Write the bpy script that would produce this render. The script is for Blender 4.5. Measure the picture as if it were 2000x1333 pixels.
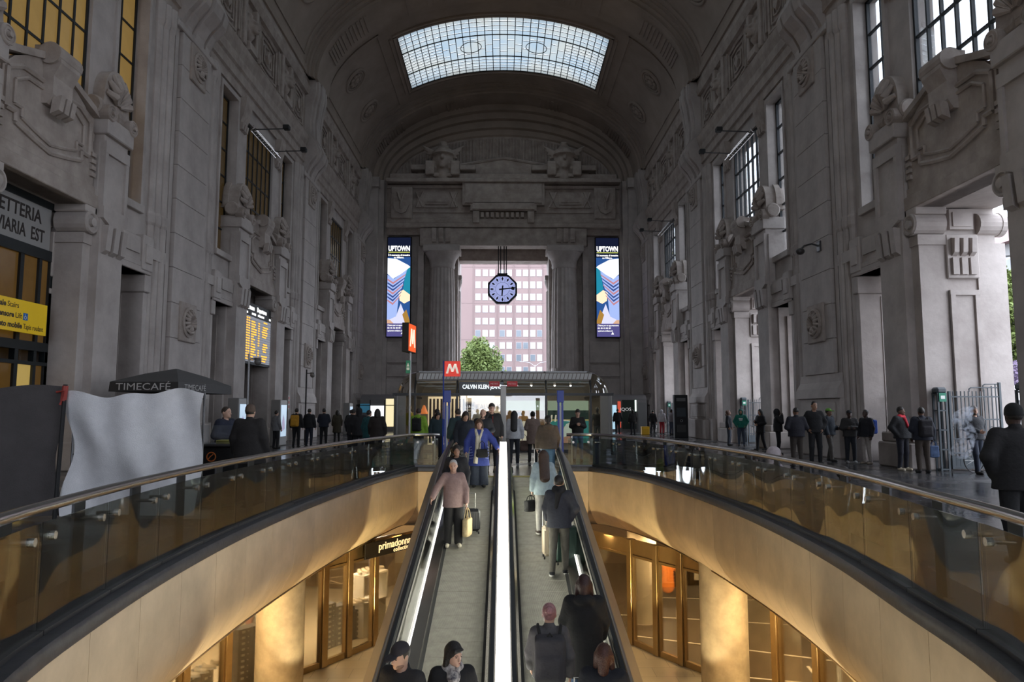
import bpy, bmesh, math, random
import numpy as np
from mathutils import Vector, Matrix
from mathutils.geometry import tessellate_polygon
for _o in list(bpy.data.objects): bpy.data.objects.remove(_o, do_unlink=True)
SC = bpy.context.scene
COL = SC.collection
R = math.radians
PI = math.pi
random.seed(7)
# ------------------------------------------------------------------ camera
CAMH = 1.72
cam = bpy.data.cameras.new('camera'); cam.sensor_width = 36.0; cam.lens = 36.0 * 1400 / 2000
cam.clip_start = 0.05; cam.clip_end = 1000
camo = bpy.data.objects.new('camera', cam); COL.objects.link(camo)
camo.location = (0, 0, CAMH)
camo.rotation_euler = (R(90 + 5.488), 0, R(-0.696))
SC.camera = camo
# ------------------------------------------------------------------ sky and exposure
SC.view_settings.view_transform = 'Standard'; SC.view_settings.look = 'None'
SC.view_settings.gamma = 1.0; SC.view_settings.use_curve_mapping = False
SC.view_settings.exposure = 0.0
wd = bpy.data.worlds.new('overcast_sky'); SC.world = wd; wd.use_nodes = True
_n = wd.node_tree.nodes; _n.clear()
_bg = _n.new('ShaderNodeBackground'); _wo = _n.new('ShaderNodeOutputWorld')
_bg.inputs[0].default_value = (0.87, 0.935, 1.07, 1); _bg.inputs[1].default_value = 6.2
wd.node_tree.links.new(_bg.outputs[0], _wo.inputs[0])
cy = SC.cycles
cy.max_bounces = 8; cy.diffuse_bounces = 4; cy.glossy_bounces = 3; cy.transmission_bounces = 4; cy.transparent_max_bounces = 16
cy.caustics_reflective = False; cy.caustics_refractive = False; cy.sample_clamp_indirect = 6.0
cy.use_denoising = True; cy.use_adaptive_sampling = True; cy.adaptive_threshold = 0.02
def portal(x, y, z, rot, sx, sy):
    l = bpy.data.lights.new('daylight_opening', 'AREA'); l.shape = 'RECTANGLE'; l.size = sx; l.size_y = sy
    l.cycles.is_portal = True
    o = bpy.data.objects.new('daylight_opening', l); COL.objects.link(o); o.location = (x, y, z); o.rotation_euler = rot
# ------------------------------------------------------------------ materials
MATS = {}
def mat(name, col=(0.5, 0.5, 0.5), rough=0.6, metal=0.0, noise=0.0, nscale=6.0, bump=0.0, bscale=20.0, emit=None, estr=0.0, col2=None, spec=None, sheen=0.0):
    if name in MATS: return MATS[name]
    m = bpy.data.materials.new(name); m.use_nodes = True; MATS[name] = m
    t = m.node_tree; b = t.nodes['Principled BSDF']; L = t.links.new
    c = (*col, 1)
    b.inputs['Base Color'].default_value = c; b.inputs['Roughness'].default_value = rough; b.inputs['Metallic'].default_value = metal
    if spec is not None: b.inputs['Specular IOR Level'].default_value = spec
    if sheen: b.inputs['Sheen Weight'].default_value = sheen
    if noise or bump: tc = t.nodes.new('ShaderNodeTexCoord')
    if noise:
        n = t.nodes.new('ShaderNodeTexNoise'); n.inputs['Scale'].default_value = nscale; n.inputs['Detail'].default_value = 6; n.inputs['Roughness'].default_value = 0.62
        L(tc.outputs['Object'], n.inputs['Vector'])
        r = t.nodes.new('ShaderNodeValToRGB'); e = r.color_ramp.elements
        c2 = col2 or tuple(v * (1 - noise) for v in col)
        e[0].position = 0.33; e[0].color = (*c2, 1); e[1].position = 0.68; e[1].color = c
        L(n.outputs['Fac'], r.inputs[0]); L(r.outputs[0], b.inputs['Base Color'])
    if bump:
        n2 = t.nodes.new('ShaderNodeTexNoise'); n2.inputs['Scale'].default_value = bscale; n2.inputs['Detail'].default_value = 4
        L(tc.outputs['Object'], n2.inputs['Vector'])
        bp = t.nodes.new('ShaderNodeBump'); bp.inputs['Strength'].default_value = bump; bp.inputs['Distance'].default_value = 0.03
        L(n2.outputs['Fac'], bp.inputs['Height']); L(bp.outputs[0], b.inputs['Normal'])
    if emit:
        b.inputs['Emission Color'].default_value = (*emit, 1); b.inputs['Emission Strength'].default_value = estr
    return m
def glassmat(name, tint=(1, 1, 1), refl=0.08, wav=0.0, rough=0.02, wscale=2.0, fres=True):
    m = bpy.data.materials.new(name); m.use_nodes = True; MATS[name] = m
    t = m.node_tree; t.nodes.clear(); L = t.links.new
    o = t.nodes.new('ShaderNodeOutputMaterial'); mx = t.nodes.new('ShaderNodeMixShader')
    tr = t.nodes.new('ShaderNodeBsdfTransparent'); tr.inputs[0].default_value = (*tint, 1)
    gl = t.nodes.new('ShaderNodeBsdfGlossy'); gl.inputs['Roughness'].default_value = rough
    L(tr.outputs[0], mx.inputs[1]); L(gl.outputs[0], mx.inputs[2]); L(mx.outputs[0], o.inputs[0])
    if fres:
        lw = t.nodes.new('ShaderNodeLayerWeight'); lw.inputs[0].default_value = 0.35
        mp = t.nodes.new('ShaderNodeMapRange'); mp.inputs['To Min'].default_value = refl; mp.inputs['To Max'].default_value = 0.75
        L(lw.outputs['Fresnel'], mp.inputs['Value']); L(mp.outputs[0], mx.inputs[0])
    else: mx.inputs[0].default_value = refl
    if wav:
        tc = t.nodes.new('ShaderNodeTexCoord'); n = t.nodes.new('ShaderNodeTexNoise'); n.inputs['Scale'].default_value = wscale; n.inputs['Detail'].default_value = 0.0
        L(tc.outputs['Object'], n.inputs['Vector'])
        bp = t.nodes.new('ShaderNodeBump'); bp.inputs['Strength'].default_value = wav; bp.inputs['Distance'].default_value = 0.1
        L(n.outputs['Fac'], bp.inputs['Height']); L(bp.outputs[0], gl.inputs['Normal'])
    return m
def emat(name, col, s):
    if name in MATS: return MATS[name]
    m = bpy.data.materials.new(name); m.use_nodes = True; MATS[name] = m
    t = m.node_tree; t.nodes.clear()
    o = t.nodes.new('ShaderNodeOutputMaterial'); e = t.nodes.new('ShaderNodeEmission'); e.inputs[0].default_value = (*col, 1); e.inputs[1].default_value = s
    t.links.new(e.outputs[0], o.inputs[0]); return m
def transmat(name, col, clear=0.0):
    m = bpy.data.materials.new(name); m.use_nodes = True; MATS[name] = m
    t = m.node_tree; t.nodes.clear(); L = t.links.new
    o = t.nodes.new('ShaderNodeOutputMaterial'); mx = t.nodes.new('ShaderNodeMixShader'); mx.inputs[0].default_value = clear
    a = t.nodes.new('ShaderNodeBsdfTranslucent'); b = t.nodes.new('ShaderNodeBsdfTransparent')
    tc = t.nodes.new('ShaderNodeTexCoord'); n = t.nodes.new('ShaderNodeTexNoise'); n.inputs['Scale'].default_value = 0.35; n.inputs['Detail'].default_value = 2
    L(tc.outputs['Object'], n.inputs['Vector'])
    r = t.nodes.new('ShaderNodeValToRGB'); e = r.color_ramp.elements
    e[0].position = 0.35; e[0].color = (col[0] * 0.82, col[1] * 0.92, col[2] * 1.0, 1); e[1].position = 0.65; e[1].color = (col[0] * 1.1, col[1] * 1.02, col[2] * 0.9, 1)
    L(n.outputs['Fac'], r.inputs[0]); L(r.outputs[0], a.inputs[0])
    b.inputs[0].default_value = (*col, 1)
    L(a.outputs[0], mx.inputs[1]); L(b.outputs[0], mx.inputs[2]); L(mx.outputs[0], o.inputs[0]); return m
STONE = mat('carved_stone', (0.50, 0.45, 0.42), 0.75, noise=0.34, nscale=0.9, bump=0.35, bscale=5.0, col2=(0.36, 0.315, 0.29))
STONE2 = mat('weathered_stone', (0.45, 0.39, 0.35), 0.8, noise=0.42, nscale=1.4, bump=0.4, bscale=6.0, col2=(0.29, 0.24, 0.21))
VAULT = mat('vault_plaster', (0.35, 0.285, 0.24), 0.85, noise=0.25, nscale=0.5, bump=0.15, bscale=3.0)
GRANITE = mat('dark_granite', (0.06, 0.06, 0.068), 0.35, noise=0.4, nscale=8, bump=0.05)
PLASTER = mat('travertine_cladding', (0.62, 0.50, 0.36), 0.6, noise=0.24, nscale=1.6, bump=0.05, bscale=12)
STEEL = mat('brushed_steel', (0.55, 0.53, 0.5), 0.26, metal=1.0, noise=0.12, nscale=3)
DSTEEL = mat('dark_steel', (0.12, 0.12, 0.125), 0.4, metal=0.8)
BLACKM = mat('black_painted_metal', (0.012, 0.012, 0.014), 0.45)
IRON = mat('grey_green_painted_iron', (0.06, 0.075, 0.085), 0.5)
BRONZE = mat('bronze_frame', (0.36, 0.25, 0.12), 0.35, metal=0.85, noise=0.15, nscale=4)
RUBBER = mat('black_rubber', (0.01, 0.01, 0.011), 0.4)
WHITE = mat('white_paint', (0.75, 0.74, 0.72), 0.5)
CREAM = mat('cream_wall', (0.72, 0.63, 0.48), 0.7)
BLACK = mat('matte_black', (0.012, 0.012, 0.013), 0.7)
PANE = glassmat('window_glass', (0.93, 0.95, 0.96), 0.04)
WAVY = glassmat('balustrade_glass', (0.84, 0.88, 0.84), 0.17, wav=0.3, wscale=0.9)
SHOPG = glassmat('shop_glass', (0.95, 0.94, 0.9), 0.05)
SKYG = transmat('skylight_glass', (0.115, 0.126, 0.126))
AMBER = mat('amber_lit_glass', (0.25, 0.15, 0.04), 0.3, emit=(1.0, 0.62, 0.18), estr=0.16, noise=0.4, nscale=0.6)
GLOW = emat('white_light_panel', (1.0, 0.95, 0.86), 12.0)
# ------------------------------------------------------------------ mesh helpers
class MB:
    def __init__(s): s.v = []; s.f = []; s.mi = []; s.cur = 0
    def add(s, vs, fs):
        o = len(s.v); s.v.extend([tuple(p) for p in vs]); s.f.extend([tuple(i + o for i in f) for f in fs]); s.mi.extend([s.cur] * len(fs)); return s
    def box(s, x0, x1, y0, y1, z0, z1):
        if x0 > x1: x0, x1 = x1, x0
        if y0 > y1: y0, y1 = y1, y0
        if z0 > z1: z0, z1 = z1, z0
        return s.add([(x0, y0, z0), (x1, y0, z0), (x1, y1, z0), (x0, y1, z0), (x0, y0, z1), (x1, y0, z1), (x1, y1, z1), (x0, y1, z1)],
                     [(3, 2, 1, 0), (4, 5, 6, 7), (0, 1, 5, 4), (1, 2, 6, 5), (2, 3, 7, 6), (3, 0, 4, 7)])
    def cbox(s, x0, x1, y0, y1, z0, z1, c):          # chamfered box
        if x0 > x1: x0, x1 = x1, x0
        if y0 > y1: y0, y1 = y1, y0
        if z0 > z1: z0, z1 = z1, z0
        cx, cy_, cz = (x0 + x1) / 2, (y0 + y1) / 2, (z0 + z1) / 2
        hx, hy, hz = (x1 - x0) / 2, (y1 - y0) / 2, (z1 - z0) / 2
        vs = []; idx = {}
        for sx in (-1, 1):
            for sy in (-1, 1):
                for sz in (-1, 1):
                    for a in range(3):
                        d = [hx - c, hy - c, hz - c]; d[a] += c
                        idx[(sx, sy, sz, a)] = len(vs); vs.append((cx + sx * d[0], cy_ + sy * d[1], cz + sz * d[2]))
        fs = []
        for a in range(3):
            b, c_ = (a + 1) % 3, (a + 2) % 3
            for sg in (-1, 1):
                q = []
                for (p, r_) in ((-1, -1), (1, -1), (1, 1), (-1, 1)):
                    k = [0, 0, 0]; k[a] = sg; k[b] = p; k[c_] = r_; q.append(idx[(*k, a)])
                fs.append(tuple(q if sg > 0 else q[::-1]))
            for p in (-1, 1):
                for r_ in (-1, 1):
                    k0 = [0, 0, 0]; k0[a] = -1; k0[b] = p; k0[c_] = r_
                    k1 = list(k0); k1[a] = 1
                    q = [idx[(*k0, b)], idx[(*k1, b)], idx[(*k1, c_)], idx[(*k0, c_)]]
                    fs.append(tuple(q if p * r_ < 0 else q[::-1]))
        for sx in (-1, 1):
            for sy in (-1, 1):
                for sz in (-1, 1):
                    q = [idx[(sx, sy, sz, a)] for a in range(3)]
                    fs.append(tuple(q if sx * sy * sz > 0 else q[::-1]))
        return s.add(vs, fs)
    def prism(s, poly, a0, a1, axis='x'):            # poly: 2-D points in the other two axes (cyclic order), extruded along axis
        n = len(poly)
        def P(a, p):
            return (a, p[0], p[1]) if axis == 'x' else ((p[0], a, p[1]) if axis == 'y' else (p[0], p[1], a))
        vs = [P(a0, p) for p in poly] + [P(a1, p) for p in poly]
        fs = [(i, (i + 1) % n, n + (i + 1) % n, n + i) for i in range(n)] + [tuple(range(n))[::-1], tuple(range(n, 2 * n))]
        return s.add(vs, fs)
    def rings(s, rings, closed=True, cap=True):      # loft a list of equal-length rings
        n = len(rings[0]); o = len(s.v); vs = [p for r in rings for p in r]; fs = []
        m = n if closed else n - 1
        for i in range(len(rings) - 1):
            for j in range(m):
                a, b = i * n + j, i * n + (j + 1) % n
                fs.append((a, b, b + n, a + n))
        if cap and closed:
            fs.append(tuple(range(n))[::-1]); fs.append(tuple(range((len(rings) - 1) * n, len(rings) * n)))
        return s.add(vs, fs)
    def lathe(s, prof, n=24, c=(0, 0, 0), axis='z', a0=0, a1=2 * PI, cap=True):   # prof: (radius, height)
        rs = []; full = abs(a1 - a0 - 2 * PI) < 1e-6
        k = n if full else n + 1
        for (r, h) in prof:
            ring = []
            for i in range(k):
                a = a0 + (a1 - a0) * i / n; u, v = r * math.cos(a), r * math.sin(a)
                p = (u, v, h) if axis == 'z' else ((h, u, v) if axis == 'x' else (u, h, v))
                ring.append((c[0] + p[0], c[1] + p[1], c[2] + p[2]))
            rs.append(ring)
        return s.rings(rs, closed=full, cap=full and cap)
    def cyl(s, c, r, h, n=16, axis='z', r2=None): return s.lathe([(r, 0), (r if r2 is None else r2, h)], n, c, axis)
    def tube(s, pts, r, n=10, cap=True):
        pts = [Vector(p) for p in pts]; rs = []; up = Vector((0, 0, 1))
        for i, p in enumerate(pts):
            t = (pts[min(i + 1, len(pts) - 1)] - pts[max(i - 1, 0)]).normalized()
            a = t.cross(up)
            if a.length < 1e-3: a = t.cross(Vector((0, 1, 0)))
            a.normalize(); b = a.cross(t)
            rr = r[i] if isinstance(r, (list, tuple)) else r
            rs.append([p + rr * (math.cos(2 * PI * k / n) * a + math.sin(2 * PI * k / n) * b) for k in range(n)])
        return s.rings(rs, cap=cap)
    def sweep(s, pts, prof, closed_prof=True):       # plan path pts (x,y,z), profile (outward offset, dz); outward = left normal of the path
        pts = [Vector(p) for p in pts]; rs = []
        for i, p in enumerate(pts):
            t = pts[min(i + 1, len(pts) - 1)] - pts[max(i - 1, 0)]; t.z = 0; t.normalize()
            nrm = Vector((-t.y, t.x, 0))
            rs.append([p + nrm * a + Vector((0, 0, b)) for a, b in prof])
        return s.rings(rs, closed=closed_prof, cap=closed_prof)
    def torus(s, c, R_, r, n=20, m=8, axis='x', a0=0, a1=2 * PI):
        prof = [(R_ + r * math.cos(2 * PI * j / m), r * math.sin(2 * PI * j / m)) for j in range(m)] + [(R_ + r, 0)]
        return s.lathe(prof, n, c, axis, a0, a1, cap=False)
    def ell(s, c, r, n=12, m=8):
        rs = []
        for j in range(m + 1):
            th_ = -PI / 2 + PI * j / m; q = max(math.cos(th_), 1e-3)
            rs.append([(c[0] + r[0] * q * math.cos(2 * PI * i / n), c[1] + r[1] * q * math.sin(2 * PI * i / n), c[2] + r[2] * math.sin(th_)) for i in range(n)])
        return s.rings(rs)
    def mesh(s, name):
        me = bpy.data.meshes.new(name); me.from_pydata([tuple(p) for p in s.v], [], s.f)
        if any(s.mi): me.polygons.foreach_set('material_index', s.mi)
        return me
def fixn(me):
    bm = bmesh.new(); bm.from_mesh(me); bmesh.ops.recalc_face_normals(bm, faces=bm.faces); bm.to_mesh(me); bm.free()
def obj(name, mb, m, parent=None, loc=None, smooth=False, rot=None, fix=True, ang=None):
    me = mb if isinstance(mb, bpy.types.Mesh) else mb.mesh(name)
    if not isinstance(mb, bpy.types.Mesh) and fix: fixn(me)
    if not me.materials:
        for q in (m if isinstance(m, (list, tuple)) else [m]): me.materials.append(q)
    if smooth:
        me.polygons.foreach_set('use_smooth', [True] * len(me.polygons))
        if ang:
            try: me.set_sharp_from_angle(angle=R(ang))
            except Exception: pass
    o = bpy.data.objects.new(name, me); COL.objects.link(o)
    if parent is not None: o.parent = parent
    if loc is not None: o.location = loc
    if rot is not None: o.rotation_euler = rot
    return o
def tag(o, label=None, cat=None, group=None, kind=None):
    if label: o['label'] = label
    if cat: o['category'] = cat
    if group: o['group'] = group
    if kind: o['kind'] = kind
    return o
def empty(name, loc=(0, 0, 0), rz=0, label=None, cat=None, group=None, kind=None):
    o = bpy.data.objects.new(name, None); COL.objects.link(o); o.location = loc; o.rotation_euler = (0, 0, rz); o.empty_display_size = 0.1
    return tag(o, label, cat, group, kind)
def cp(o, parent, loc=None, rot=None, scale=None):
    c = o.copy(); COL.objects.link(c); c.parent = parent
    if loc is not None: c.location = loc
    if rot is not None: c.rotation_euler = rot
    if scale is not None: c.scale = scale
    return c
def cptree(o, parent=None):
    c = o.copy(); COL.objects.link(c); c.parent = parent
    for ch in list(o.children): cptree(ch, c)
    return c
def textmesh(s, size, ext=0.004, bold=0.0, align='LEFT', name='lettering', shear=0.0, spacing=1.0):
    cu = bpy.data.curves.new(name, 'FONT'); cu.body = s; cu.size = size; cu.extrude = ext; cu.offset = bold; cu.align_x = align; cu.align_y = 'CENTER'
    cu.resolution_u = 3; cu.shear = shear; cu.space_character = spacing
    o = bpy.data.objects.new('tmp', cu); COL.objects.link(o)
    bpy.context.view_layer.update()
    me = bpy.data.meshes.new_from_object(o.evaluated_get(bpy.context.evaluated_depsgraph_get()))
    bpy.data.objects.remove(o, do_unlink=True); bpy.data.curves.remove(cu)
    me.name = name; me.materials.clear(); return me
def text(s, size, m, parent, loc, rz=0.0, ext=0.004, bold=0.0, align='CENTER', name='lettering', fitw=None, rx=90, shear=0.0, spacing=1.0):
    me = textmesh(s, size, ext, bold, align, name, shear, spacing); me.materials.append(m)
    o = bpy.data.objects.new(name, me); COL.objects.link(o); o.parent = parent; o.location = loc; o.rotation_euler = (R(rx), 0, rz)
    if fitw and len(me.vertices):
        xs = [v.co.x for v in me.vertices]; k = fitw / max(1e-6, max(xs) - min(xs)); o.scale = (k, 1, 1)
    return o
# ------------------------------------------------------------------ smooth blended solids (surface nets)
def polyg(prims, h, pad=0.04, lim=400):
    """prims: dicts  t='c' capsule(a,b,ra,rb) | 'e' ellipsoid(c,r) | 'b' rounded box(c,hs,rr);  s=(sx,sy,sz) squash; k blend; op '+', '-' ; rot z"""
    lo = np.array([9e9] * 3); hi = -lo
    for p in prims:
        if p.get('op', '+') == '-': continue
        b0, b1 = pbounds(p); lo = np.minimum(lo, b0); hi = np.maximum(hi, b1)
    lo = lo - pad; hi = hi + pad
    n = np.maximum(4, np.ceil((hi - lo) / h).astype(int) + 1)
    ax = [np.arange(n[i], dtype=np.float32) * np.float32(h) + np.float32(lo[i]) for i in range(3)]
    D = np.full(tuple(n), 1.0, np.float32)
    for p in prims:
        k = p.get('k', 0.03); b0, b1 = pbounds(p); mg = k + 2 * h + 0.01
        i0 = np.clip(np.floor((b0 - mg - lo) / h).astype(int), 0, n); i1 = np.clip(np.ceil((b1 + mg - lo) / h).astype(int) + 1, 0, n)
        if np.any(i1 <= i0): continue
        X = ax[0][i0[0]:i1[0]][:, None, None]; Y = ax[1][i0[1]:i1[1]][None, :, None]; Z = ax[2][i0[2]:i1[2]][None, None, :]
        d = pdist(p, X, Y, Z)
        sl = (slice(i0[0], i1[0]), slice(i0[1], i1[1]), slice(i0[2], i1[2])); A = D[sl]
        if p.get('op', '+') == '-':
            D[sl] = np.maximum(A, -d)
        elif k > 0:
            q = np.clip(0.5 + 0.5 * (A - d) / k, 0, 1); D[sl] = A * (1 - q) + d * q - k * q * (1 - q)
        else: D[sl] = np.minimum(A, d)
    for i in range(3):
        s0 = [slice(None)] * 3; s0[i] = 0; D[tuple(s0)] = np.maximum(D[tuple(s0)], 0.01)
        s0[i] = -1; D[tuple(s0)] = np.maximum(D[tuple(s0)], 0.01)
    return snets(D, ax, h)
def pbounds(p):
    if p['t'] == 'c':
        a, b = np.array(p['a'], float), np.array(p['b'], float); r = max(p['ra'], p['rb'])
        s = np.array(p.get('s', (1, 1, 1)), float)
        return np.minimum(a, b) - r * np.maximum(s, 0.2), np.maximum(a, b) + r * np.maximum(s, 0.2)
    if p['t'] == 'e':
        c, r = np.array(p['c'], float), np.array(p['r'], float)
        if p.get('rz') or p.get('rx'): r = np.array([max(r)] * 3)
        return c - r, c + r
    c, r = np.array(p['c'], float), np.array(p['hs'], float) + p.get('rr', 0)
    if p.get('rz') or p.get('rx'): r = np.array([np.linalg.norm(r)] * 3)
    return c - r, c + r
def pdist(p, X, Y, Z):
    if p['t'] == 'c':
        s = p.get('s', (1, 1, 1)); a = np.array(p['a'], np.float32); b = np.array(p['b'], np.float32)
        x, y, z = (X - a[0]) / s[0], (Y - a[1]) / s[1], (Z - a[2]) / s[2]
        v = (b - a) / np.array(s, np.float32); L2 = float(v @ v) + 1e-9
        t = np.clip((x * v[0] + y * v[1] + z * v[2]) / L2, 0, 1)
        r = p['ra'] + (p['rb'] - p['ra']) * t
        return (np.sqrt((x - t * v[0]) ** 2 + (y - t * v[1]) ** 2 + (z - t * v[2]) ** 2) - r) * min(s)
    c = p['c']; x, y, z = X - c[0], Y - c[1], Z - c[2]
    if p.get('rz'):
        ca, sa = math.cos(p['rz']), math.sin(p['rz']); x, y = x * ca + y * sa, -x * sa + y * ca
    if p.get('rx'):
        ca, sa = math.cos(p['rx']), math.sin(p['rx']); y, z = y * ca + z * sa, -y * sa + z * ca
    if p['t'] == 'e':
        r = p['r']; k0 = np.sqrt((x / r[0]) ** 2 + (y / r[1]) ** 2 + (z / r[2]) ** 2)
        k1 = np.sqrt((x / r[0] ** 2) ** 2 + (y / r[1] ** 2) ** 2 + (z / r[2] ** 2) ** 2) + 1e-6
        return k0 * (k0 - 1) / k1
    hs = p['hs']; rr = p.get('rr', 0.0)
    qx, qy, qz = np.abs(x) - hs[0], np.abs(y) - hs[1], np.abs(z) - hs[2]
    o = np.sqrt(np.maximum(qx, 0) ** 2 + np.maximum(qy, 0) ** 2 + np.maximum(qz, 0) ** 2)
    return o + np.minimum(np.maximum(np.maximum(qx, qy), qz), 0) - rr
def snets(D, ax, h):
    S = D < 0; n = D.shape
    C = np.zeros((n[0] - 1, n[1] - 1, n[2] - 1), np.int8)
    for i in (0, 1):
        for j in (0, 1):
            for k in (0, 1): C += S[i:n[0] - 1 + i, j:n[1] - 1 + j, k:n[2] - 1 + k]
    cells = np.argwhere((C > 0) & (C < 8))
    if len(cells) == 0: return np.zeros((0, 3)), []
    idx = np.full(C.shape, -1, np.int64); idx[tuple(cells.T)] = np.arange(len(cells))
    acc = np.zeros((len(cells), 3), np.float32); cnt = np.zeros(len(cells), np.float32)
    offs = [(i, j, k) for i in (0, 1) for j in (0, 1) for k in (0, 1)]
    for a in offs:
        for q in range(3):
            if a[q] == 1: continue
            b = list(a); b[q] = 1
            da = D[cells[:, 0] + a[0], cells[:, 1] + a[1], cells[:, 2] + a[2]]; db = D[cells[:, 0] + b[0], cells[:, 1] + b[1], cells[:, 2] + b[2]]
            m = (da < 0) != (db < 0); t = np.where(m, da / np.where(m, da - db, 1), 0)
            pt = np.array(a, np.float32)[None, :].repeat(len(cells), 0); pt[:, q] += t
            acc[m] += pt[m]; cnt[m] += 1
    V = (cells + acc / cnt[:, None]) * h + np.array([ax[0][0], ax[1][0], ax[2][0]])
    F = []
    for q in range(3):
        u, w = (q + 1) % 3, (q + 2) % 3
        sa = [slice(None)] * 3; sb = [slice(None)] * 3; sa[q] = slice(0, -1); sb[q] = slice(1, None)
        A, B = S[tuple(sa)], S[tuple(sb)]
        e = np.argwhere(A != B)
        e = e[(e[:, u] > 0) & (e[:, w] > 0) & (e[:, u] < n[u] - 1) & (e[:, w] < n[w] - 1)]
        if len(e) == 0: continue
        fl = A[tuple(e.T)]
        def ci(du, dw):
            g = e.copy(); g[:, u] += du; g[:, w] += dw; return idx[tuple(g.T)]
        qd = np.stack([ci(-1, -1), ci(0, -1), ci(0, 0), ci(-1, 0)], 1)
        qd[~fl] = qd[~fl][:, ::-1]
        F.append(qd[(qd >= 0).all(1)])
    return V, np.concatenate(F) if F else np.zeros((0, 4), int)
def sdfmesh(name, prims, h, mats, pad=0.04):
    V, F = polyg(prims, h, pad)
    me = bpy.data.meshes.new(name)
    if len(V):
        me.vertices.add(len(V)); me.vertices.foreach_set('co', V.astype(np.float32).ravel())
        me.loops.add(len(F) * 4); me.loops.foreach_set('vertex_index', F.astype(np.int32).ravel())
        me.polygons.add(len(F)); me.polygons.foreach_set('loop_start', np.arange(0, len(F) * 4, 4, dtype=np.int32))
        me.polygons.foreach_set('use_smooth', np.ones(len(F), bool)); me.update(calc_edges=True)
    for m in (mats if isinstance(mats, (list, tuple)) else [mats]): me.materials.append(m)
    return me
def CAP(a, b, ra, rb=None, **k): return dict(t='c', a=a, b=b, ra=ra, rb=ra if rb is None else rb, **k)
def ELL(c, r, **k): return dict(t='e', c=c, r=r, **k)
def BOX(c, hs, rr=0.02, **k): return dict(t='b', c=c, hs=hs, rr=rr, **k)
# ================================================================== THE HALL
PITCH = 16.8; BAYS = [18.7, 35.5, 52.3]; BACK = [1.9, -14.9]; YEND = 60.7; YBACK = -23.3
def struct(o): o['kind'] = 'structure'; return o
def cat_rom(P, n=6):
    out = []
    for i in range(len(P) - 1):
        p0, p1, p2, p3 = P[max(i - 1, 0)], P[i], P[i + 1], P[min(i + 2, len(P) - 1)]
        for k in range(n):
            t = k / n
            out.append(tuple(0.5 * (2 * b + (c - a) * t + (2 * a - 5 * b + 4 * c - d) * t * t + (3 * b - a - 3 * c + d) * t ** 3) for a, b, c, d in zip(p0, p1, p2, p3)))
    out.append(tuple(P[-1])); return out
# rail line of the stairwell (x, y), near end to far corner
RAIL_R = cat_rom([(0.35, 0.55), (1.3, 0.85), (2.2, 1.75), (2.95, 3.1), (3.58, 4.95), (3.85, 6.6), (4.12, 8.4), (4.27, 10.2), (4.33, 12.2), (4.27, 14.4), (4.12, 16.6), (3.88, 18.6), (3.45, 20.4), (3.1, 21.3), (2.75, 22.0)], 5)
RAIL_L = cat_rom([(-0.35, 0.55), (-1.2, 0.85), (-2.05, 1.75), (-2.8, 3.1), (-3.4, 4.8), (-3.66, 6.2), (-3.86, 8.0), (-3.95, 10.0), (-3.93, 12.0), (-3.82, 14.2), (-3.62, 16.6), (-3.4, 18.4), (-3.1, 20.2), (-2.92, 21.2), (-2.75, 22.0)], 5)
def offs(path, d):
    out = []
    for i, p in enumerate(path):
        a, b = path[max(i - 1, 0)], path[min(i + 1, len(path) - 1)]
        tx, ty = b[0] - a[0], b[1] - a[1]; l = math.hypot(tx, ty); out.append((p[0] - ty / l * d, p[1] + tx / l * d))
    return out
EDGE_R = offs(RAIL_R, 0.2); EDGE_L = offs(RAIL_L, -0.2)
EY = 21.8; LX = 1.78; COMB = 18.7
EDGE_R[-1] = (2.55, EY); EDGE_L[-1] = (-2.55, EY)
HOLE = EDGE_R + [(LX, EY), (LX, COMB), (-LX, COMB), (-LX, EY)] + EDGE_L[::-1]
FLOORM = bpy.data.materials.new('wet_stone_floor'); FLOORM.use_nodes = True
def _floor():
    t = FLOORM.node_tree; b = t.nodes['Principled BSDF']; L = t.links.new
    tc = t.nodes.new('ShaderNodeTexCoord')
    n = t.nodes.new('ShaderNodeTexNoise'); n.inputs['Scale'].default_value = 0.55; n.inputs['Detail'].default_value = 5; L(tc.outputs['Object'], n.inputs['Vector'])
    r = t.nodes.new('ShaderNodeMapRange'); r.inputs['From Min'].default_value = 0.35; r.inputs['From Max'].default_value = 0.7; r.inputs['To Min'].default_value = 0.06; r.inputs['To Max'].default_value = 0.42
    L(n.outputs['Fac'], r.inputs['Value']); L(r.outputs[0], b.inputs['Roughness'])
    br = t.nodes.new('ShaderNodeTexBrick'); br.inputs['Scale'].default_value = 1.0; br.inputs['Brick Width'].default_value = 1.2; br.inputs['Row Height'].default_value = 0.6; br.inputs['Mortar Size'].default_value = 0.008
    br.inputs['Color1'].default_value = (0.075, 0.073, 0.075, 1); br.inputs['Color2'].default_value = (0.055, 0.054, 0.057, 1); br.inputs['Mortar'].default_value = (0.025, 0.025, 0.026, 1)
    L(tc.outputs['Object'], br.inputs['Vector']); L(br.outputs['Color'], b.inputs['Base Color'])
    n2 = t.nodes.new('ShaderNodeTexNoise'); n2.inputs['Scale'].default_value = 4.0; n2.inputs['Detail'].default_value = 3; L(tc.outputs['Object'], n2.inputs['Vector'])
    bp = t.nodes.new('ShaderNodeBump'); bp.inputs['Strength'].default_value = 0.12; bp.inputs['Distance'].default_value = 0.05; L(n2.outputs['Fac'], bp.inputs['Height']); L(bp.outputs[0], b.inputs['Normal'])
_floor()
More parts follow.
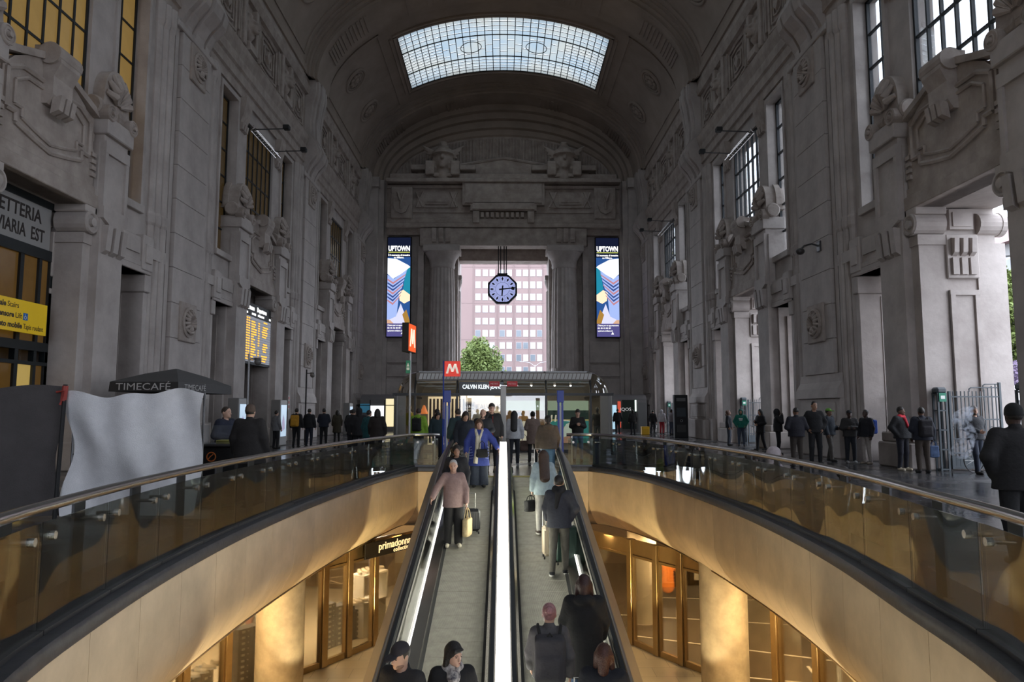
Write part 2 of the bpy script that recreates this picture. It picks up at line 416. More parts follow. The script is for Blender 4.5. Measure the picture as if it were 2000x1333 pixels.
def flat_with_hole(name, outer, hole, z, m, th=0.0):
    tri = tessellate_polygon([[Vector((x, y, 0)) for x, y in outer], [Vector((x, y, 0)) for x, y in hole]])
    pts = [(x, y, z) for x, y in outer + hole]
    mb = MB(); mb.add(pts, [tuple(t) for t in tri])
    me = mb.mesh(name); bm = bmesh.new(); bm.from_mesh(me)
    for f in bm.faces:
        if f.normal.z < 0: f.normal_flip()
    bm.to_mesh(me); bm.free()
    return obj(name, me, m)
floor = struct(flat_with_hole('floor', [(-16, YBACK - 4), (16, YBACK - 4), (16, 67), (-16, 67)], HOLE, 0.0, FLOORM))
# ---------------------------------------------------------------- side walls
def holed(mb, x0, x1, u0, u1, z0, z1, holes):
    us = sorted({u0, u1, *[h[0] for h in holes], *[h[1] for h in holes]}); zs = sorted({z0, z1, *[h[2] for h in holes], *[h[3] for h in holes]})
    for a, b in zip(us, us[1:]):
        run = None
        for c, d in zip(zs, zs[1:]):
            solid = not any(h[0] <= a and b <= h[1] and h[2] <= c and d <= h[3] for h in holes)
            if solid: run = (run[0], d) if run else (c, d)
            if (not solid or d == zs[-1]) and run: mb.box(x0, x1, a, b, *run); run = None
BIG = (-1.9, 1.9, 0, 7.65); SD = [(3.75, 5.6, 0, 6.3), (-5.6, -3.75, 0, 6.3)]
CW = (-1.95, 1.95, 10.3, 15.6); SW = [(3.3, 5.15, 8.6, 16.0), (-5.15, -3.3, 8.6, 16.0)]
def wall_mesh():
    mb = MB()
    for yc in BAYS + BACK:
        hs = [(a + yc, b + yc, c, d) for a, b, c, d in [BIG, *SD, CW, *SW]]
        holed(mb, 12.35, 14.5, yc - 8.4, yc + 8.4, 0, 8.3, [h for h in hs if h[3] < 8]); holed(mb, 12.35, 13.1, yc - 8.4, yc + 8.4, 8.3, 22.4, [h for h in hs if h[3] > 8])
    return mb.mesh('side_wall')
WALLME = wall_mesh(); fixn(WALLME); WALLME.materials.append(STONE)
wall_right = struct(obj('wall_right', WALLME, STONE)); wall_left = struct(obj('wall_left', WALLME, STONE)); wall_left.scale = (-1, 1, 1)
WALLS = (wall_right, wall_left)
# entablature
ENT = [(12.85, 16.3), (12.24, 16.3), (12.24, 16.75), (12.14, 16.8), (12.14, 17.25), (12.05, 17.35), (12.05, 17.8), (11.95, 18.1), (11.9, 18.4), (12.2, 18.45), (12.2, 21.05), (12.02, 21.1), (11.9, 21.5), (12.0, 21.65), (12.0, 22.05), (12.85, 22.05)]
def seg_ent(l): return MB().prism([(x, z) for x, z in ENT], -l / 2, l / 2, 'y').mesh('entablature')
entme = seg_ent(PITCH); fixn(entme); entme.materials.append(STONE2)
# pilaster
def shaft():
    mb = MB()
    mb.box(12.25, 12.85, -1.7, 1.7, 3.0, 16.3)
    for s in (-1, 1): mb.box(12.1, 12.3, s * 1.42, s * 1.68, 3.0, 16.3); mb.box(12.18, 12.3, s * 1.30, s * 1.42, 3.0, 16.3)
    mb.cbox(11.78, 12.85, -1.95, 1.95, 0, 1.15, .03); mb.cbox(11.9, 12.85, -1.85, 1.85, 1.15, 2.15, .03)
    mb.cbox(11.86, 12.0, -1.45, 1.45, 1.3, 2.0, .02)
    mb.prism([(11.8, 2.15), (11.86, 2.5), (12.02, 2.75), (12.05, 3.05), (12.85, 3.05), (12.85, 2.15)], -1.8, 1.8, 'y')
    # scrolled console carrying the rib
    pts = [(12.85, 16.0), (12.02, 16.0), (11.98, 16.3), (11.75, 16.75), (11.35, 17.2), (11.25, 17.6), (11.4, 18.0), (11.7, 18.5), (11.75, 19.4), (11.6, 20.6), (11.45, 21.3), (11.45, 22.1), (12.85, 22.1)]
    for u0, u1, dx in ((-1.25, 1.25, 0.12), (-1.0, -0.62, 0), (-.38, .38, -.05), (.62, 1.0, 0)):
        mb.prism([(x + (dx if x < 12.8 else 0), z) for x, z in pts], u0, u1, 'y')
    mb.cbox(11.95, 12.85, -1.8, 1.8, 15.85, 16.1, .03)
    return mb
PIL = shaft().mesh('pilaster'); fixn(PIL); PIL.materials.append(STONE)
BLK = MB().cbox(12.0, 12.3, -1.28, 1.28, 0.0, 1.268, .012).mesh('stone_block'); fixn(BLK); BLK.materials.append(STONE)
def medal():
    mb = MB(); mb.cbox(-.07, .05, -.68, .68, -.74, .74, .03)
    mb.lathe([(.58, .02), (.58, -.12), (.5, -.16), (.46, -.10), (.06, -.10), (.0, -.1)], 24, (0, 0, 0), 'x')
    for i in range(11):
        a = PI * (0.02 + 1.3 * i / 10) - 0.45
        c, s = math.cos(a), math.sin(a)
        mb.tube([(-.1, .1 * c, .1 * s - .05), (-.2, .28 * c, .28 * s), (-.12, .5 * c, .5 * s)], [.03, .075, .05], 7)
    mb.ell((-.14, .02, -.24), (.12, .16, .14), 10, 6)
    mb.tube([(-.12, .35, -.3), (-.2, .1, -.38), (-.2, -.1, -.4), (-.12, -.34, -.26)], .05, 6)
    return mb.mesh('shell_medallion')
MED = medal(); fixn(MED); MED.materials.append(STONE2)
# clustered half columns
def cluster():
    mb = MB()
    for k, u in enumerate((5.88, 6.2, 6.52)):
        mb.lathe([(.17, 0), (.17, 8.1), (.21, 8.2), (.21, 8.5), (.17, 8.6), (.17, 15.4), (.23, 15.6), (.23, 16.3)], 10, (12.34 - .06 * k, u, 0), 'z')
    mb.box(12.0, 12.85, 5.72, 6.75, 0, 1.2); mb.box(12.1, 12.85, 5.72, 6.72, 6.9, 7.3)
    return mb.mesh('clustered_columns')
CLU = cluster(); fixn(CLU); CLU.materials.append(STONE)
def volute(mb, x0, x1, y, z, r, s=1):
    mb.lathe([(r, 0), (r, x1 - x0)], 20, (x0, y, z), 'x')
    for i in range(2):
        rr = r * (0.86 - .36 * i); mb.torus((x0 - .005, y, z), rr, r * .09, 20, 6, 'x')
    mb.lathe([(r * .26, -.09), (r * .26, 0)], 12, (x0, y, z), 'x')
def pylon():                        # centred on u = 0
    mb = MB()
    mb.cbox(11.72, 12.85, -.9, .9, 0, .75, .04); mb.cbox(11.8, 12.85, -.82, .82, .75, 1.05, .04)
    mb.box(11.95, 12.85, -.66, .66, 1.05, 10.35)
    mb.box(11.88, 12.0, -.67, -.5, 7.42, 9.42); mb.box(11.88, 12.0, .5, .67, 7.42, 9.42); mb.box(11.87, 12.0, -.675, .675, 9.4, 9.75)
    mb.prism([(-.68, 7.4), (-.68, 7.75), (.68, 7.75), (.68, 7.4), (.2, 7.2), (-.2, 7.2)], 11.84, 12.0, 'x')
    for u in (-.42, 0, .42): mb.prism([(11.95, 7.2), (11.74, 7.2), (11.8, 6.45), (11.95, 6.35)], u - .13, u + .13, 'y')
    mb.cbox(11.8, 12.85, -.74, .74, 9.95, 10.5, .03)
    # raised side wing facing along the wall
    mb.box(12.06, 12.3, .6, .72, 7.3, 9.7); mb.box(12.06, 12.3, -.72, -.6, 7.3, 9.7)
    return mb.mesh('pylon')
PYL = pylon(); fixn(PYL); PYL.materials.append(STONE)
def pyltop():
    mb = MB()
    mb.lathe([(.27, -.95), (.32, -.9), (.32, -.8), (.25, -.78), (.25, -.35), (.3, -.33), (.3, -.22), (.25, -.2), (.25, .1), (.3, .12), (.3, .85), (.26, .9)], 16, (12.25, 0, 10.78), 'y')
    prof = []
    for i in range(15):
        a = PI * i / 14; prof.append((.72 * math.cos(a), 11.05 + 1.12 * math.sin(a) ** .8))
    mb.prism([(.78, 10.85)] + prof + [(-.78, 10.85)], 12.0, 12.85, 'x')
    mb.prism([(.78, 10.85)] + [(y * 1.13, 10.98 + (z - 10.98) * 1.08) for y, z in prof] + [(-.78, 10.85)], 12.45, 12.7, 'x')
    for i in range(7):
        a = PI * (i + .5) / 7
        mb.tube([(11.95, .12 * math.cos(a), 11.1), (11.82, .4 * math.cos(a), 11.1 + .5 * math.sin(a)), (11.98, .66 * math.cos(a), 11.1 + .95 * math.sin(a))], [.05, .13, .08], 7)
    for s in (-1, 1):
        volute(mb, 11.78, 12.1, s * .62, 10.62, .26)
        mb.torus((11.85, s * .2, 10.45), .2, .05, 12, 6, 'x', PI if s > 0 else 1.2 * PI, 1.9 * PI)
    return mb.mesh('shell_crest')
PTOP = pyltop(); fixn(PTOP); PTOP.materials.append(STONE2)
def cartouche():
    mb = MB()
    mb.box(12.25, 12.85, -2.34, 2.34, 7.65, 10.5)
    mb.cbox(12.05, 12.9, -2.34, 2.34, 7.65, 8.05, .02); mb.cbox(12.12, 12.9, -2.34, 2.34, 8.05, 8.3, .02)
    out = [(-2.1, 8.3), (2.1, 8.3), (2.1, 9.3), (1.9, 9.5), (1.9, 10.1), (1.5, 10.5), (.75, 10.9), (-.75, 10.9), (-1.5, 10.5), (-1.9, 10.1), (-1.9, 9.5), (-2.1, 9.3)]
    mb.prism(out, 12.14, 12.6, 'x')
    def frame(w, z0, z1, dip, th, x):
        low = [(-w, z0 + .25), (-w * .8, z0 + .25), (-w * .8, z0), (-w * .45, z0 - dip * .5), (0, z0 - dip), (w * .45, z0 - dip * .5), (w * .8, z0), (w * .8, z0 + .25), (w, z0 + .25)]
        P = [(-w * .7, z1), (-w, z1 - .25)] + low + [(w, z1 - .25), (w * .7, z1)]
        for a, b in zip(P, P[1:] + P[:1]): mb.tube([(x, *a), (x, *b)], th, 6)
    frame(1.75, 8.85, 10.35, .3, .075, 12.12); frame(1.45, 9.05, 10.15, .28, .055, 12.12)
    for s in (-1, 1):
        for k in range(4): mb.box(12.06, 12.2, s * 1.86, s * 2.08, 8.55 + .2 * k, 8.67 + .2 * k)
    # central scrolled keystone
    mb.prism([(12.4, 11.35), (11.9, 11.35), (11.7, 11.15), (11.68, 10.85), (11.85, 10.5), (11.85, 10.0), (12.0, 9.75), (12.4, 9.75)], -.42, .42, 'y')
    mb.lathe([(.3, -.5), (.3, .5)], 16, (11.95, 0, 11.1), 'y')
    for k in (-.25, 0, .25): mb.prism([(11.9, 9.95), (11.66, 10.0), (11.72, 9.6), (11.95, 9.5)], k - .09, k + .09, 'y')
    for s in (-1, 1): mb.prism([(s * .42, 10.95), (s * .42, 11.15), (s * 1.3, 10.85), (s * 2.1, 10.6), (s * 2.1, 10.4), (s * 1.3, 10.65)], 12.05, 12.5, 'x')
    return mb.mesh('cartouche')
CART = cartouche(); fixn(CART); CART.materials.append(STONE2)
def capital():                      # inner pilaster with a volute capital at the big opening, u = +2.02 side
    mb = MB()
    mb.box(12.2, 13.0, 1.86, 2.3, 0, 6.6); mb.cbox(12.12, 13.05, 1.8, 2.35, 0, .8, .03)
    mb.box(12.15, 13.0, 1.8, 2.3, 6.55, 6.85)
    mb.lathe([(.34, 12.05), (.34, 12.95)], 18, (0, 1.98, 7.18), 'x'); mb.torus((12.04, 1.98, 7.18), .28, .05, 18, 6, 'x'); mb.lathe([(.13, 11.96), (.13, 12.2)], 12, (0, 1.98, 7.18), 'x')
    mb.cbox(12.06, 13.0, 1.7, 2.3, 7.45, 7.68, .03)
    # outer volute and jamb pilaster
    mb.box(13.9, 14.75, 1.84, 2.2, 0, 6.6); mb.lathe([(.34, 13.95), (.34, 14.75)], 18, (0, 1.98, 7.18), 'x'); mb.lathe([(.36, 14.6), (.36, 14.76)], 18, (0, 1.98, 7.18), 'x')
    # jamb panel with brackets (faces across the opening)
    y0 = 1.9
    mb.box(13.03, 13.87, y0 - .06, y0 + .02, .31, 5.19)
    for a, b, c, d in ((13.02, 13.16, .48, 5.07), (13.74, 13.88, .48, 5.07), (13.01, 13.89, 5.05, 5.2), (13.01, 13.89, .3, .5)): mb.box(a, b, y0 - (.13 if c == .48 else .135), y0 + .01, c, d)
    mb.cbox(12.98, 13.92, y0 - .12, y0 + .02, 5.55, 6.85, .02)
    for k in range(3): mb.prism([(y0 - .1, 6.75), (y0 - .3, 6.7), (y0 - .26, 6.3), (y0 - .12, 6.2)], 13.12 + .26 * k, 13.26 + .26 * k, 'x'); mb.box(13.1 + .26 * k, 13.28 + .26 * k, y0 - .2, y0, 5.65, 6.15)
    mb.box(13.1, 13.8, y0 - .14, y0, 7.0, 7.6); mb.box(13.18, 13.72, y0 - .18, y0, 7.08, 7.5)
    return mb.mesh('volute_pilaster')
CAPI = capital(); fixn(CAPI); CAPI.materials.append(STONE)
def sidelint():
    mb = MB()
    mb.cbox(12.14, 12.9, 3.6, 5.72, 6.3, 7.5, .03); mb.box(12.08, 12.5, 3.68, 4.9, 6.9, 7.35); mb.cbox(12.09, 12.9, 3.6, 5.72, 6.3, 6.5, .02); mb.cbox(12.11, 12.9, 3.6, 5.72, 6.5, 6.68, .02)
    mb.cbox(12.05, 12.8, 5.05, 5.75, 6.4, 7.6, .03); mb.cbox(12.0, 12.4, 5.2, 5.6, 6.65, 7.3, .02)
    mb.cbox(12.2, 13.1, 5.5, 5.76, 0, 5.7, .02); mb.cbox(12.12, 13.1, 5.42, 5.8, 5.7, 6.3, .03)
    mb.cbox(12.2, 12.7, 3.2, 5.3, 8.35, 8.62, .02)
    for a, b in ((3.13, 3.315), (5.135, 5.3)): mb.box(12.27, 12.6, a, b, 8.615, 15.985)
    mb.box(12.265, 12.6, 3.12, 5.31, 15.98, 16.2)
    for y in (3.78, 5.57): mb.box(12.7, 14.2, y - .05, y + .05, .3, 5.9); mb.box(12.95, 13.95, y - .09, y + .09, .6, 5.6)
    return mb.mesh('side_opening_surround')
SLIN = sidelint(); fixn(SLIN); SLIN.materials.append(STONE)
def corbel():
    mb = MB(); P = [(12.6, 14.9), (12.3, 14.9), (12.24, 15.25), (12.14, 15.5), (12.05, 15.9), (12.0, 16.3), (12.6, 16.3)]
    mb.prism(P, -.42, .42, 'y')
    for k in (-.28, 0, .28): mb.prism([(12.4, 14.75), (12.2, 14.8), (12.15, 15.1), (12.4, 15.2)], k - .09, k + .09, 'y')
    return mb.mesh('corbel')
CORB = corbel(); fixn(CORB); CORB.materials.append(STONE2)
def lion():
    P = [ELL((0, 0, .05), (.34, .36, .42)), ELL((-.3, 0, -.12), (.22, .22, .2), k=.08), ELL((-.36, 0, -.28), (.16, .18, .1), k=.05), CAP((-.3, -.0, .22), (-.46, 0, -.02), .09, .11, k=.06),
         ELL((-.24, .17, .16), (.12, .12, .07), k=.05), ELL((-.24, -.17, .16), (.12, .12, .07), k=.05), ELL((-.33, .14, .06), (.06, .07, .05), op='-'), ELL((-.33, -.14, .06), (.06, .07, .05), op='-'),
         ELL((-.42, 0, -.24), (.12, .12, .025), op='-')]
    for i in range(16):
        a = 2 * PI * i / 16; P.append(ELL((.02 + .05 * (i % 2), .43 * math.cos(a), .5 * math.sin(a) + .02), (.2, .15, .16), k=.05))
    for s in (-1, 1): P.append(ELL((-.12, s * .3, .36), (.1, .12, .12), k=.04))
    P.append(CAP((0, 0, -.5), (.05, 0, -.85), .22, .1, k=.1))
    return sdfmesh('lion_mask', P, .055, STONE2)
LION = lion()
def frieze():                       # relief panels of one bay
    mb = MB(); x = 12.14
    for u in (-2.85, 2.85):
        mb.cbox(11.95, 12.3, u - .95, u - .6, 18.6, 21.0, .03); mb.cbox(11.95, 12.3, u + .6, u + .95, 18.6, 21.0, .03)
        for k in range(2):
            for s in (-1, 1): mb.box(12.05, 12.3, u + s * (1.05 + .22 * k), u + s * (1.17 + .22 * k), 18.7 + .3 * k, 20.9)
        mb.prism([(12.3, 18.4), (11.8, 18.5), (11.85, 18.9), (12.1, 19.0), (12.3, 19.0)], u - .5, u + .5, 'y')
    for c, w in ((0, 1.25), (-5.4, .95), (5.4, .95)):
        for s, q in ((1, .1), (.7, .07), (.42, .06)):
            z0, z1 = 19.75 - .95 * s, 19.75 + .95 * s
            P = [(c - w * s, z0), (c, z0 - .1), (c + w * s, z0), (c + w * s, z1), (c, z1 + .1), (c - w * s, z1)]
            for a, b in zip(P, P[1:] + P[:1]): mb.tube([(x, *a), (x, *b)], q * .8, 5)
        mb.prism([(c - .3, 19.75), (c, 19.4), (c + .3, 19.75), (c, 20.1)], 12.05, 12.3, 'x')
    return mb.mesh('frieze_relief')
FRZ = frieze(); fixn(FRZ); FRZ.materials.append(STONE2)
WIN_N = [0]
BARM = mat('black_window_bar', (0.01, 0.013, 0.016), 0.5)
BARV = {}; PANEME = {}
def boxme(name, dims, m):
    k = (name, *[round(d, 4) for d in dims], m.name)
    if k not in BARV:
        me = MB().box(-dims[0] / 2, dims[0] / 2, -dims[1] / 2, dims[1] / 2, -dims[2] / 2, dims[2] / 2).mesh(name); me.materials.append(m); BARV[k] = me
    return BARV[k]
def window(side, yc, h, cols, rows, panem, single=False):
    WIN_N[0] += 1; u0, u1, z0, z1 = h; s = 1 if side == 0 else -1
    root = struct(empty('window_%d' % WIN_N[0], (s * (12.52 if cols > 3 else 12.78), yc + (u0 + u1) / 2, z0)))
    w, hh = u1 - u0, z1 - z0
    fr = MB()
    for a, b, c, d in ((-w / 2, -w / 2 + .09, 0, hh), (w / 2 - .09, w / 2, 0, hh), (-w / 2, w / 2, 0, .09), (-w / 2, w / 2, hh - .09, hh)): fr.box(-.06, .06, a, b, c, d)
    obj('frame', fr, BARM, root)
    cw, rh = w / cols, hh / rows
    for i in range(1, cols): cpo = bpy.data.objects.new('mullion', boxme('mullion', (.1, .07, hh), BARM)); COL.objects.link(cpo); cpo.parent = root; cpo.location = (0, -w / 2 + i * cw, hh / 2)
    for j in range(1, rows): cpo = bpy.data.objects.new('transom', boxme('transom', (.09, w, .07), BARM)); COL.objects.link(cpo); cpo.parent = root; cpo.location = (0, 0, j * rh)
    for i in range(cols):
        for j in range(rows):
            p = bpy.data.objects.new('pane', boxme('pane', (.012, cw - .05, rh - .05), panem)); COL.objects.link(p); p.parent = root; p.location = (0, -w / 2 + (i + .5) * cw, (j + .5) * rh)
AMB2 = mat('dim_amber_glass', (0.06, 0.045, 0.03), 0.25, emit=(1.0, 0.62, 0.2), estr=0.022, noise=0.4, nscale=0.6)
def part(name, me, wall, y, s=1, z=0.0):
    o = bpy.data.objects.new(name, me); COL.objects.link(o); o.parent = wall; o.location = (0, y, z); o.scale = (1, s, 1); return o
for wi, W in enumerate(WALLS):
    for yc in BAYS + BACK:
        part('entablature', entme, W, yc)
        if yc in BACK: continue
        part('frieze_relief', FRZ, W, yc)
        for s in (-1, 1):
            part('clustered_columns', CLU, W, yc, s)
            p = part('pylon', PYL, W, yc + 2.9 * s); o = bpy.data.objects.new('shell_crest', PTOP); COL.objects.link(o); o.parent = p
            part('volute_pilaster', CAPI, W, yc, s); part('side_opening_surround', SLIN, W, yc, s); part('corbel', CORB, W, yc + 2.62 * s)
            l = part('lion_mask', LION, W, yc + 2.85 * s); l.location = (12.1, yc + 2.85 * s, 19.85)
        part('cartouche', CART, W, yc)
        for k, h in enumerate([CW, *SW]):
            if wi == 0: window(0, yc, h, *((6, 4) if k == 0 else (2, 6)), PANE)
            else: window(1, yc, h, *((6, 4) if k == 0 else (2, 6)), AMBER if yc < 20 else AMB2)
    for py in (27.1, 43.9, 60.2, 10.3):
        p = part('pilaster', PIL, W, py)
        for k in range(10):
            o = bpy.data.objects.new('stone_block', BLK); COL.objects.link(o); o.parent = p; o.location = (0, 0, 3.06 + 1.28 * k)
        for z in (5.0, 15.05):
            o = bpy.data.objects.new('shell_medallion', MED); COL.objects.link(o); o.parent = p; o.location = (11.98, 0, z)
# closed back of the left openings: dark sheet with the interior gloom painted into its colour
mb = MB(); mb.box(-14.5, -14.4, YBACK, YEND + 4, 0, 8.5); mb.box(-13.3, -13.2, YBACK, YEND, 8.0, 22.5)
struct(obj('wall_dark_backing', mb, mat('painted_gloom', (0.10, 0.085, 0.075), 0.8, noise=.3, nscale=.8)))
# ---------------------------------------------------------------- vault
VA, VB, VZ = 12.0, 7.4, 22.0
def vp(a, off=0.0):                 # a: 0 at right spring .. pi at left spring ; off inward
    x, z = VA * math.cos(a), VB * math.sin(a); nx, nz = x / VA ** 2, z / VB ** 2; l = math.hypot(nx, nz)
    return (x - off * nx / l, VZ + z - off * nz / l)
SKA = math.acos(7.5 / VA); SKH = 4.05
def vault_strip(mb, y0, y1, a0, a1, off, n=32, back=-.25):
    rs = []
    for i in range(n + 1):
        a = a0 + (a1 - a0) * i / n; x, z = vp(a, off); xb, zb = vp(a, back)
        rs.append([(x, y0, z), (x, y1, z), (xb, y1, zb), (xb, y0, zb)])
    mb.rings(rs)
mb = MB()
for yc in BAYS + BACK:
    vault_strip(mb, yc - 8.4, yc - SKH, 0, PI, 0, 48, -.5); vault_strip(mb, yc + SKH, yc + 8.4, 0, PI, 0, 48, -.5)
    vault_strip(mb, yc - SKH, yc + SKH, 0, SKA, 0, 14, -.5); vault_strip(mb, yc - SKH, yc + SKH, PI - SKA, PI, 0, 14, -.5)
for s in (-1, 1): mb.box(s * 11.9, s * 13.2, YBACK, YEND + 4, 22.05, 22.5)
ceiling = struct(obj('ceiling', mb, VAULT, smooth=True, ang=35))
for k, y in enumerate((10.3, 27.1, 43.9, 60.7)):
    rb = MB(); vault_strip(rb, y - 1.45, y + 1.45, 0, PI, .55, 48); vault_strip(rb, y - 1.75, y + 1.75, 0, PI, .38, 48); vault_strip(rb, y - 2.1, y + 2.1, 0, PI, .2, 48); vault_strip(rb, y - 2.35, y + 2.35, 0, PI, .08, 48)
    rib = obj('arch_rib', rb, VAULT, ceiling, smooth=True, ang=35)
    if k in (2, 3):
        fl = MB()
        for a0 in (.30, .52, 1.12, PI - .30 - .2, PI - .52 - .2, PI - 1.12 - .2):
            for q in range(6): vault_strip(fl, y - .9, y + .9, a0 + q * .034, a0 + q * .034 + .02, .63, 2, .5)
        for q in range(2): vault_strip(fl, y - 1.25, y + 1.25, (1.0 + .02 * q) if q == 0 else PI - 1.06, 1.06 if q == 0 else PI - 1.0, .6, 4, .5)
        obj('fluted_relief', fl, VAULT, rib)
for yc in BAYS:
    fr = MB()
    for a0, a1 in ((.12, SKA - .12), (PI - SKA + .12, PI - .12)):
        for (y0, y1) in ((-5.6, -5.45), (5.45, 5.6)): vault_strip(fr, yc + y0, yc + y1, a0, a1, .07, 14)
        vault_strip(fr, yc - 5.6, yc + 5.6, a0, a0 + .012, .07, 1); vault_strip(fr, yc - 5.6, yc + 5.6, a1 - .012, a1, .07, 1)
    for o_ in (0, .3):
        for (y0, y1) in ((-SKH - .3 - o_, -SKH - .12 - o_), (SKH + .12 + o_, SKH + .3 + o_)): vault_strip(fr, yc + y0, yc + y1, SKA - .03, PI - SKA + .03, .12, 24)
        for a in (SKA - .03 - o_ * .1, PI - SKA + .015 + o_ * .1): vault_strip(fr, yc - SKH - .3, yc + SKH + .3, a, a + .015, .12, 1)
    obj('panel_moulding', fr, VAULT, ceiling)
    for a in (.47, PI - .47):
        for dy in (-2.6, 2.6):
            x, z = vp(a, .02); ang = math.atan2(x / VA ** 2, (z - VZ) / VB ** 2)
            m_ = MB(); m_.torus((0, 0, -.03), .95, .12, 28, 6, 'z'); m_.torus((0, 0, -.03), .75, .06, 28, 6, 'z')
            for i in range(9):
                t = 2 * PI * i / 9; m_.ell((.42 * math.cos(t), .42 * math.sin(t), -.04), (.2, .16, .12), 8, 5)
            m_.ell((0, 0, -.05), (.3, .24, .18), 10, 6)
            md = obj('roundel', m_, VAULT, ceiling, (x, yc + dy, z), smooth=True); md.rotation_euler = (0, ang, 0)
# ---------------------------------------------------------------- skylights
LEAD = mat('skylight_bar', (0.015, 0.017, 0.018), 0.5)
def skylight(yc, full):
    WIN_N[0] += 1
    root = struct(empty('window_%d' % WIN_N[0], (0, yc, 0)))
    A0, A1 = SKA, PI - SKA; NC = 29
    def sp(t, v, off=-.05): x, z = vp(A1 + (A0 - A1) * t, off); return (x, -SKH + 2 * SKH * v, z)
    def pane_quad(mb, t0, t1, v0, v1):
        g = .0003; gv = .0006
        q = [sp(t0 + g, v0 + gv), sp(t1 - g, v0 + gv), sp(t1 - g, v1 - gv), sp(t0 + g, v1 - gv)]
        mb.add(q, [(0, 1, 2, 3)])
    if not full:
        mb = MB()
        for i in range(10): pane_quad(mb, i / 10, (i + 1) / 10, 0, 1)
        obj('pane', mb, SKYG, root); return
    V1, V2 = .30, .70
    cells = []; bars = MB()
    def bar(t0, v0, t1, v1, w=.05):
        n = 1 if t0 == t1 else max(1, int(abs(t1 - t0) * 30))
        for k in range(n):
            a = sp(t0 + (t1 - t0) * k / n, v0 + (v1 - v0) * k / n, -.02); b = sp(t0 + (t1 - t0) * (k + 1) / n, v0 + (v1 - v0) * (k + 1) / n, -.02)
            bars.tube([a, b], w, 4, cap=False)
    NB, NM, NT = 4, 8, 5
    for i in range(NC):
        t0, t1 = i / NC, (i + 1) / NC
        for j in range(NB): cells.append((t0, t1, V1 * j / NB, V1 * (j + 1) / NB))
        for j in range(NT): cells.append((t0, t1, V2 + (1 - V2) * j / NT, V2 + (1 - V2) * (j + 1) / NT))
        if i < 6 or i >= NC - 6:
            for j in range(NM): cells.append((t0, t1, V1 + (V2 - V1) * j / NM, V1 + (V2 - V1) * (j + 1) / NM))
        else:
            c = [0.0, .25, .62, 1.0] if i % 2 else [0.0, .45, .78, 1.0]
            if i in (9, 10, 18, 19): c = [0, .18, .82, 1.0]
            for a, b in zip(c, c[1:]):
                cells.append((t0, t1, V1 + (V2 - V1) * a, V1 + (V2 - V1) * b)); bar(t0, V1 + (V2 - V1) * b, t1, V1 + (V2 - V1) * b, .022)
    for i in range(NC + 1): bar(i / NC, 0, i / NC, 1, .05 if i in (0, NC) else .03)
    for v in [V1 * j / NB for j in range(NB + 1)] + [V2 + (1 - V2) * j / NT for j in range(NT + 1)]: bar(0, v, 1, v, .05 if v in (0, 1, V1, V2) else .026)
    for j in range(1, NM):
        v = V1 + (V2 - V1) * j / NM; bar(0, v, 6 / NC, v, .026); bar(1 - 6 / NC, v, 1, v, .026)
    bars_o = obj('lead_bars', bars, LEAD, root); bars_o['kind'] = 'stuff'
    ov = MB()
    for tc_ in (10 / NC, 19 / NC):
        P = []
        for k in range(25):
            a = 2 * PI * k / 24; P.append(sp(tc_ + 1.45 / NC * math.cos(a), .5 + .1 * math.sin(a), .0))
        ov.tube(P, .028, 5)
    obj('oval_bar', ov, LEAD, root)
    rest = MB(); cells.sort(key=lambda c: c[2])
    for k, c in enumerate(cells):
        if k < 300:
            m_ = MB(); pane_quad(m_, *c); obj('pane', m_, SKYG, root, fix=False)
        else: pane_quad(rest, *c)
    obj('pane_mass', rest, SKYG, root)['kind'] = 'stuff'
for yc in BAYS + BACK: skylight(yc, yc == 52.3)
# ================================================================== END WALL
def build_end():
    w = MB(); Y0, Y1 = 63.0, 64.6
    holed2 = [(-4.05, 4.05, 0, 15.3)]
    us = [-14.5, -4.05, 4.05, 14.5]
    w.box(-14.5, -4.05, Y0, Y1, 0, 30); w.box(4.05, 14.5, Y0, Y1, 0, 30); w.box(-4.05, 4.05, Y0, Y1, 16.6, 30)
    # inner frame of the opening
    w.box(-5.2, -4.05, 64.6, 66.2, 0, 15.3); w.box(4.05, 5.2, 64.6, 66.2, 0, 15.3); w.box(-5.2, 5.2, 64.6, 66.2, 15.3, 17)
    return w
wall_far = struct(obj('wall_far', build_end(), STONE2))
# stepped archivolts
def ringpts(a, b, y, n=48): return [(a * math.cos(PI * i / n), y, VZ + b * math.sin(PI * i / n)) for i in range(n + 1)]
steps = [(11.5, 6.9, 60.9), (11.5, 6.9, 61.5), (11.1, 6.35, 61.55), (11.05, 6.3, 62.0), (10.75, 5.75, 62.05), (10.7, 5.7, 62.45), (10.35, 5.1, 62.5), (10.25, 5.0, 62.8), (9.95, 4.55, 62.85), (9.9, 4.4, 63.02)]
mb = MB(); mb.rings([ringpts(12.1, 7.5, 60.9)] + [ringpts(*s) for s in steps], closed=False)
obj('archivolt', mb, VAULT, wall_far, smooth=True, ang=30)
# piers below the archivolts
for s in (-1, 1):
    mb = MB()
    for a, b, y0 in ((11.0, 12.85, 61.5), (10.55, 12.85, 62.0), (10.2, 12.85, 62.45)): mb.box(s * a, s * b, y0, 63.1, 0, 22.0)
    mb.box(s * 10.9, s * 12.9, 61.2, 63.1, 21.2, 22.05); mb.box(s * 10.8, s * 12.9, 61.2, 63, 0, 2.5)
    obj('arch_pier', mb, STONE, wall_far)
# fluted lunette
fl = MB()
for i in range(-31, 32):
    x = i * .3; zt = VZ + 4.35 * math.sqrt(max(0, 1 - (x / 9.9) ** 2)) - .15
    if zt > 22.6: fl.lathe([(.11, 22.3), (.11, zt)], 6, (x, 62.98, 0), 'z')
obj('fluted_lunette', fl, STONE2, wall_far)['kind'] = 'stuff'
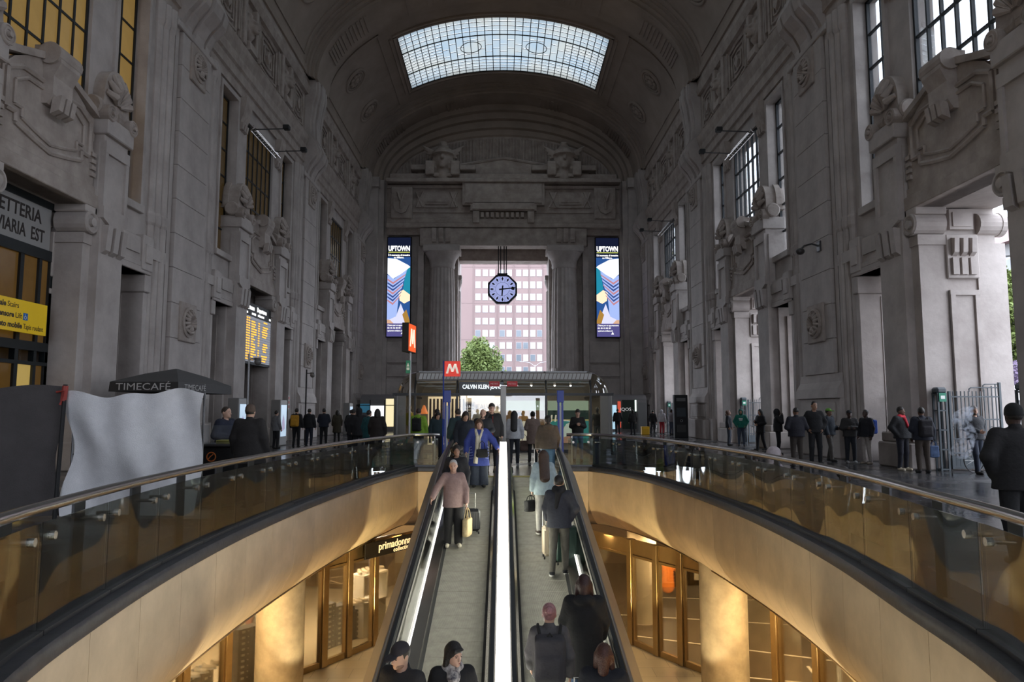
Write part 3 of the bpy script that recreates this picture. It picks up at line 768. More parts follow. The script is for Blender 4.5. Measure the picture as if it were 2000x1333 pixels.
# entablature over the columns
e = MB()
e.box(-10.3, 10.3, 62.1, 63.1, 17.1, 17.7); e.box(-7.3, 7.3, 61.7, 63.1, 16.05, 17.6)
e.cbox(-10.3, 10.3, 61.55, 63.1, 17.65, 18.05, .05); e.cbox(-10.3, 10.3, 61.7, 63.1, 18.05, 18.5, .05)
e.box(-10.3, 10.3, 62.0, 63.1, 18.5, 21.3); e.cbox(-10.3, 10.3, 61.75, 63.1, 21.2, 21.5, .04); e.cbox(-10.3, 10.3, 61.1, 63.1, 21.6, 21.95, .05); e.cbox(-10.0, 10.0, 61.45, 63.1, 21.95, 22.45, .05)
e.box(-10.2, 10.2, 61.8, 63.0, 18.5, 18.75); e.box(-10.2, 10.2, 61.9, 63.0, 19.05, 19.2)
obj('entablature', e, STONE2, wall_far)
t = MB()   # central tablet
t.prism([(-3.6, 21.6), (-3.6, 19.6), (-2.9, 19.6), (-2.9, 19.1), (2.9, 19.1), (2.9, 19.6), (3.6, 19.6), (3.6, 21.6)], 61.35, 62.1, 'y')
t.box(-3.35, 3.35, 61.2, 61.6, 19.75, 21.45); t.box(-2.7, 2.7, 61.2, 61.6, 19.2, 19.8)
for i in range(9): t.cbox(-2.0 + .44 * i, -1.72 + .44 * i, 61.35, 61.7, 18.5, 18.95, .03)
t.cbox(-2.7, -2.1, 61.3, 61.9, 18.0, 19.05, .05); t.cbox(2.1, 2.7, 61.3, 61.9, 18.0, 19.05, .05); t.box(-2.7, 2.7, 61.6, 62, 17.7, 18.4)
obj('tablet', t, STONE2, wall_far)
for s in (-1, 1):
    q = MB()
    q.box(s * 4.2, s * 7.6, 61.85, 62.1, 19.5, 20.9); q.box(s * 4.9, s * 6.9, 61.75, 62.0, 19.75, 20.65); q.box(s * 5.1, s * 6.7, 61.68, 62.0, 19.95, 20.45)
    for c in (4.4, 7.4):
        q.tube([(s * (c - .3), 61.8, 19.5), (s * (c + .3), 61.8, 20.9)], .09, 5); q.tube([(s * (c + .3), 61.8, 19.5), (s * (c - .3), 61.8, 20.9)], .09, 5)
    obj('frieze_panel', q, STONE2, wall_far)
    q = MB(); q.cbox(s * 8.0, s * 9.9, 61.5, 62.2, 18.4, 21.3, .08)
    q.prism([(s * 8.3, 21.1), (s * 8.25, 19.6), (s * 8.5, 19.0), (s * 8.95, 18.8), (s * 9.4, 19.0), (s * 9.65, 19.6), (s * 9.6, 21.1), (s * 8.95, 20.9)], 61.3, 61.6, 'y')
    q.tube([(s * 8.7, 61.28, 20.7), (s * 8.95, 61.2, 19.8), (s * 8.95, 61.28, 19.2)], .12, 6); q.tube([(s * 9.25, 61.28, 20.7), (s * 9.0, 61.2, 19.9)], .12, 6)
    obj('shield', q, STONE2, wall_far)
    for k in range(3):
        g = MB(); g.prism([(61.75, 17.6), (61.4, 17.55), (61.45, 16.6), (61.55, 16.35), (61.75, 16.3)], s * 5.45 + (k - 1) * .6 - .2, s * 5.45 + (k - 1) * .6 + .2, 'x'); obj('bracket', g, STONE2, wall_far)
    # fluted giant column
    c = MB(); n = 40; prof = [(1.22, 5.3), (1.2, 8), (1.12, 12), (1.05, 14.2)]
    rs = []
    for r, z in prof: rs.append([((r - (.07 if i % 2 else 0)) * math.cos(2 * PI * i / n), (r - (.07 if i % 2 else 0)) * math.sin(2 * PI * i / n), z) for i in range(n)])
    c.rings(rs); col = obj('giant_column', c, STONE, wall_far, (s * 5.4, 62.6, 0))
    c = MB(); c.lathe([(1.25, 0), (1.25, 5.3)], 32); c.lathe([(1.45, 0), (1.45, .6), (1.3, .8)], 32); obj('column_base', c, STONE, col)
    c = MB(); c.lathe([(1.06, 14.1), (1.14, 14.3), (1.1, 14.45), (1.2, 14.9), (1.5, 15.35), (1.55, 15.5)], 32); c.cbox(-1.6, 1.6, -1.3, 1.3, 15.5, 16.06, .05); obj('column_capital', c, STONE, col, smooth=True, ang=40)
    c = MB(); c.lathe([(.42, 0), (.42, 12.6), (.62, 13.2), (.62, 13.4)], 18); c.cbox(-.6, .6, -.6, .6, 13.4, 13.8, .04)
    for i in range(10): c.tube([(.42 * math.cos(2 * PI * i / 10), .42 * math.sin(2 * PI * i / 10), .2), (.42 * math.cos(2 * PI * i / 10), .42 * math.sin(2 * PI * i / 10), 12.4)], .06, 5)
    obj('inner_column', c, STONE, wall_far, (s * 4.35, 64.3, 0))
    # side bay: panel courses below the advertising screen
    c = MB(); c.box(s * 7.0, s * 7.5, 62.2, 63.1, 0, 16.1); c.box(s * 7.5, s * 10.3, 62.75, 63.1, 0, 17.2)
    for z0, z1 in ((0, 2.4), (2.6, 4.4), (4.6, 5.6), (5.8, 7.7)): c.cbox(s * 7.55, s * 10.2, 62.55, 62.9, z0, z1, .04)
    obj('ashlar_panel', c, STONE, wall_far)
# pediment slab behind the heads
p = MB(); p.prism([(-7.6, 22.4), (7.6, 22.4), (7.6, 22.9), (4.0, 23.5), (0, 24.15), (-4.0, 23.5), (-7.6, 22.9)], 62.4, 63.0, 'y')
for a, b in (((-4.1, 23.5), (0, 24.2)), ((0, 24.2), (4.1, 23.5))): p.tube([(a[0], 62.38, a[1]), (b[0], 62.38, b[1])], .13, 6)
obj('pediment', p, STONE2, wall_far)
def mercury():
    P = [ELL((0, 0, .0), (.62, .6, .82)), ELL((0, -.2, -.42), (.42, .42, .42), k=.15), CAP((0, -.58, .15), (0, -.72, -.12), .09, .13, k=.08), ELL((0, -.55, -.42), (.2, .12, .05), k=.04), ELL((0, -.5, -.68), (.2, .16, .14), k=.1),
         ELL((.24, -.58, .1), (.14, .1, .09), op='-'), ELL((-.24, -.58, .1), (.14, .1, .09), op='-'), ELL((.24, -.48, .09), (.11, .08, .06), k=.02), ELL((-.24, -.48, .09), (.11, .08, .06), k=.02),
         CAP((0, 0, -.6), (0, .1, -1.3), .36, .5, k=.1), ELL((0, .02, .42), (.74, .72, .5), k=.04), ELL((0, -.1, .3), (.86, .85, .1), k=.05), ELL((0, .05, .85), (.4, .4, .3), k=.1), ELL((0, 0, 1.2), (.34, .3, .12), k=.05)]
    for s in (-1, 1):
        for k in range(4): P.append(CAP((s * .6, 0, .45 - .05 * k), (s * (1.5 - .16 * k), .05, 1.02 - .3 * k), .17, .07, k=.05))
        P.append(CAP((s * .55, -.1, .1), (s * .62, .1, -.9), .16, .24, k=.08))
        for k in range(3): P.append(ELL((s * .6, -.1, -.1 - .3 * k), (.2, .24, .18), k=.05))
    return sdfmesh('winged_head', P, .085, STONE2)
MERC = mercury()
for s in (-1, 1):
    o = obj('winged_head', MERC, STONE2, wall_far, (s * 5.35, 61.5, 23.75)); o.scale = (1.2, 1.2, 1.2)
    b = MB(); b.cbox(-1.25, -.6, -.5, .6, -1.3, -.25, .05); b.cbox(.6, 1.25, -.5, .6, -1.3, -.25, .05); b.cbox(-2.4, 2.4, .1, .8, -.75, -.35, .05); b.cbox(-.7, .7, -.3, .6, -1.4, -1.1, .05)
    obj('head_plinth', b, STONE2, o)
# wall behind the photographer with the matching daylight opening
b = MB(); b.box(-14.5, -5, YBACK - 1.6, YBACK, 0, 30); b.box(5, 14.5, YBACK - 1.6, YBACK, 0, 30); b.box(-5, 5, YBACK - 1.6, YBACK, 15, 30)
struct(obj('wall_back', b, STONE2))
# daylight openings (guides for sky sampling)
for yc in BAYS + BACK:
    for (a, b_, c, d) in [BIG, *SD, CW, *SW]: portal(14.55 if d < 8 else 13.2, yc + (a + b_) / 2, (c + d) / 2, (0, R(90), 0), d - c, b_ - a)
portal(0, 66.3, 7.65, (R(-90), 0, 0), 8.1, 15.3); portal(0, YBACK - 1.7, 7.5, (R(90), 0, 0), 10, 15)
# ground outside
PAVE = mat('street_paving', (0.22, 0.215, 0.21), 0.7, noise=.2, nscale=.3)
g = MB(); g.box(16, 140, -60, 260, -.4, -.02); g.box(-140, 16, 67, 260, -.4, -.02); g.box(-60, 16, -80, YBACK - 4, -.4, -.02)
struct(obj('ground', g, PAVE))
# ================================================================== STAIRWELL AND LOWER LEVEL
LOWZ = -4.5; SOF = -1.75; SL = 0.2126
def seglen(path): return [0] + list(np.cumsum([math.dist(a, b) for a, b in zip(path, path[1:])]))
def at_len(path, S, s):
    for i in range(len(path) - 1):
        if S[i + 1] >= s or i == len(path) - 2:
            t = (s - S[i]) / (S[i + 1] - S[i]); return tuple(a + (b - a) * t for a, b in zip(path[i], path[i + 1]))
def sub(path, s0, s1, n=5):
    S = seglen(path); return [at_len(path, S, s0 + (s1 - s0) * k / n) for k in range(n + 1)]
PROF = [(0, -.13), (0, -.95), (.05, -1.15), (.2, -1.42), (.38, -1.62), (.55, SOF)]
for side, (E_, nm) in enumerate(((EDGE_R, 'wall_stairwell_right'), (EDGE_L, 'wall_stairwell_left'))):
    sg = -1 if side == 0 else 1
    path = E_ + [(LX if side == 0 else -LX, EY)]
    back = MB(); back.sweep([(x, y, 0) for x, y in path], [(sg * (o + .05), z) for o, z in PROF] + [(sg * .9, SOF), (sg * .9, -.05), (sg * .05, -.05)])
    W = struct(obj(nm, back, mat('joint_backing_stone', (.3, .24, .17), .8)))  # plain darker stone backing, seen in the panel joints
    S = seglen(path); Lc = seglen(E_)[-1]; n = 20
    for k in range(n + 1):
        a, b = (Lc * k / n, Lc * (k + 1) / n) if k < n else (Lc, S[-1])
        p = sub(path, a + .004, b - .004, 6 if k < n else 2)
        m_ = MB(); prof = [(sg * o, z) for o, z in PROF] + [(sg * (o + .04), z) for o, z in PROF[::-1]]
        m_.sweep([(x, y, 0) for x, y in p], prof); obj('cladding_panel', m_, PLASTER, W, smooth=True, ang=25)
    cpg = MB(); cpg.sweep([(x, y, 0) for x, y in path], [(-sg * .05, -.11), (-sg * .05, -.015), (-sg * .03, .02), (sg * .75, .02), (sg * .75, -.11)]); obj('coping', cpg, GRANITE, W, smooth=True, ang=30)
OUTER = [(-12.5, -6), (12.5, -6), (12.5, 30), (-12.5, 30)]
hole2 = offs(EDGE_R, -.5) + [(LX, 22.3), (-LX, 22.3)] + offs(EDGE_L, .5)[::-1]
struct(flat_with_hole('ceiling_lower', OUTER, hole2, SOF, mat('lower_soffit', (.6, .47, .3), .8)))
LOWF = bpy.data.materials.new('warm_stone_tiles'); LOWF.use_nodes = True
def _lf():
    t = LOWF.node_tree; b = t.nodes['Principled BSDF']; L = t.links.new; tc = t.nodes.new('ShaderNodeTexCoord')
    br = t.nodes.new('ShaderNodeTexBrick'); br.inputs['Scale'].default_value = 1; br.inputs['Brick Width'].default_value = .9; br.inputs['Row Height'].default_value = .6; br.inputs['Mortar Size'].default_value = .006
    br.inputs['Color1'].default_value = (.56, .47, .33, 1); br.inputs['Color2'].default_value = (.5, .42, .29, 1); br.inputs['Mortar'].default_value = (.3, .24, .17, 1)
    L(tc.outputs['Object'], br.inputs['Vector']); L(br.outputs['Color'], b.inputs['Base Color']); b.inputs['Roughness'].default_value = .3
_lf()
m_ = MB(); m_.box(-12.5, 12.5, -6, 30, LOWZ - .2, LOWZ); struct(obj('floor_lower', m_, LOWF))
m_ = MB(); m_.box(-12.6, -12.5, -6, 30, LOWZ, SOF); m_.box(12.5, 12.6, -6, 30, LOWZ, SOF); m_.box(-12.6, 12.6, 30, 30.1, LOWZ, SOF); m_.box(-12.6, 12.6, -6.1, -6, LOWZ, SOF + 1.7); struct(obj('wall_lower', m_, CREAM))
m_ = MB(); m_.box(-LX, LX, 21.2, 21.4, LOWZ, -.1); m_.box(-LX, LX, COMB + .1, 21.4, -.35, -.1); struct(obj('wall_under_landing', m_, PLASTER))
# lower columns
for x, y, r, lab in ((-4.85, 16.2, .51, 'round weathered concrete column below the left cladding'), (4.85, 16.2, .51, 'round weathered concrete column below the right cladding'), (4.05, 21.4, .42, 'slimmer round column inside the sports shop'), (-5.7, 9.6, .51, 'round concrete column hidden low on the left'), (5.7, 9.6, .51, 'round concrete column hidden low on the right')):
    if abs(x) == 5.7: continue
    root = tag(empty('column', (x, y, LOWZ)), lab, 'column')
    c = MB(); c.lathe([(r, .12), (r, -LOWZ + SOF + .55)], 32); obj('shaft', c, mat('stained_concrete', (.5, .42, .3), .7, noise=.4, nscale=2.2, bump=.1), root, smooth=True, ang=40)
    c = MB(); c.lathe([(r + .03, 0), (r + .03, .13), (r, .15)], 32); obj('base_ring', c, mat('dark_base_band', (.16, .11, .07), .5), root)
# storefronts
SF = [(2.3, 21.6), (3.45, 19.75), (3.95, 18.85), (4.4, 18.15), (4.85, 17.5), (5.25, 16.8), (5.75, 15.5), (6.1, 14.3), (6.4, 12.7), (6.55, 10.8), (6.6, 8.4), (6.6, 5.5)]
def storefront(s, lab):
    root = tag(empty('storefront', (0, 0, LOWZ)), lab, 'shop front')
    P = [(s * x, y) for x, y in SF]; H = SOF - LOWZ
    for i, p in enumerate(P):
        a, b = P[max(i - 1, 0)], P[min(i + 1, len(P) - 1)]; an = math.atan2(b[1] - a[1], b[0] - a[0])
        m_ = MB(); m_.cbox(-.09, .09, -.1, .1, 0, H, .01); m_.box(-.12, -.095, -.06, .06, 0, H); m_.box(.095, .12, -.06, .06, 0, H)
        o = obj('mullion', m_, BRONZE, root, (p[0], p[1], 0)); o.rotation_euler = (0, 0, an)
    for a, b in zip(P, P[1:]):
        an = math.atan2(b[1] - a[1], b[0] - a[0]); l = math.dist(a, b); c = ((a[0] + b[0]) / 2, (a[1] + b[1]) / 2)
        g = MB(); g.box(-l / 2 + .1, l / 2 - .1, -.008, .008, .14, H - .42); o = obj('glass_pane', g, SHOPG, root, (*c, 0)); o.rotation_euler = (0, 0, an)
        for nm, b_ in (('bottom_rail', (-.05, .05, 0, .14)), ('top_rail', (-.05, .05, H - .46, H - .4)), ('fascia_panel', (-.02, .02, H - .4, H))):
            f = MB(); f.box(-l / 2 + .1, l / 2 - .1, *b_); o = obj(nm, f, BRONZE, root, (*c, 0)); o.rotation_euler = (0, 0, an)
    return root
sf_l = storefront(-1, 'bronze framed glass front of the shoe shop on the lower level')
sf_r = storefront(1, 'bronze framed glass front of the sports shop on the lower level')
# moving walkways
PAL = bpy.data.materials.new('ribbed_pallet'); PAL.use_nodes = True
def _pal():
    t = PAL.node_tree; b = t.nodes['Principled BSDF']; L = t.links.new; tc = t.nodes.new('ShaderNodeTexCoord')
    w = t.nodes.new('ShaderNodeTexWave'); w.bands_direction = 'X'; w.inputs['Scale'].default_value = 28; L(tc.outputs['Object'], w.inputs['Vector'])
    n = t.nodes.new('ShaderNodeTexNoise'); n.inputs['Scale'].default_value = 7; L(tc.outputs['Object'], n.inputs['Vector'])
    r = t.nodes.new('ShaderNodeValToRGB'); r.color_ramp.elements[0].color = (.15, .14, .115, 1); r.color_ramp.elements[1].color = (.38, .36, .30, 1)
    mx = t.nodes.new('ShaderNodeMath'); mx.operation = 'MULTIPLY_ADD'; mx.inputs[1].default_value = .4; L(w.outputs['Fac'], mx.inputs[0]); L(n.outputs['Fac'], mx.inputs[2])
    L(mx.outputs[0], r.inputs[0]); L(r.outputs[0], b.inputs['Base Color']); b.inputs['Roughness'].default_value = .45; b.inputs['Metallic'].default_value = 0
    bp = t.nodes.new('ShaderNodeBump'); bp.inputs['Strength'].default_value = .5; bp.inputs['Distance'].default_value = .01; L(w.outputs['Fac'], bp.inputs['Height']); L(bp.outputs[0], b.inputs['Normal'])
_pal()
def wz(y): return -(COMB - y) * SL if y < COMB else 0.0
def hz(y):                           # smoothed handrail base line
    t = y - COMB - .2
    if t < -1.2: return wz(y)
    if t > 1.2: return 0.0
    return -SL * (1.2 - t) ** 2 / 4.8
BALG = glassmat('walkway_glass', (.88, .9, .87), .10, wav=.08, wscale=1.2)
YB = -1.0; YT = 21.6
def incl(mb, x0, x1, d0, d1, y0=YB, y1=YT, f=hz, n=14):   # bar following the slope, between depths d0..d1 above the tread
    rs = []
    for k in range(n + 1):
        y = y0 + (y1 - y0) * k / n if k else y0
        rs.append([(x0, y, f(y) + d0), (x1, y, f(y) + d0), (x1, y, f(y) + d1), (x0, y, f(y) + d1)])
    mb.rings(rs)
def ys(y0, y1): return sorted({y0, y1, *[y for y in np.linspace(COMB - 1.2, COMB + 1.5, 9)]})
def inclp(mb, prof, y0=YB, y1=YT):   # polygon profile (x, d) swept along the slope
    mb.rings([[(x, y, hz(y) + d) for x, d in prof] for y in [y0] + [v for v in np.linspace(COMB - 1.2, COMB + 1.5, 9)] + [y1]])
def walkway(s, lab):
    root = tag(empty('moving_walkway', (0, COMB, 0)), lab, 'moving walkway')
    def add(nm, mb, m, par=root, **k):
        o = obj(nm, mb, m, par, **k); o.location = (0, -COMB, 0); return o
    pm = MB(); pm.cbox(-.45, .45, -.198, .198, -.05, 0, .006)
    pme = pm.mesh('pallet'); fixn(pme); pme.materials.append(PAL)
    L0 = .4 * math.cos(math.atan(SL)); k = 0; y = COMB - .2
    while y > 4.5:
        o = bpy.data.objects.new('pallet', pme); COL.objects.link(o); o.parent = root; o.location = (s * .69, y - COMB, wz(y)); o.rotation_euler = (math.atan(SL), 0, 0); y -= L0
    m_ = MB(); m_.box(s * .2, s * 1.2, COMB, 22.2, -.06, .012); add('landing_plate', m_, STEEL)
    m_ = MB(); m_.box(s * .24, s * 1.14, COMB - .02, COMB + .16, -.03, .018); add('comb', m_, mat('comb_yellow', (.32, .27, .08), .5))
    for q, (x0, xg, xr) in enumerate(((.24, .175, .13), (1.145, 1.32, 1.39))):
        i = 1 if q else -1
        m_ = MB(); inclp(m_, [(s * x0, -.05), (s * x0, .13), (s * xg, .2), (s * (xg + i * .02), .2), (s * (xg + i * .02), -.05)]); add('skirt', m_, STEEL)
        m_ = MB(); inclp(m_, [(s * (x0 + (-.045 if q else .045)), -.02), (s * (x0 + (-.045 if q else .045)), .012), (s * x0, .03), (s * x0, -.02)]); add('skirt_brush', m_, BLACK)
        m_ = MB(); inclp(m_, [(s * xg, .2), (s * (xg + i * .012), .2), (s * (xr + i * .0), .84), (s * (xr - i * .012), .84)], YB, 21.3); add('glass_side', m_, BALG)
        pts = [(s * xr, y, hz(y) + .87) for y in list(np.linspace(YB, COMB - 1.2, 4)) + list(np.linspace(COMB - 1.0, 21.2, 10))]
        pts += [(s * xr, 21.2 + .42 * math.sin(a), .45 + .42 * math.cos(a)) for a in np.linspace(.25, PI, 9)] + [(s * xr, 20.6, .03)]
        m_ = MB(); rs = []
        for k2, p in enumerate(pts):
            a_, b_ = pts[max(k2 - 1, 0)], pts[min(k2 + 1, len(pts) - 1)]; ty, tz = b_[1] - a_[1], b_[2] - a_[2]; l = math.hypot(ty, tz); ny, nz = -tz / l, ty / l
            rs.append([(p[0] + w, p[1] + ny * h_, p[2] + nz * h_) for w, h_ in ((-.042, -.02), (-.042, .012), (-.025, .03), (.025, .03), (.042, .012), (.042, -.02))])
        m_.rings(rs); add('handrail', m_, RUBBER, smooth=True, ang=40)
    m_ = MB(); inclp(m_, [(s * 1.34, .80), (s * 1.47, .80), (s * 1.5, .78), (s * 1.72, .42), (s * 1.74, -.9), (s * 1.7, -.9), (s * 1.68, .40), (s * 1.46, .72), (s * 1.34, .72)], YB, 21.75); add('outer_cladding', m_, mat('satin_steel_cladding', (.42, .4, .37), .38, metal=.75, noise=.1, nscale=2))
    m_ = MB(); inclp(m_, [(s * .2, -.1), (s * 1.7, -.1), (s * 1.7, -.9), (s * .2, -.9)], YB, COMB + .05); add('truss_casing', m_, DSTEEL)
    # led strip under the outer handrail, shining on the inside of the balustrade
    m_ = MB(); inclp(m_, [(s * 1.30, .205), (s * 1.315, .205), (s * 1.315, .23), (s * 1.30, .23)], YB, COMB - .4); add('led_strip', m_, emat('walkway_led', (1, .97, .9), 3.0))
    return root
wk_l = walkway(-1, 'left moving walkway bringing people down toward the viewer')
wk_r = walkway(1, 'right moving walkway carrying people up away from the viewer')
root = tag(empty('light_strip', (0, COMB, 0)), 'glowing white light panel running between the two moving walkways', 'light panel')
m_ = MB(); inclp(m_, [(-.085, .22), (.085, .22), (.085, .83), (-.085, .83)], YB, COMB - .9); o = obj('diffuser', m_, GLOW, root); o.location = (0, -COMB, 0)
m_ = MB(); inclp(m_, [(-.1, .03), (.1, .03), (.1, .22), (-.1, .22)], YB, COMB + 2.2); inclp(m_, [(-.085, .22), (.085, .22), (.085, .82), (-.085, .82)], COMB - .9, COMB + 2.2); o = obj('housing', m_, STEEL, root); o.location = (0, -COMB, 0)
# ---------------------------------------------------------------- curved glass balustrades
def balustrade(path, sg, lab, endx):
    root = tag(empty('glass_balustrade', (path[30][0], path[30][1], 0)), lab, 'balustrade'); O = root.location
    def add(nm, mb, m, par=root, **k):
        o = obj(nm, mb, m, par, **k); o.location = (-O.x, -O.y, 0) if par is root else (0, 0, 0); return o
    full = path + [(endx, 22.0)]
    m_ = MB(); m_.tube([(x, y, .965) for x, y in path[6:]] + [(path[-1][0] * .97, 22.02, .965), (endx, 22.02, .965)], .047, 12); add('handrail', m_, STEEL, smooth=True)
    S = seglen(path); n = 18; Lc = S[-1]
    for k in range(n + 1):
        if k == 0: continue
        last = k == n
        p = sub(path, Lc * k / n + .008, Lc * (k + 1) / n - .008, 5) if not last else [(path[-1][0], 22.0), (endx * 1.02, 22.0)]
        g = MB(); g.sweep([(x, y, 0) for x, y in p], [(-sg * .05, .04), (-sg * .05, .86), (-sg * .062, .86), (-sg * .062, .04)])
        go = add('glass_panel', g, WAVY, smooth=True, ang=40)
        q0, q1 = (p[0], p[-1])
        for q, t in ((q0, .16), (q1, -.16)):
            i = p.index(q); j = i + 1 if t > 0 else i - 1
            l = math.dist(p[i], p[j]); c = (p[i][0] + (p[j][0] - p[i][0]) * min(1, abs(t) / l), p[i][1] + (p[j][1] - p[i][1]) * min(1, abs(t) / l))
            nx, ny = -(p[j][1] - p[i][1]) / l, (p[j][0] - p[i][0]) / l
            sd = sg if t > 0 else -sg; d = MB(); d.tube([(c[0] + nx * sd * a, c[1] + ny * sd * a, .74) for a in (-.085, -.05, -.0499, .12)], [.034, .034, .018, .018], 10); obj('clamp', d, STEEL, go)
        sfoot = MB(); sfoot.sweep([(x, y, 0) for x, y in p], [(-sg * .11, .02), (-sg * .11, .06), (0, .06), (0, .02)]); add('base_channel', sfoot, DSTEEL)
        c = at_len(path, S, Lc * k / n - .12) if not last else (path[-1][0], 22.1)
        a_ = at_len(path, S, Lc * k / n - .2); b_ = at_len(path, S, min(Lc, Lc * k / n)); an = math.atan2(b_[1] - a_[1], b_[0] - a_[0])
        po = MB(); po.box(-.11, .11, -.012, .012, .02, .93); po.box(-.11, .11, -.05, .05, .02, .035); po.box(-.02, .02, -.01, .09, .9, .95)
        o = obj('post', po, DSTEEL, root); nx, ny = -math.sin(an), math.cos(an); o.location = (c[0] + sg * nx * .16 - O.x, c[1] + sg * ny * .16 - O.y, 0); o.rotation_euler = (0, 0, an)
    e = MB(); e.cyl((endx * 1.08, 22.02, 0), .03, .94, 10); add('end_post', e, STEEL)
    return root
balustrade(RAIL_R, -1, 'curved glass balustrade with steel handrail along the right rim', 1.93)
balustrade(RAIL_L, 1, 'curved glass balustrade with steel handrail along the left rim', -1.93)
# warm lamps of the lower level (recessed in its soffit)
def area(x, y, z, sx, sy, w, col, rot=(0, 0, 0), name='shop_light'):
    l = bpy.data.lights.new(name, 'AREA'); l.shape = 'RECTANGLE'; l.size = sx; l.size_y = sy; l.energy = w; l.color = col
    o = bpy.data.objects.new(name, l); COL.objects.link(o); o.location = (x, y, z); o.rotation_euler = rot; return o
WARM = (1.0, .68, .32)
for s in (-1, 1):
    for x, y, w in ((3.1, 20.6, 60), (4.3, 19.3, 0), (4.6, 18.6, 60), (5.35, 14.5, 110), (5.7, 11.5, 110), (5.9, 8.5, 110), (5.9, 5, 90)):
        if w: area(s * x, y, SOF - .03, .5, .5, w, WARM, name='corridor_light')
    for x, y, w in ((5.0, 20.5, 260), (7.0, 17.5, 320), (8.2, 13.5, 320), (8.4, 9.5, 250)): area(s * x, y, SOF - .05, 1.6, 1.6, w, (1.0, .78, .5) if s < 0 else (1, .72, .38))
def spot(p, t, w, col, ang=70, r=.08):
    l = bpy.data.lights.new('uplight_and_fill', 'SPOT'); l.energy = w; l.color = col; l.spot_size = R(ang); l.spot_blend = .25; l.shadow_soft_size = r
    o = bpy.data.objects.new('uplight_and_fill', l); COL.objects.link(o); o.location = p; o.rotation_euler = (Vector(t) - Vector(p)).to_track_quat('-Z', 'Y').to_euler()
for s in (-1, 1):
    spot((s * 2.35, 16.2, -4.2), (s * 2.9, 21.0, -.5), 700, (1, .80, .40), 60); spot((s * 3.6, 14.6, -4.3), (s * 4.2, 16.6, -.8), 200, (1, .8, .45), 80); spot((s * 3.3, 10.0, -4.3), (s * 4.3, 12.2, -.8), 420, (1, .82, .5), 90); spot((s * 3.0, 5.5, -4.3), (s * 4.1, 7.8, -.8), 420, (1, .82, .5), 90)  # nearest pair is added only to brighten the near cladding
area(-4.2, 22.5, SOF - .05, 1.2, 1.2, 160, (1.0, .82, .58)); area(4.2, 22.8, SOF - .05, 1.2, 1.2, 160, (1.0, .72, .4))
# ================================================================== CLOCK, SCREENS, SIGNS
def octo(r, a0=PI / 8): return [(r * math.cos(a0 + PI / 4 * i), r * math.sin(a0 + PI / 4 * i)) for i in range(8)]
root = tag(empty('hanging_clock', (-.08, 62.0, 12.2)), 'octagonal station clock hanging on four black rods in the far opening', 'clock')
m_ = MB(); o8, i8 = octo(1.38), octo(1.18); n = 8
m_.rings([[(x, -.22, z) for x, z in o8], [(x, .22, z) for x, z in o8]]); obj('case', m_, BLACK, root)
m_ = MB(); m_.rings([[(x, y, z) for x, z in P] for y, P in ((-.2, o8), (-.3, octo(1.34)), (-.3, octo(1.22)), (-.2, octo(1.2)))], cap=False); obj('bezel', m_, BLACK, root)
m_ = MB(); m_.lathe([(1.17, -.235), (1.17, -.225)], 40, axis='y'); obj('dial', m_, emat('clock_dial_light', (.47, .53, .95), .78), root)
m_ = MB(); m_.lathe([(1.25, -.232), (1.25, -.222)], 40, axis='y'); obj('dial_rim', m_, BLACK, root)
for k in range(12):
    a = PI / 6 * k; d = MB(); d.prism([(0, 1.1), (.085, .93), (0, .72), (-.085, .93)], -.245, -.236, 'y'); o = obj('hour_mark', d, BLACK, root); o.rotation_euler = (0, a, 0)
for k in range(60):
    if k % 5 in (2, 3):
        d = MB(); d.box(-.006, .006, -.242, -.236, .62, 1.12); o = obj('minute_line', d, BLACK, root); o.rotation_euler = (0, PI / 30 * k + .03, 0)
d = MB(); d.torus((0, -.24, 0), .6, .012, 40, 5, 'y'); obj('inner_ring', d, BLACK, root)
d = MB(); d.prism([(-.06, -.3), (.06, -.3), (.05, .75), (.13, .88), (0, 1.16), (-.13, .88), (-.05, .75)], -.27, -.25, 'y'); o = obj('minute_hand', d, BLACK, root); o.rotation_euler = (0, R(84), 0)
d = MB(); d.prism([(-.06, -.32), (.06, -.32), (.055, .6), (-.055, .6)], -.265, -.25, 'y'); o = obj('hour_hand', d, BLACK, root); o.rotation_euler = (0, R(184), 0)
for x in (-.36, -.16, .14, .34): d = MB(); d.cyl((x, 0, 1.3), .045, 2.56, 8); obj('rod', d, BLACK, root)
d = MB(); d.cbox(-.45, .45, -.22, .22, 1.27, 1.42, .02); obj('rod_bracket', d, BLACK, root)
def E(nm, c, s=1.0): return emat(nm, c, s)
def poly(pts, y0, th=.01): return MB().prism(pts, y0, y0 + th, 'y')
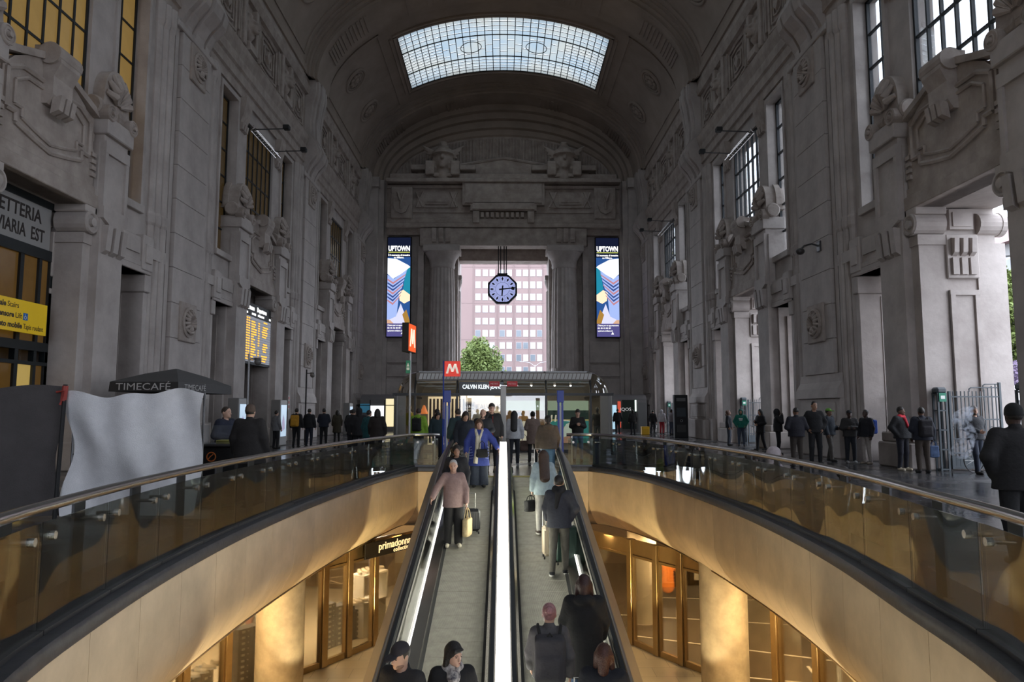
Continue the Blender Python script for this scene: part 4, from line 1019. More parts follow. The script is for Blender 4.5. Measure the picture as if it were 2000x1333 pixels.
def screen(sx, lab, mir):
    root = tag(empty('advert_screen', (sx * 9.2, 62.4, 8.1)), lab, 'screen'); W, H = 2.0, 8.8
    d = MB(); d.box(-W / 2 - .08, W / 2 + .08, -.02, .3, -.1, H + .08); obj('casing', d, BLACK, root)
    d = MB(); d.box(-W / 2, W / 2, -.035, -.02, 0, H); obj('display', d, E('screen_night', (.008, .012, .035)), root)
    def S(nm, pts, m, k=0): obj(nm, poly([((mir * x) * W / 2, z * H) for x, z in pts], -.046 - .004 * k), m, root)
    S('picture', [(-1, .13), (1, .13), (1, .80), (-1, .80)], E('ad_blue', (.03, .10, .32)))
    S('picture_trees', [(.35, .44), (1, .4), (1, .70), (.6, .66)], E('ad_teal', (.02, .28, .42)), 1)
    S('picture_roof', [(-1, .79), (-.2, .78), (.8, .72), (1, .70), (.2, .63), (-.5, .58), (-1, .63)], E('ad_white', (.88, .92, 1.0), 1.3), 2)
    S('picture_tower', [(-1, .62), (-.4, .58), (.75, .68), (.3, .5), (0, .38), (-.15, .2), (-1, .16)], E('ad_pale_blue', (.42, .55, .98), 1.0), 1)
    for k in range(7):
        z = .6 - .035 * k
        S('picture_balcony', [(-.98, z - .02), (-.5, z - .055), (.62 - .07 * k, z + .03), (.6 - .07 * k, z + .018), (-.5, z - .075), (-.98, z - .035)], E('ad_shadow', (.05, .09, .3)) if k % 3 else E('ad_rose', (.6, .25, .28)), 3)
    S('picture_glow', [(.0, .44), (.4, .47), (1, .42), (1, .36), (.5, .33), (.1, .36)], E('ad_warm', (1.0, .72, .5), 1.3), 2)
    S('picture_street', [(-.2, .2), (.2, .33), (.9, .13), (-.9, .13), (-.95, .16)], E('ad_lilac', (.72, .72, 1.0), 1.1), 2)
    S('picture_lamps', [(.35, .22), (.7, .27), (1, .16), (1, .13), (.6, .13)], E('ad_amber', (.45, .24, .05)), 3)
    S('picture_lamps', [(-.98, .13), (-.98, .17), (-.7, .165), (-.4, .13)], E('ad_amber2', (.75, .45, .3)), 3)
    S('caption_band', [(-1, 0), (1, 0), (1, .13), (-1, .13)], E('ad_violet', (.10, .09, .27)), 3)
    wt = E('ad_letter', (1, 1, 1), 1.3)
    text('UPTOWN', .62, wt, root, (0, -.07, H * .885), bold=.03, fitw=W * .95); d = MB(); d.box(-.95, .95, -.075, -.06, H * .845, H * .853); obj('underline', d, E('ad_lime', (.75, .8, .15)), root)
    text('È il momento di investire', .22, wt, root, (0, -.07, H * .82), bold=.008, fitw=W * .95); text('su Milano.', .22, wt, root, (0, -.07, H * .795), bold=.008)
    for k, t_ in enumerate(('Chiama per un appuntamento', '02 45 42 83 89', 'uptown-milano.it')):
        text(t_, .19, wt, root, (-.93, -.075, .98 - .24 * k), align='LEFT', bold=.004, fitw=1.85 if k == 0 else None)
    d = MB(); d.prism([(.25, .2), (.5, .2), (.375, .42)], -.075, -.06, 'y'); obj('logo', d, wt, root)
screen(-1, 'tall glowing advert screen left of the far opening, partly behind the red metro sign', 1)
screen(1, 'tall glowing advert screen right of the far opening, fully visible', -1)
RED = mat('metro_red', (.62, .03, .015), .4, emit=(1, .05, .02), estr=.28); ORED = mat('metro_lit_red', (.8, .08, .02), .4, emit=(1, .13, .02), estr=.75)
BLUE = mat('metro_blue', (.01, .03, .22), .4, emit=(.01, .04, .4), estr=.06); GREYP = mat('grey_pole', (.33, .33, .34), .4, metal=.6)
# metro sign seen from the side, on a tall grey pole at the corner of the balustrade
root = tag(empty('metro_sign', (-2.9, 22.35, 0)), 'lit orange-red metro sign turned sideways on a tall grey pole', 'sign')
d = MB(); d.cyl((0, 0, 0), .035, 4.4, 10); obj('pole', d, GREYP, root)
d = MB(); d.cbox(-.16, .05, -.42, .42, 3.5, 4.4, .01); o = obj('casing', d, BLACK, root); o.rotation_euler = (0, 0, R(-8))
d = MB(); d.box(.05, .062, -.4, .4, 3.53, 4.37); o = obj('face', d, ORED, root); o.rotation_euler = (0, 0, R(-8))
def mlet(root, w, h, c, rz, m, off):
    P = []
    for a, b in (((-.42, -.5), (-.22, .5)), ((-.22, .5), (0, -.32)), ((0, -.32), (.22, .5)), ((.22, .5), (.42, -.5))):
        d = MB(); q = .085
        d.prism([((a[0] - q) * w, a[1] * h), ((a[0] + q) * w, a[1] * h), ((b[0] + q) * w, b[1] * h), ((b[0] - q) * w, b[1] * h)], -off - .008, -off, 'y')
        o = obj('letter_stroke', d, m, root, c); o.rotation_euler = (0, 0, rz)
LET = mat('sign_letter', (.9, .8, .7), .4, emit=(1, .82, .6), estr=.8)
mlet(root, .62, .56, (0, 0, 3.95), R(82), LET, .064)
d = MB(); d.cbox(-.07, .07, -.02, .02, 2.85, 3.25, .004); obj('exit_plate', d, mat('exit_green', (.02, .22, .13), .5), root, (-.06, -.05, 0))
d = MB(); d.box(-.045, .045, -.027, -.02, 2.95, 3.03); d.prism([(-.045, 3.06), (.045, 3.06), (0, 3.18)], -.027, -.02, 'y'); obj('exit_symbol', d, mat('sign_letter_white', (.8, .85, .8), .5), root, (-.06, -.05, 0))
root = tag(empty('metro_sign', (-1.87, 22.45, 0)), 'square red metro sign with pale M on a thin blue mast', 'sign')
d = MB(); d.cyl((0, 0, 0), .022, 3.25, 8); obj('mast', d, BLUE, root)
d = MB(); d.cbox(.03, .53, -.04, .04, 2.76, 3.24, .008); obj('face', d, RED, root)
mlet(root, .40, .30, (.28, 0, 3.0), 0, mat('sign_letter_pale', (.85, .8, .76), .5, emit=(1, .95, .9), estr=.25), .042)
def bluepost(x, y, lab):
    root = tag(empty('totem_post', (x, y, 0)), lab, 'post')
    d = MB(); d.cbox(-.06, .0, -.05, .05, 0, 2.2, .008); obj('panel', d, BLUE, root); d = MB(); d.cbox(.06, .12, -.05, .05, 0, 2.1, .008); obj('panel', d, BLUE, root)
    d = MB(); d.box(.0, .06, -.03, .03, .3, 1.85); obj('glass_strip', d, mat('post_glass', (.25, .3, .4), .1), root); d = MB(); d.cbox(-.075, .135, -.06, .06, 1.95, 2.32, .01); obj('head', d, BLUE, root); d = MB(); d.box(-.09, .15, -.08, .08, 0, .03); obj('foot', d, DSTEEL, root)
bluepost(-1.76, 22.3, 'blue metro totem at the head of the left walkway'); bluepost(1.74, 22.3, 'blue metro totem at the head of the right walkway')
root = tag(empty('centre_post', (0, 21.75, 0)), 'steel post between the walkway heads with small red notices', 'post')
d = MB(); d.cbox(-.085, .085, -.07, .07, 0, 2.45, .01); obj('post', d, mat('satin_post_steel', (.3, .29, .275), .45, metal=.5), root)
for x in (-.27, .27):
    d = MB(); d.cbox(x - .16, x + .16, -.04, -.02, 2.42, 2.58, .004); o = obj('notice', d, mat('notice_red', (.5, .02, .03), .5), root)
    text('METRO', .07, mat('notice_ink', (.75, .5, .5), .6), o, (x, -.045, 2.5), ext=.001)
d = MB(); d.box(-.45, .45, -.02, .02, 2.44, 2.46); obj('crossbar', d, STEEL, root)
# ================================================================== SHOP PAVILION
PX, PY0, PY1, PZ, PR = 4.5, 29.6, 39.5, 2.36, .95
pav = tag(empty('shop_pavilion', (0, PY0, 0)), 'glass shop pavilion with rounded glass eaves standing in the hall', 'pavilion')
DOMEG = glassmat('dome_glass', (.5, .48, .46), .36, wav=.05)
FRAMEM = mat('pavilion_black_frame', (.012, .011, .011), .35)
def qp(a): return PR * math.sin(a), PR * (1 - math.cos(a))      # eave arc: rise, inward
xs = [-PX, -2.72, -.02, 1.78, 3.62, PX]
xs = [-3.62, -1.9, -.05, 1.76, 3.6]
for a, b in zip(xs, xs[1:]):
    g = MB(); g.box(a + .04, b - .04, -.006, .006, .1, PZ - .05); obj('front_glass', g, SHOPG, pav)
    g = MB(); g.rings([[(a + .04, qp(t)[1], PZ + qp(t)[0]), (b - .04, qp(t)[1], PZ + qp(t)[0])] for t in np.linspace(.03, PI / 2, 9)], closed=False); obj('curved_glass', g, SHOPG, pav, smooth=True)
for x in xs:
    f = MB(); f.box(x - .04, x + .04, -.05, .05, 0, PZ); f.tube([(x, qp(t)[1], PZ + qp(t)[0]) for t in np.linspace(0, PI / 2, 9)], .05, 6); obj('frame_post', f, FRAMEM, pav)
f = MB(); f.box(-PX, PX, -.06, .06, PZ - .06, PZ + .05); obj('front_beam', f, FRAMEM, pav)
f = MB(); f.box(-3.62, 3.6, PR - .05, PR + .1, PZ + PR - .06, PZ + PR + .05); obj('ridge_beam', f, mat('grey_roof_metal', (.3, .3, .3), .4, metal=.5), pav)
f = MB(); f.box(-3.6, 3.6, PR, PY1 - PY0 - .5, PZ + PR - .02, PZ + PR + .03); obj('roof', f, mat('grey_roof', (.4, .39, .38), .6), pav)
f = MB(); f.box(-3.55, 3.55, .25, PY1 - PY0 - .6, PZ + .62, PZ + .66); obj('ceiling_panel', f, WHITE, pav)
for s in (-1, 1):
    x0 = s * 3.61
    g = MB(); g.box(x0 + s * .04, s * (PX - .04), -.006, .006, .1, PZ - .05); obj('front_glass', g, SHOPG, pav)
    c = MB(); c.box(s * (PX - .5), s * (PX - .12), .0, .12, 0, PZ); c.cyl((s * (PX - .12), .1, 0), .12, PZ, 12); obj('corner_post', c, mat('pavilion_grey_post', (.24, .23, .22), .35, metal=.4), pav)
    g = MB(); N = 10                                        # domed corner (superellipsoid octant swept back along the flank)
    rs = []
    for i in range(N + 1):
        t = PI / 2 * i / N; rs.append([(x0 + s * .89 * math.cos(u) * math.cos(t), PR - PR * math.cos(t) * math.sin(u) * .999, PZ + PR * math.sin(t)) for u in np.linspace(0, PI / 2, 11)])
    g.rings(rs, closed=False); obj('corner_dome', g, DOMEG, pav, smooth=True)
    g = MB(); g.rings([[(x0 + s * .89 * math.cos(t), y, PZ + PR * math.sin(t)) for t in np.linspace(0, PI / 2, 10)] for y in np.linspace(PR, PY1 - PY0, 4)], closed=False); obj('flank_glass', g, DOMEG, pav, smooth=True)
    g = MB(); g.box(s * PX - .01, s * PX + .01, .1, PY1 - PY0, .1, PZ); obj('side_glass', g, SHOPG, pav)
    f = MB(); f.box(s * PX - .05, s * PX + .05, 0, PY1 - PY0, PZ - .06, PZ + .05); obj('side_beam', f, FRAMEM, pav)
for k in range(44):
    x = -3.5 + 7.0 * k / 43; l = MB(); l.prism([(x, PZ + .62), (x + .13, PZ + .62), (x + .19, PZ + .86), (x + .06, PZ + .86)], .12, .14, 'y'); obj('louvre', l, WHITE, pav)
l = MB(); l.box(-3.6, 3.6, .15, .17, PZ + .55, PZ + .9); obj('louvre_backing', l, mat('warm_grey_panel', (.3, .27, .24), .7), pav)
f = MB(); f.box(-PX, PX, 0, PY1 - PY0, 0, .1); obj('plinth', f, GRANITE, pav)
f = MB(); f.box(-PX, PX, PY1 - PY0 - .1, PY1 - PY0, .1, PZ + .9); obj('back_wall', f, CREAM, pav)
f = MB(); f.box(-1.9, .1, 2.4, 2.5, .1, PZ + .3); obj('inner_wall', f, mat('lit_shop_wall', (.85, .78, .68), .7), pav)
d = MB(); d.cbox(-1.83, .02, .02, .1, PZ + .02, PZ + .52, .01); sg_ = obj('sign_board', d, mat('sign_black', (.012, .012, .012), .3), pav)
text('CALVIN KLEIN JEANS', .24, emat('sign_white_light', (.85, .95, 1.0), 1.7), sg_, (-.88, .01, PZ + .3), fitw=1.6, bold=.004)
text('CALVIN KLEIN', .3, mat('wall_letter', (.12, .1, .09), .6), pav, (-.42, 2.39, 1.85), ext=.002, fitw=1.55)
d = MB()
for k in range(10): d.box(-3.2 + .16 * k, -3.12 + .16 * k, 1.6, 1.7, .3, 2.2)
obj('slat_screen', d, mat('dark_slat', (.05, .035, .03), .6), pav); d = MB(); d.box(-3.3, -1.95, 2.0, 2.05, .2, 2.3); obj('lit_panel', d, mat('backlit_panel', (.8, .7, .5), .6, emit=(1, .82, .55), estr=.5), pav)
d = MB(); d.cyl((-3.35, .9, 1.55), .18, .36, 12, r2=.04); obj('orange_lamp', d, mat('orange_shade', (.85, .2, .06), .5, emit=(1, .3, .08), estr=.5), pav)
def poster(x0, x1, z0, z1, nm, lab, shapes, y=.35):
    root = tag(empty('poster', ((x0 + x1) / 2, PY0 + y, z0)), lab, 'poster'); w, h = x1 - x0, z1 - z0
    d = MB(); d.box(-w / 2, w / 2, -.01, .02, 0, h); obj('board', d, shapes[0], root)
    for k, (sn, pts, m) in enumerate(shapes[1:]): obj(sn, poly([((x - .5) * w, z * h) for x, z in pts], -.016 - .003 * k, .003), m, root)
def pm(nm, c, e=.35): return mat(nm, c, .5, emit=c, estr=e)
poster(.1, 1.7, .35, 2.1, 'poster', 'backlit shop poster with a figure in white against brown wood', [pm('p_wood', (.23, .13, .05)), ('header_band', [(0, .77), (1, .77), (1, 1), (0, 1)], pm('p_mint', (.5, .66, .48), .35)), ('wood_stripe', [(.4, .2), (.6, .2), (.6, .77), (.4, .77)], pm('p_wood2', (.36, .2, .06))), ('shirt', [(.2, 0), (.25, .3), (.45, .52), (.6, .5), (.85, .25), (.95, 0)], pm('p_cream', (.85, .82, .66), .5)), ('face', [(.28, .5), (.3, .66), (.4, .66), (.42, .5), (.36, .44)], pm('p_skin', (.55, .33, .22))), ('cap', [(.25, .64), (.28, .72), (.4, .73), (.44, .65)], pm('p_dark', (.04, .04, .04)))])
poster(1.85, 3.55, .35, 2.1, 'poster', 'backlit shop poster of a teal swimming pool with a ladder', [pm('p_teal', (.05, .33, .31)), ('header_band', [(0, .77), (1, .77), (1, 1), (0, 1)], MATS['p_mint']), ('hedge', [(0, .55), (1, .55), (1, .77), (0, .77)], pm('p_hedge', (.02, .05, .04))), ('pool_edge', [(0, .52), (1, .52), (1, .56), (0, .56)], pm('p_stone', (.55, .5, .2))), ('reclining_figure', [(.2, 0), (.3, .3), (.6, .55), (.8, .5), (.6, .3), (.7, 0)], MATS['p_skin']), ('shirt', [(.25, .1), (.45, .45), (.62, .5), (.6, .2)], pm('p_pale', (.6, .72, .62), .5)), ('ladder', [(.06, .5), (.08, .66), (.12, .66), (.1, .5)], MATS['p_cream']), ('ladder', [(.16, .5), (.18, .66), (.22, .66), (.2, .5)], MATS['p_cream'])])
poster(-1.75, -1.25, 1.55, 2.08, 'poster', 'small framed black and white striped print on the shop wall', [pm('p_frame', (.3, .28, .25), .1), ('stripe', [(.1, .15), (.9, .15), (.9, .25), (.1, .25)], MATS['p_dark']), ('stripe', [(.1, .38), (.9, .38), (.9, .48), (.1, .48)], MATS['p_dark']), ('stripe', [(.1, .6), (.9, .6), (.9, .85), (.1, .85)], MATS['p_dark'])], y=2.3)
for k, (x, y) in enumerate(((-1.2, 2.0), (2.2, 1.2), (2.9, 1.4), (1.2, 1.2))):
    root = tag(empty('spotlight', (x, PY0 + y, 2.98)), ['ceiling spotlight above the white vest mannequin', 'left spotlight of the pair over the pool poster', 'right spotlight of the pair over the pool poster', 'ceiling spotlight over the brown poster'][k], 'spotlight')
    d = MB(); d.tube([(0, 0, 0), (0, 0, -.12)], .012, 6); obj('stem', d, BLACK, root); d = MB(); d.tube([(0, .05, -.1), (0, -.1, -.22)], .05, 10); obj('can', d, BLACK, root); d = MB(); d.ell((0, -.1, -.22), (.04, .02, .04), 8, 5); obj('lens', d, emat('spot_lens', (1, .95, .85), 14), root)
area(0, PY0 + 1.6, 2.96, 6.5, 1.6, 80, (1, .88, .68), name='pavilion_light'); area(0, PY0 + 5, 2.96, 6.5, 3, 70, (1, .88, .68), name='pavilion_light')
# ---------------------------------------------------------------- kiosks at the far wall
def kiosk(x0, x1, y, lab, dark, signtxt=None):
    root = tag(empty('kiosk', ((x0 + x1) / 2, y, 0)), lab, 'kiosk'); w = (x1 - x0) / 2
    d = MB(); d.prism([(0, 0), (0, 2.2), (.12, 2.6), (.4, 2.85), (.8, 2.95), (3, 2.95), (3, 0)], -w, w, 'x'); b = obj('body', d, mat('kiosk_grey', (.16, .15, .15), .5), root)
    return root, w
k1, w = kiosk(-11.4, -8.3, 57.5, 'lit glass kiosk with rounded canopy in the far left corner', False)
d = MB(); d.box(-w + .8, .35, -.05, -.02, .4, 2.1); obj('lit_window', d, mat('kiosk_white_light', (.8, .8, .8), .5, emit=(.95, .97, 1), estr=1.1), k1)
d = MB(); d.box(.5, w, -.05, -.02, .4, 2.6); obj('lit_window', d, mat('kiosk_warm_light', (.8, .7, .5), .5, emit=(1, .86, .5), estr=.9), k1)
d = MB(); d.box(-w, -w + .75, -.05, -.02, 1.5, 2.2); obj('blue_panel', d, mat('kiosk_blue', (.05, .2, .33), .5, emit=(.05, .25, .4), estr=.25), k1)
for x in (.4, -w + .8): d = MB(); d.box(x - .03, x + .03, -.08, -.02, 0, 2.5); obj('mullion', d, BLACK, k1)
d = MB(); d.box(-w, w, -.07, -.03, 2.05, 2.11); obj('transom', d, BLACK, k1)
k2, w = kiosk(8.55, 11.5, 57.5, 'dark glass kiosk with white lettering in the far right corner', True)
d = MB(); d.box(-w + .95, .6, -.05, -.02, .2, 2.5); obj('dark_glass', d, mat('kiosk_green_glass', (.03, .045, .035), .15), k2)
text('IQOS', .36, mat('kiosk_letter', (.8, .8, .78), .5, emit=(1, 1, 1), estr=.35), k2, (-.25, -.07, 1.75), fitw=.85)
d = MB(); d.box(-w, -w + .5, -.05, -.02, .2, 2.1); obj('screen', d, mat('kiosk_sky_screen', (.4, .6, .75), .5, emit=(.45, .7, .85), estr=.9), k2)
d = MB(); d.box(-w + .6, -w + .85, -.05, -.02, .3, 2.4); obj('red_panel', d, mat('kiosk_red', (.5, .05, .03), .5, emit=(1, .15, .08), estr=.5), k2)
d = MB(); d.box(.5, .62, -.08, -.02, 1.6, 2.5); obj('light_tube', d, emat('kiosk_tube', (.8, 1, .9), 1.6), k2)
d = MB(); d.box(.75, w, -.05, -.02, 0, 2.3); obj('shutter', d, mat('kiosk_shutter', (.2, .2, .2), .5), k2)
# ---------------------------------------------------------------- left side: departures board, ticket hall, signs
root = tag(empty('departure_board', (-12.15, 35.45, 3.9)), 'black departure board with glowing amber rows in the left wall', 'screen')
d = MB(); d.box(-.2, 0, -1.88, 1.88, 0, 2.95); obj('casing', d, BLACK, root)
d = MB(); d.box(0, .02, -1.84, 1.84, .12, 2.3); obj('display', d, mat('board_grey', (.07, .07, .085), .4, emit=(.25, .25, .33), estr=.12), root)
wl = emat('board_white', (.95, .98, 1), 1.6); al = emat('board_amber', (1, .5, .07), 1.5)
text('Partenze', .3, wl, root, (.03, -1.75, 2.72), R(90), align='LEFT', bold=.012); text('Departures', .3, wl, root, (.03, -.3, 2.72), R(90), align='LEFT', bold=.012)
for y0, l in ((-1.75, .2), (-1.0, .55), (-.15, .9), (1.55, .22)):
    d = MB(); d.box(.02, .03, y0, y0 + l, 2.4, 2.5); obj('heading', d, wl, root)
rnd = random.Random(3)
for k in range(17):
    z = 2.2 - .122 * k; d = MB(); d.box(.02, .026, -1.84, 1.84, z - .062, z - .05); obj('row_line', d, BLACK, root)
    r_ = MB()
    def dash(a, b):
        while a < b: w_ = rnd.choice((.07, .1, .13)); r_.box(.022, .03, a, min(b, a + w_), z - .035, z + .035); a += w_ + .018
    dash(-1.74, -1.5); dash(-1.42, -1.22)
    if k: dash(-1.02, -1.02 + rnd.uniform(.3, .75))
    if k and k != 11: dash(-.05, .16)
    if k not in (1, 7, 8, 13): q0 = rnd.uniform(.45, .75); dash(q0, rnd.uniform(1.1, 1.45))
    obj('row_text', r_, al, root)
# ticket hall front in the first left bay
tk = struct(empty('door_1', (-13.1, 18.7, 0)))
DK = mat('ticket_frame', (.012, .016, .018), .4)
AMBD = mat('ticket_glass_amber', (.1, .06, .02), .15, emit=(1, .5, .1), estr=.05, noise=.5, nscale=.8); YEL = mat('ticket_glass_yellow', (.3, .2, .05), .2, emit=(1, .7, .2), estr=.3)
for y0, y1 in ((-1.9, -1.75), (-.65, -.5), (.5, .65), (1.28, 1.4), (1.75, 1.9)): d = MB(); d.box(-.08, .08, y0, y1, 0, 6.25); obj('mullion', d, DK, tk)
for z0, z1 in ((3.35, 3.6), (5.95, 6.25), (7.45, 7.65), (2.95, 3.05)): d = MB(); d.box(-.08, .1, -1.9, 1.9, z0, z1); obj('transom', d, DK, tk)
for y0, y1 in ((-1.75, -.65), (-.5, .5), (.65, 1.28), (1.4, 1.75)):
    d = MB(); d.box(-.01, .01, y0, y1, 3.6, 5.95); obj('pane', d, AMBD, tk); d = MB(); d.box(-.01, .01, y0, y1, 0, 2.95); obj('pane', d, YEL if y0 == .65 else AMBD, tk)
d = MB(); d.box(-.05, .06, -1.85, 1.7, 6.25, 7.45); sb_ = obj('name_board', d, mat('grey_name_board', (.34, .33, .32), .6), tk)
ink = mat('board_ink', (.03, .022, .02), .6)
text('BIGLIETTERIA', .52, ink, sb_, (.065, -.12, 7.1), R(90), fitw=2.75, bold=.008); text('FERROVIARIA  EST', .5, ink, sb_, (.065, -.1, 6.58), R(90), fitw=3.05, bold=.008)
root = tag(empty('wayfinding_sign', (-12.7, 18.5, 3.75)), 'yellow wayfinding panel for stairs, lift and moving walkway', 'sign')
d = MB(); d.cbox(-.03, .03, -1.4, 1.4, 0, .85, .006); obj('panel', d, mat('sign_yellow', (.75, .5, .01), .5, emit=(1, .62, .01), estr=.10), root)
for k, (a, b, y) in enumerate((('Scale', 'Stairs', -.23), ('Ascensore', 'Lift', .09), ('Tappeto mobile', 'Tapis roulant', .42))):
    z = .68 - .26 * k
    text(a, .2, ink, root, (.035, y - .03, z), R(90), align='RIGHT', bold=.006, ext=.002); text(b, .2, ink, root, (.035, y + .02, z), R(90), align='LEFT', ext=.002, fitw=.82 if k == 2 else None)
d = MB(); d.box(.03, .036, .42, .6, .33, .52); obj('lift_symbol', d, mat('symbol_blue', (.02, .16, .5), .5), root)
d = MB(); d.torus((.038, .5, .4), .04, .009, 12, 5, 'x'); d.box(.036, .04, .49, .505, .42, .49); obj('wheelchair_mark', d, WHITE, root)
# construction hoarding cloth
def cloth(name, x0, y0, x1, y1, z0, z1, m, seed, parent, nx=46, nz=30, amp=.075):
    rg = np.random.RandomState(seed); ph = rg.rand(8) * 6; d = MB(); L_ = math.hypot(x1 - x0, y1 - y0); tx, ty = (x1 - x0) / L_, (y1 - y0) / L_
    def P(i, j, off):
        u, v = i / nx, j / nz; s = u * L_
        dz = .05 * math.sin(6.3 * u + ph[0]) * v + .03 * math.sin(17 * u + ph[1]) * v ** 3
        du = .05 * math.sin(9 * v + ph[2]) * (1 - u) ** 4 - .05 * math.sin(8 * v + ph[6]) * u ** 4
        n_ = amp * (math.sin(5 * u + 4.2 * v + ph[3]) + .6 * math.sin(9 * u - 7 * v + ph[4]) + .8 * abs(math.sin(3.1 * (u + v) + ph[5])) ** 6 + .3 * math.sin(23 * u + 5 * v))
        s += du; return (x0 + tx * s + ty * (n_ + off), y0 + ty * s - tx * (n_ + off), z0 + (z1 - z0) * v + dz)
    fr = [[P(i, j, 0) for i in range(nx + 1)] for j in range(nz + 1)]; bk = [[P(i, j, -.012) for i in range(nx + 1)] for j in range(nz + 1)]
    d.rings(fr, closed=False); d.rings([r[::-1] for r in bk], closed=False)
    return obj(name, d, m, parent, smooth=True)
CLT = mat('grey_white_cloth', (.74, .74, .76), .85, noise=.12, nscale=5, bump=.25, bscale=60); CLD = mat('shade_dark_cloth', (.075, .068, .068), .9, noise=.2, nscale=3, bump=.25, bscale=60)  # dark cloth colour holds the shade of the side facing away from light
root = tag(empty('hoarding', (-5.9, 11.6, 0)), 'crumpled pale grey cloth hung on a fence panel by the left rail', 'hoarding'); O = Vector(root.location)
c_ = cloth('cloth', -6.93, 11.6, -4.82, 11.6, .06, 1.99, CLT, 2, root); c_.location = -O
d = MB()
for x in (-7.0, -4.9): d.tube([(x, 11.85, 0), (x, 11.85, 2.0)], .02, 8)
for z in (.12, 1.0, 1.9): d.tube([(-7.0, 11.85, z), (-4.9, 11.85, z)], .015, 6)
o = obj('fence_frame', d, DSTEEL, root); o.location = -O
d = MB(); d.cbox(-5.2, -4.6, 11.55, 11.8, 0, .12, .02); o = obj('foot_block', d, mat('concrete_foot', (.3, .3, .3), .8), root); o.location = -O
root = tag(empty('hoarding', (-9.0, 11.0, 0)), 'cloth with its shade coloured in as dark grey, hung on a fence panel at the left picture edge', 'hoarding'); O = Vector(root.location)
c_ = cloth('cloth', -11.3, 10.4, -7.02, 11.55, .06, 2.05, CLD, 5, root, amp=.035); c_.location = -O
d = MB(); d.tube([(-6.98, 11.45, 0), (-6.93, 11.45, 2.12)], .032, 8); o = obj('pole', d, BLACK, root); o.location = -O
d = MB(); d.tube([(-6.95, 11.45, 1.86), (-6.93, 11.45, 2.1)], .045, 8); d.tube([(-7.05, 11.43, 2.0), (-6.9, 11.4, 2.02), (-6.98, 11.42, 1.8)], .02, 6); o = obj('red_tape', d, mat('barrier_tape', (.3, .04, .03), .6), root); o.location = -O
# cafe parasol and bar
root = tag(empty('parasol', (-10.25, 22.6, 0)), 'dark grey square cafe parasol with lettered valance', 'parasol')
PG = mat('parasol_cloth', (.075, .072, .072), .8, bump=.1)
d = MB(); q = [(-.97, -2.0), (.97, -2.0), (.97, 2.0), (-.97, 2.0)]
d.rings([[(x, y, 2.52) for x, y in q], [(x * .5, y * .5, 2.8) for x, y in q], [(x * .02, y * .02, 3.0) for x, y in q]]); obj('canopy', d, PG, root)
for (a, b) in ((q[0], q[1]), (q[1], q[2]), (q[2], q[3]), (q[3], q[0])):
    d = MB(); d.add([(a[0], a[1], 2.52), (b[0], b[1], 2.52), (b[0] * 1.02, b[1] * 1.01, 2.24), (a[0] * 1.02, a[1] * 1.01, 2.24)], [(0, 1, 2, 3)]); obj('valance', d, PG if a != q[0] else mat('valance_dark', (.03, .027, .026), .8), root)
pl_ = mat('parasol_letter', (.5, .48, .47), .7)
text('TIMECAFÉ', .28, pl_, root, (0, -2.04, 2.37), ext=.002, fitw=1.55); text('TIMECAFÉ', .24, pl_, root, (1.0, -.9, 2.37), R(90), ext=.002, fitw=1.5)
d = MB(); d.cyl((0, 0, 0), .035, 3.0, 10); obj('pole', d, DSTEEL, root); d = MB(); d.cbox(-.45, .45, -.45, .45, 0, .1, .02); obj('base', d, GRANITE, root)
for x, y in q: d = MB(); d.tube([(0, 0, 2.92), (x, y, 2.5)], .015, 6); obj('rib', d, DSTEEL, root)
root = tag(empty('cafe_bar', (-5.75, 14.6, 0)), 'low dark cafe counter with glass screen and orange round logo', 'counter')
d = MB(); d.cbox(-.6, .5, -.3, .3, 0, 1.0, .02); obj('counter', d, BLACK, root); d = MB(); d.cbox(-.65, .55, -.35, .35, 1.0, 1.05, .01); obj('counter_top', d, DSTEEL, root)
for x in (-.55, 0): d = MB(); d.box(x, x + .52, -.33, -.32, 1.05, 1.42); obj('glass_screen', d, PANE, root)
d = MB(); d.torus((.02, -.31, .8), .085, .012, 20, 6, 'y'); d.tube([(-.03, -.32, .76), (.0, -.32, .8), (.06, -.32, .85)], .01, 6); obj('logo', d, mat('logo_orange', (.7, .2, .05), .5), root)
d = MB(); d.cbox(.05, .45, -.2, .1, 1.05, 1.12, .01); obj('tray', d, mat('tray_yellow', (.5, .45, .05), .5), root)
def totem(x, y, lab):
    root = tag(empty('info_totem', (x, y, 0)), lab, 'light box', 'advertising light boxes along the left wall')
    d = MB(); d.cbox(-.22, .22, -.55, .55, 0, 2.2, .03); obj('casing', d, mat('totem_grey', (.2, .19, .18), .5), root)
    d = MB(); d.box(.22, .235, -.42, .42, .45, 1.95); sc_ = obj('screen', d, mat('totem_screen', (.5, .65, .8), .4, emit=(.6, .8, 1), estr=.55), root)
    d = MB(); d.prism([(-.2, .7), (.2, .8), (.1, 1.3), (-.1, 1.5), (-.25, 1.1)], .236, .24, 'x'); obj('picture', d, mat('totem_pic', (.5, .4, .6), .5, emit=(.6, .55, .75), estr=.4), sc_)
totem(-10.85, 29.6, 'light box with pale blue screen beside the cafe parasol'); totem(-10.85, 35.0, 'light box with pale blue screen beyond the departure board'); totem(-10.85, 50.5, 'farthest light box with pale blue screen on the left')
def campole(x, y, h, lab, m):
    root = tag(empty('camera_pole', (x, y, 0)), lab, 'camera pole')
    d = MB(); d.cyl((0, 0, 0), .04, h, 8); obj('pole', d, m, root); d = MB(); d.tube([(0, 0, h - .2), (.25, 0, h - .2)], .025, 6); obj('arm', d, m, root)
    d = MB(); d.ell((.32, 0, h - .3), (.13, .13, .13), 12, 8); d.box(.22, .42, -.1, .1, h - .25, h - .15); obj('camera_dome', d, mat('camera_grey', (.15, .14, .13), .4), root, smooth=True)
